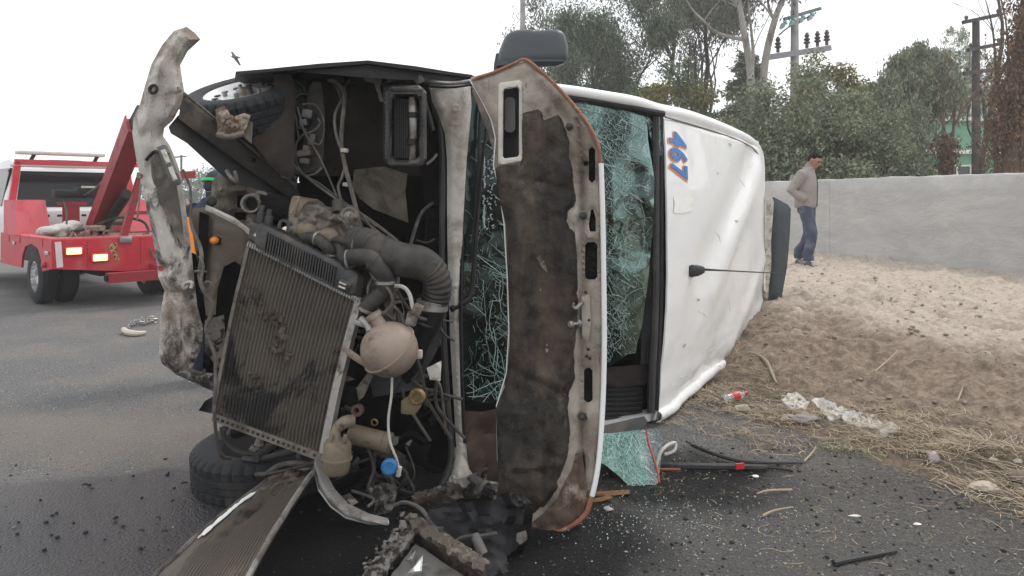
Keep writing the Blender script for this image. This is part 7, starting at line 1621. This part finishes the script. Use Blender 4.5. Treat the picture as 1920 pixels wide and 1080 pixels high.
for pts in ([(738, 948, 3.2), (760, 942, 3.2), (790, 955, 3.18), (812, 985, 3.12), (848, 1012, 3.05), (880, 1045, 2.95)], [(826, 1045, 2.95), (862, 1010, 3.02), (905, 1005, 3.05), (930, 1000, 3.1)], [(860, 1030, 2.9), (880, 1060, 2.85), (905, 1085, 2.8)]):
    MB().tube([P(*p) for p in pts], .009, 7, smooth=5).build('loose_wire', mt['wire_black'], BX)
# black plastic tray fragments under the bonnet
BP = empty('black_plastic_tray', (-.03, 3.15, 0), 'crumpled black plastic engine tray lying under the lower end of the bonnet', 'plastic tray')
sheet = [(800, 960), (850, 945), (905, 940), (960, 932), (990, 938), (992, 960), (985, 1000), (968, 1030), (950, 1042), (955, 1090), (900, 1090), (860, 1040), (820, 990)]
plate(sheet, lambda x, y: 3.26 - .30*sst(940, 1090, y), .012, res=9, relief=lambda x, y, d: .06*fbm(x*.014, y*.02, 6) + .03*math.exp(-(segd(x, y, 860, 985, 940, 995)/6)**2) + .025*math.exp(-(segd(x, y, 920, 1000, 975, 950)/6)**2) + .02*math.exp(-(segd(x, y, 870, 940, 925, 1040)/5)**2)).build('tray', mt['black'], BP)
pl_b = plate([(985, 945), (1000, 958), (994, 1010), (975, 1046), (960, 1056), (952, 1046), (970, 1020), (980, 985)], 3.12, .02, res=8, relief=lambda x, y, d: .02*fbm(x*.04, y*.04)).build('tray_edge', mt['near_black'], BP)
plate([(1003-34, 1000), (986, 994), (990, 1010), (975, 1022), (968, 1014)], 3.08, .01, res=6, relief=lambda x, y, d: .01*nz(x*.1, y*.1)).build('pale_scrap', mt['mudframe'], BP)
MB().tube([P(890, 1005, 3.05), P(898, 1022, 3.02), P(906, 1040, 3.0)], .022, 10, smooth=3).build('bulb_holder', mt['lamp_frame'], BP)
plate([(955, 925), (985, 930), (1000, 945), (985, 955), (960, 945)], 3.2, .03, res=6, relief=lambda x, y, d: .05*fbm(x*.06, y*.06, 2)).build('torn_plastic', mt['rubber'], BP)

# strips and sticks
def strip(name, pts, r, mat, label, cat_, n=7, group=None, sm=4):
    o = MB().tube(pts, r, n, smooth=sm).build(name, mat); return tag(o, label, cat_, group)
gp = ground_pt
strip('rubber_strip', [gp(1238, 872, .02), gp(1300, 874, .025), gp(1380, 875, .02), gp(1438, 876, .02)], [.02, .02, .019, .015], mt['rubber'], 'thick black rubber windscreen strip lying on the asphalt right of the glass flap', 'rubber strip', sm=4)
strip('rubber_strip', [gp(1296, 834, .03), gp(1330, 848, .03), gp(1368, 860, .02), (gp(1400, 866, .015)), gp(1450, 868, .015), gp(1505, 868, .015)], [.010, .012, .012, .012, .009, .008], mt['rubber'], 'thin bent black trim strip behind the thick rubber strip', 'rubber strip')
strip('rubber_strip', [gp(1430, 876, .01), gp(1470, 880, .01), gp(1486, 884, .01)], .006, mt['black'], 'short black sliver at the far end of the thick rubber strip', 'rubber strip')
strip('black_rod', [gp(1563, 1056, .012), gp(1590, 1050, .012), gp(1680, 1033, .012)], [.014, .011, .009], mt['rubber'], 'black plastic rod lying alone on the dark asphalt at lower right', 'rod')
strip('copper_strip', [gp(1236, 880, .01), gp(1276, 880, .01)], .007, mt['orange'], 'short orange metal strip on the asphalt just below the rubber strip', 'metal strip')
tag(plate([(1112, 922), (1180, 918), (1181, 926), (1112, 932)], lambda x, y: CH*F/(925-HY) - .03, .03, res=8).build('wood_splinter', mt['wood']), 'long flat orange brown splinter of wood under the windscreen flap', 'splinter')
tag(plate([(1108, 936), (1142, 928), (1150, 932), (1128, 940), (1110, 942)], lambda x, y: CH*F/(938-HY) - .02, .02, res=6).build('wood_splinter', mt['wood']), 'short pale splinter of wood beside the corner of the bonnet', 'splinter')
strip('red_wire', [P(1212, 806, 4.12), P(1216, 830, 4.05), P(1224, 855, 3.98), P(1232, 880, 3.92), P(1236, 905, 3.85)], .006, mt['red_wire'], 'thin red wire hanging down over the windscreen flap', 'wire')
strip('grey_bent_wire', [P(1230, 876, 4.0), P(1238, 850, 4.02), P(1250, 836, 4.05), P(1266, 830, 4.1), P(1264, 845, 4.08), P(1246, 852, 4.06)], .009, mt['cable_white'], 'pale bent bracket sticking out right of the windscreen flap', 'bracket')
p = gp(1387, 874, .045); tag(MB().box(p, (.05, .012, .03), Matrix.Rotation(.3, 3, 'Z')).build('red_chip', mt['red_plastic'], smooth=False), 'small red plastic chip on the thick black rubber strip', 'plastic chip')
# plastic bottle with red label
b0 = bank_pt(1372, 756); dB = Vector((.9, .42, .12)).normalized(); c0 = b0 + Vector((.0, .0, .04))
BT = empty('plastic_bottle', b0, 'clear plastic drinks bottle with red label lying in straw below the bank', 'bottle')
m, nt, b = new_mat('clear_pet'); b.inputs['Base Color'].default_value = (.8, .84, .84, 1); b.inputs['Roughness'].default_value = .1; b.inputs['Transmission Weight'].default_value = .75
MB().lathe([(0, -.09), (.028, -.09), (.033, -.08), (.031, -.04), (.033, .0), (.033, .06), (.024, .09), (.012, .11), (.012, .125), (0, .125)], c0, dB, 18).build('bottle_body', m, BT)
MB().lathe([(.0335, .0), (.035, .005), (.035, .055), (.0335, .06)], c0, dB, 18).build('label_wrap', mt['red_plastic'], BT)
MB().lathe([(0, .145), (.014, .145), (.014, .12), (0, .12)], c0, dB, 12).build('bottle_cap', mt['red_plastic'], BT)
# stones, bags, rope, paint
def stone(px, py, r, mat, label, cat_='stone', sq=(1.3, 1, .6), name='stone'):
    p = bank_pt(px, py); m_ = MB(); bm = bmesh.new(); bmesh.ops.create_icosphere(bm, subdivisions=3, radius=1)
    off = random.uniform(0, 50)
    vv = [p + Vector((v.co.x*r*sq[0], v.co.y*r*sq[1], v.co.z*r*sq[2])) * (1 + .3*fbm(v.co.x*1.3+off, v.co.y*1.3, v.co.z*1.3)) + Vector((0, 0, r*sq[2]*.6)) for v in bm.verts]
    bm.verts.index_update(); m_.add(vv, [[v.index for v in f.verts] for f in bm.faces]); bm.free()
    return tag(m_.build(name, mat), label, cat_)
pst = M('pale_stone', (.42, .37, .31), .85, 0, (.3, .25, .2), 12, .45, .6, bump=.4)
stone(1392, 770, .042, pst, 'flat pale stone just below the bottle with the red label')
stone(1510, 790, .06, M('grey_stone', (.24, .22, .20), .85, bump=.4), 'grey broken slab left of the white spill', sq=(1.6, 1.1, .5))
stone(1482, 790, .05, M('grey_stone_b', (.27, .25, .22), .85, bump=.4), 'small grey slab next to the broken slab', sq=(1.3, 1, .5))
stone(1750, 866, .030, M('pinkish_bag', (.50, .42, .44), .6, 0, (.35, .3, .3), 14, .45, .6, bump=.4), 'crumpled pinkish plastic bag lying on the bank foot', 'bag', (1.1, .8, 1.2), 'plastic_bag')
stone(1912, 905, .05, M('brown_stone', (.16, .12, .10), .9, bump=.4), 'brown stone at the right edge of the photo')
stone(1845, 920, .05, M('tan_stone', (.40, .34, .27), .9, bump=.4), 'tan flat stone among the straw near the right edge', sq=(1.5, 1, .5))
stone(1862, 868, .018, pst, 'small white fragment on the bank above the tan stone'); stone(1908, 868, .018, pst, 'small white fragment on the bank near the right edge')
stone(1720, 985, .014, M('paper_white', (.7, .69, .66), .7, bump=.2), 'small white scrap of paper on the dark asphalt', 'scrap', (1.4, .8, .4), 'paper_scrap')
stone(1602, 970, .016, M('paper_cream', (.6, .56, .5), .7, bump=.2), 'cream scrap lying on the dark asphalt near the black rod', 'scrap', (1.8, .6, .3), 'paper_scrap')
stone(1140, 958, .02, M('grey_scrap', (.3, .3, .3), .7, bump=.2), 'grey crumpled scrap on the asphalt beside the bonnet corner', 'scrap', (1.2, 1, .5), 'paper_scrap')
stone(1416, 896, .016, M('paper_w2', (.65, .64, .62), .7, bump=.2), 'small white scrap below the thick black rubber strip', 'scrap', (1, 1, .5), 'paper_scrap')
stone(1608, 832, .014, mt['yellow'], 'tiny yellow flower head at the edge of the straw', 'flower', (1, 1, .8), 'yellow_flower')
# white spill as a crusted sheet with broken edge following the bank
wout_ = [(1462, 752), (1478, 738), (1500, 742), (1516, 758), (1512, 768), (1490, 772), (1478, 770)]
wout2 = [(1520, 752), (1534, 748), (1556, 756), (1578, 768), (1610, 774), (1648, 782), (1672, 794), (1690, 806), (1684, 812), (1668, 816), (1656, 826), (1650, 812), (1634, 806), (1606, 804), (1588, 792), (1570, 786), (1556, 790), (1546, 778), (1534, 768)]
spm = M('white_lime_spill', (.66, .645, .61), .85, 0, (.50, .46, .40), 12, .46, .62, (.24, .195, .155), 16, .53, .60, var=.12, bump=.6)
sp_o = empty('white_spill', bank_pt(1590, 785), 'patch of white lime spilled on the foot of the dirt bank', 'spill')
for w_, rs_ in ((wout_, 4.5), (wout2, 4.5)):
    rag = []
    for p in resample(w_, 7): rag.append((p.x + random.uniform(-3, 3), p.y + random.uniform(-2.5, 2.5)))
    cache = {}
    def pmq(x, y, d):
        key = (round(x, 2), round(y, 2))
        if key not in cache: cache[key] = bank_pt(x, y)
        q = cache[key]; return q + Vector((0, 0, .008 + .005*nz(x*.2, y*.2) - d))
    plate(rag, 0, .02, res=rs_, pmap=pmq).build('lime_crust', spm, sp_o)
strip('rope', [bank_pt(x, y) + Vector((0, 0, .012)) for x, y in ((1404, 664), (1424, 670), (1438, 684), (1448, 704), (1456, 722))], [.010, .012, .016, .014, .006], M('dirty_rope', (.30, .25, .19), .9, bump=.6), 'dirty twisted rag of rope on the bank right of the roof edge', 'rope')
tw = M('dry_twig', (.36, .28, .20), .85, 0, (.22, .17, .12), 12, .5, .7, bump=.3)
for i, (pts, lab) in enumerate((([(1485, 1004-80), (1440, 930), (1420, 940)], 'pale curved twig on the dark asphalt below the rubber strip'), ([(1430, 972), (1452, 968), (1486, 965)], 'pale straight twig on the asphalt left of the black rod'), ([(1640, 700), (1665, 684), (1682, 668)], 'dry forked twig in the middle of the bank'), ([(1700, 688), (1720, 682), (1742, 690)], 'dry twig right of the forked twig on the bank'), ([(1795, 760), (1804, 738), (1806, 726)], 'upright dry twig on the bank at right'), ([(1508, 870), (1524, 856), (1530, 850)], 'twig leaning at the end of the thin trim strip'))):
    strip('twig', [bank_pt(x, y) + Vector((0, 0, .012 + .012*j)) for j, (x, y) in enumerate(pts)], [.006, .005, .003], tw, lab, 'twig', group='dry twigs on the ground')
for i, (x, y, lab) in enumerate(((340, 908, 'curled black scrap on the wet asphalt nearest the left edge'), (270, 998, 'bent black scrap on the wet asphalt beside the condenser panel'), (315, 998, 'upright black scrap close to the condenser panel'), (325, 940, 'flat black scrap above the bent ones on the wet asphalt'), (300, 975, 'thin black curl on the wet asphalt left of the condenser panel'), (165, 910, 'small black curl on the wet asphalt far left'))):
    p = gp(x, y, .008); a = random.uniform(0, 6); q = [p + Vector((math.cos(a + .4*t)*.022*t, math.sin(a + .4*t)*.022*t, .004 + .006*math.sin(t*2))) for t in (.0, .5, 1.0, 1.4)]
    strip('black_scrap', q, [.004, .006, .005, .002], mt['rubber'], lab, 'scrap', group='black scraps on the wet road')
# ------------------------------------------------------------------ thin morning haze
hz = bpy.data.materials.new('haze'); hz.use_nodes = True; hn = hz.node_tree; hn.nodes.clear()
hv_ = hn.nodes.new('ShaderNodeVolumePrincipled'); hv_.inputs['Density'].default_value = .0022; hv_.inputs['Color'].default_value = (.99, .995, 1, 1); hv_.inputs['Anisotropy'].default_value = .2
ho = hn.nodes.new('ShaderNodeOutputMaterial'); hn.links.new(hv_.outputs[0], ho.inputs['Volume'])
o = MB().box((0, 115, 7.5), (540, 310, 17.5)).build('haze', hz, smooth=False); tag(o, kind='stuff')
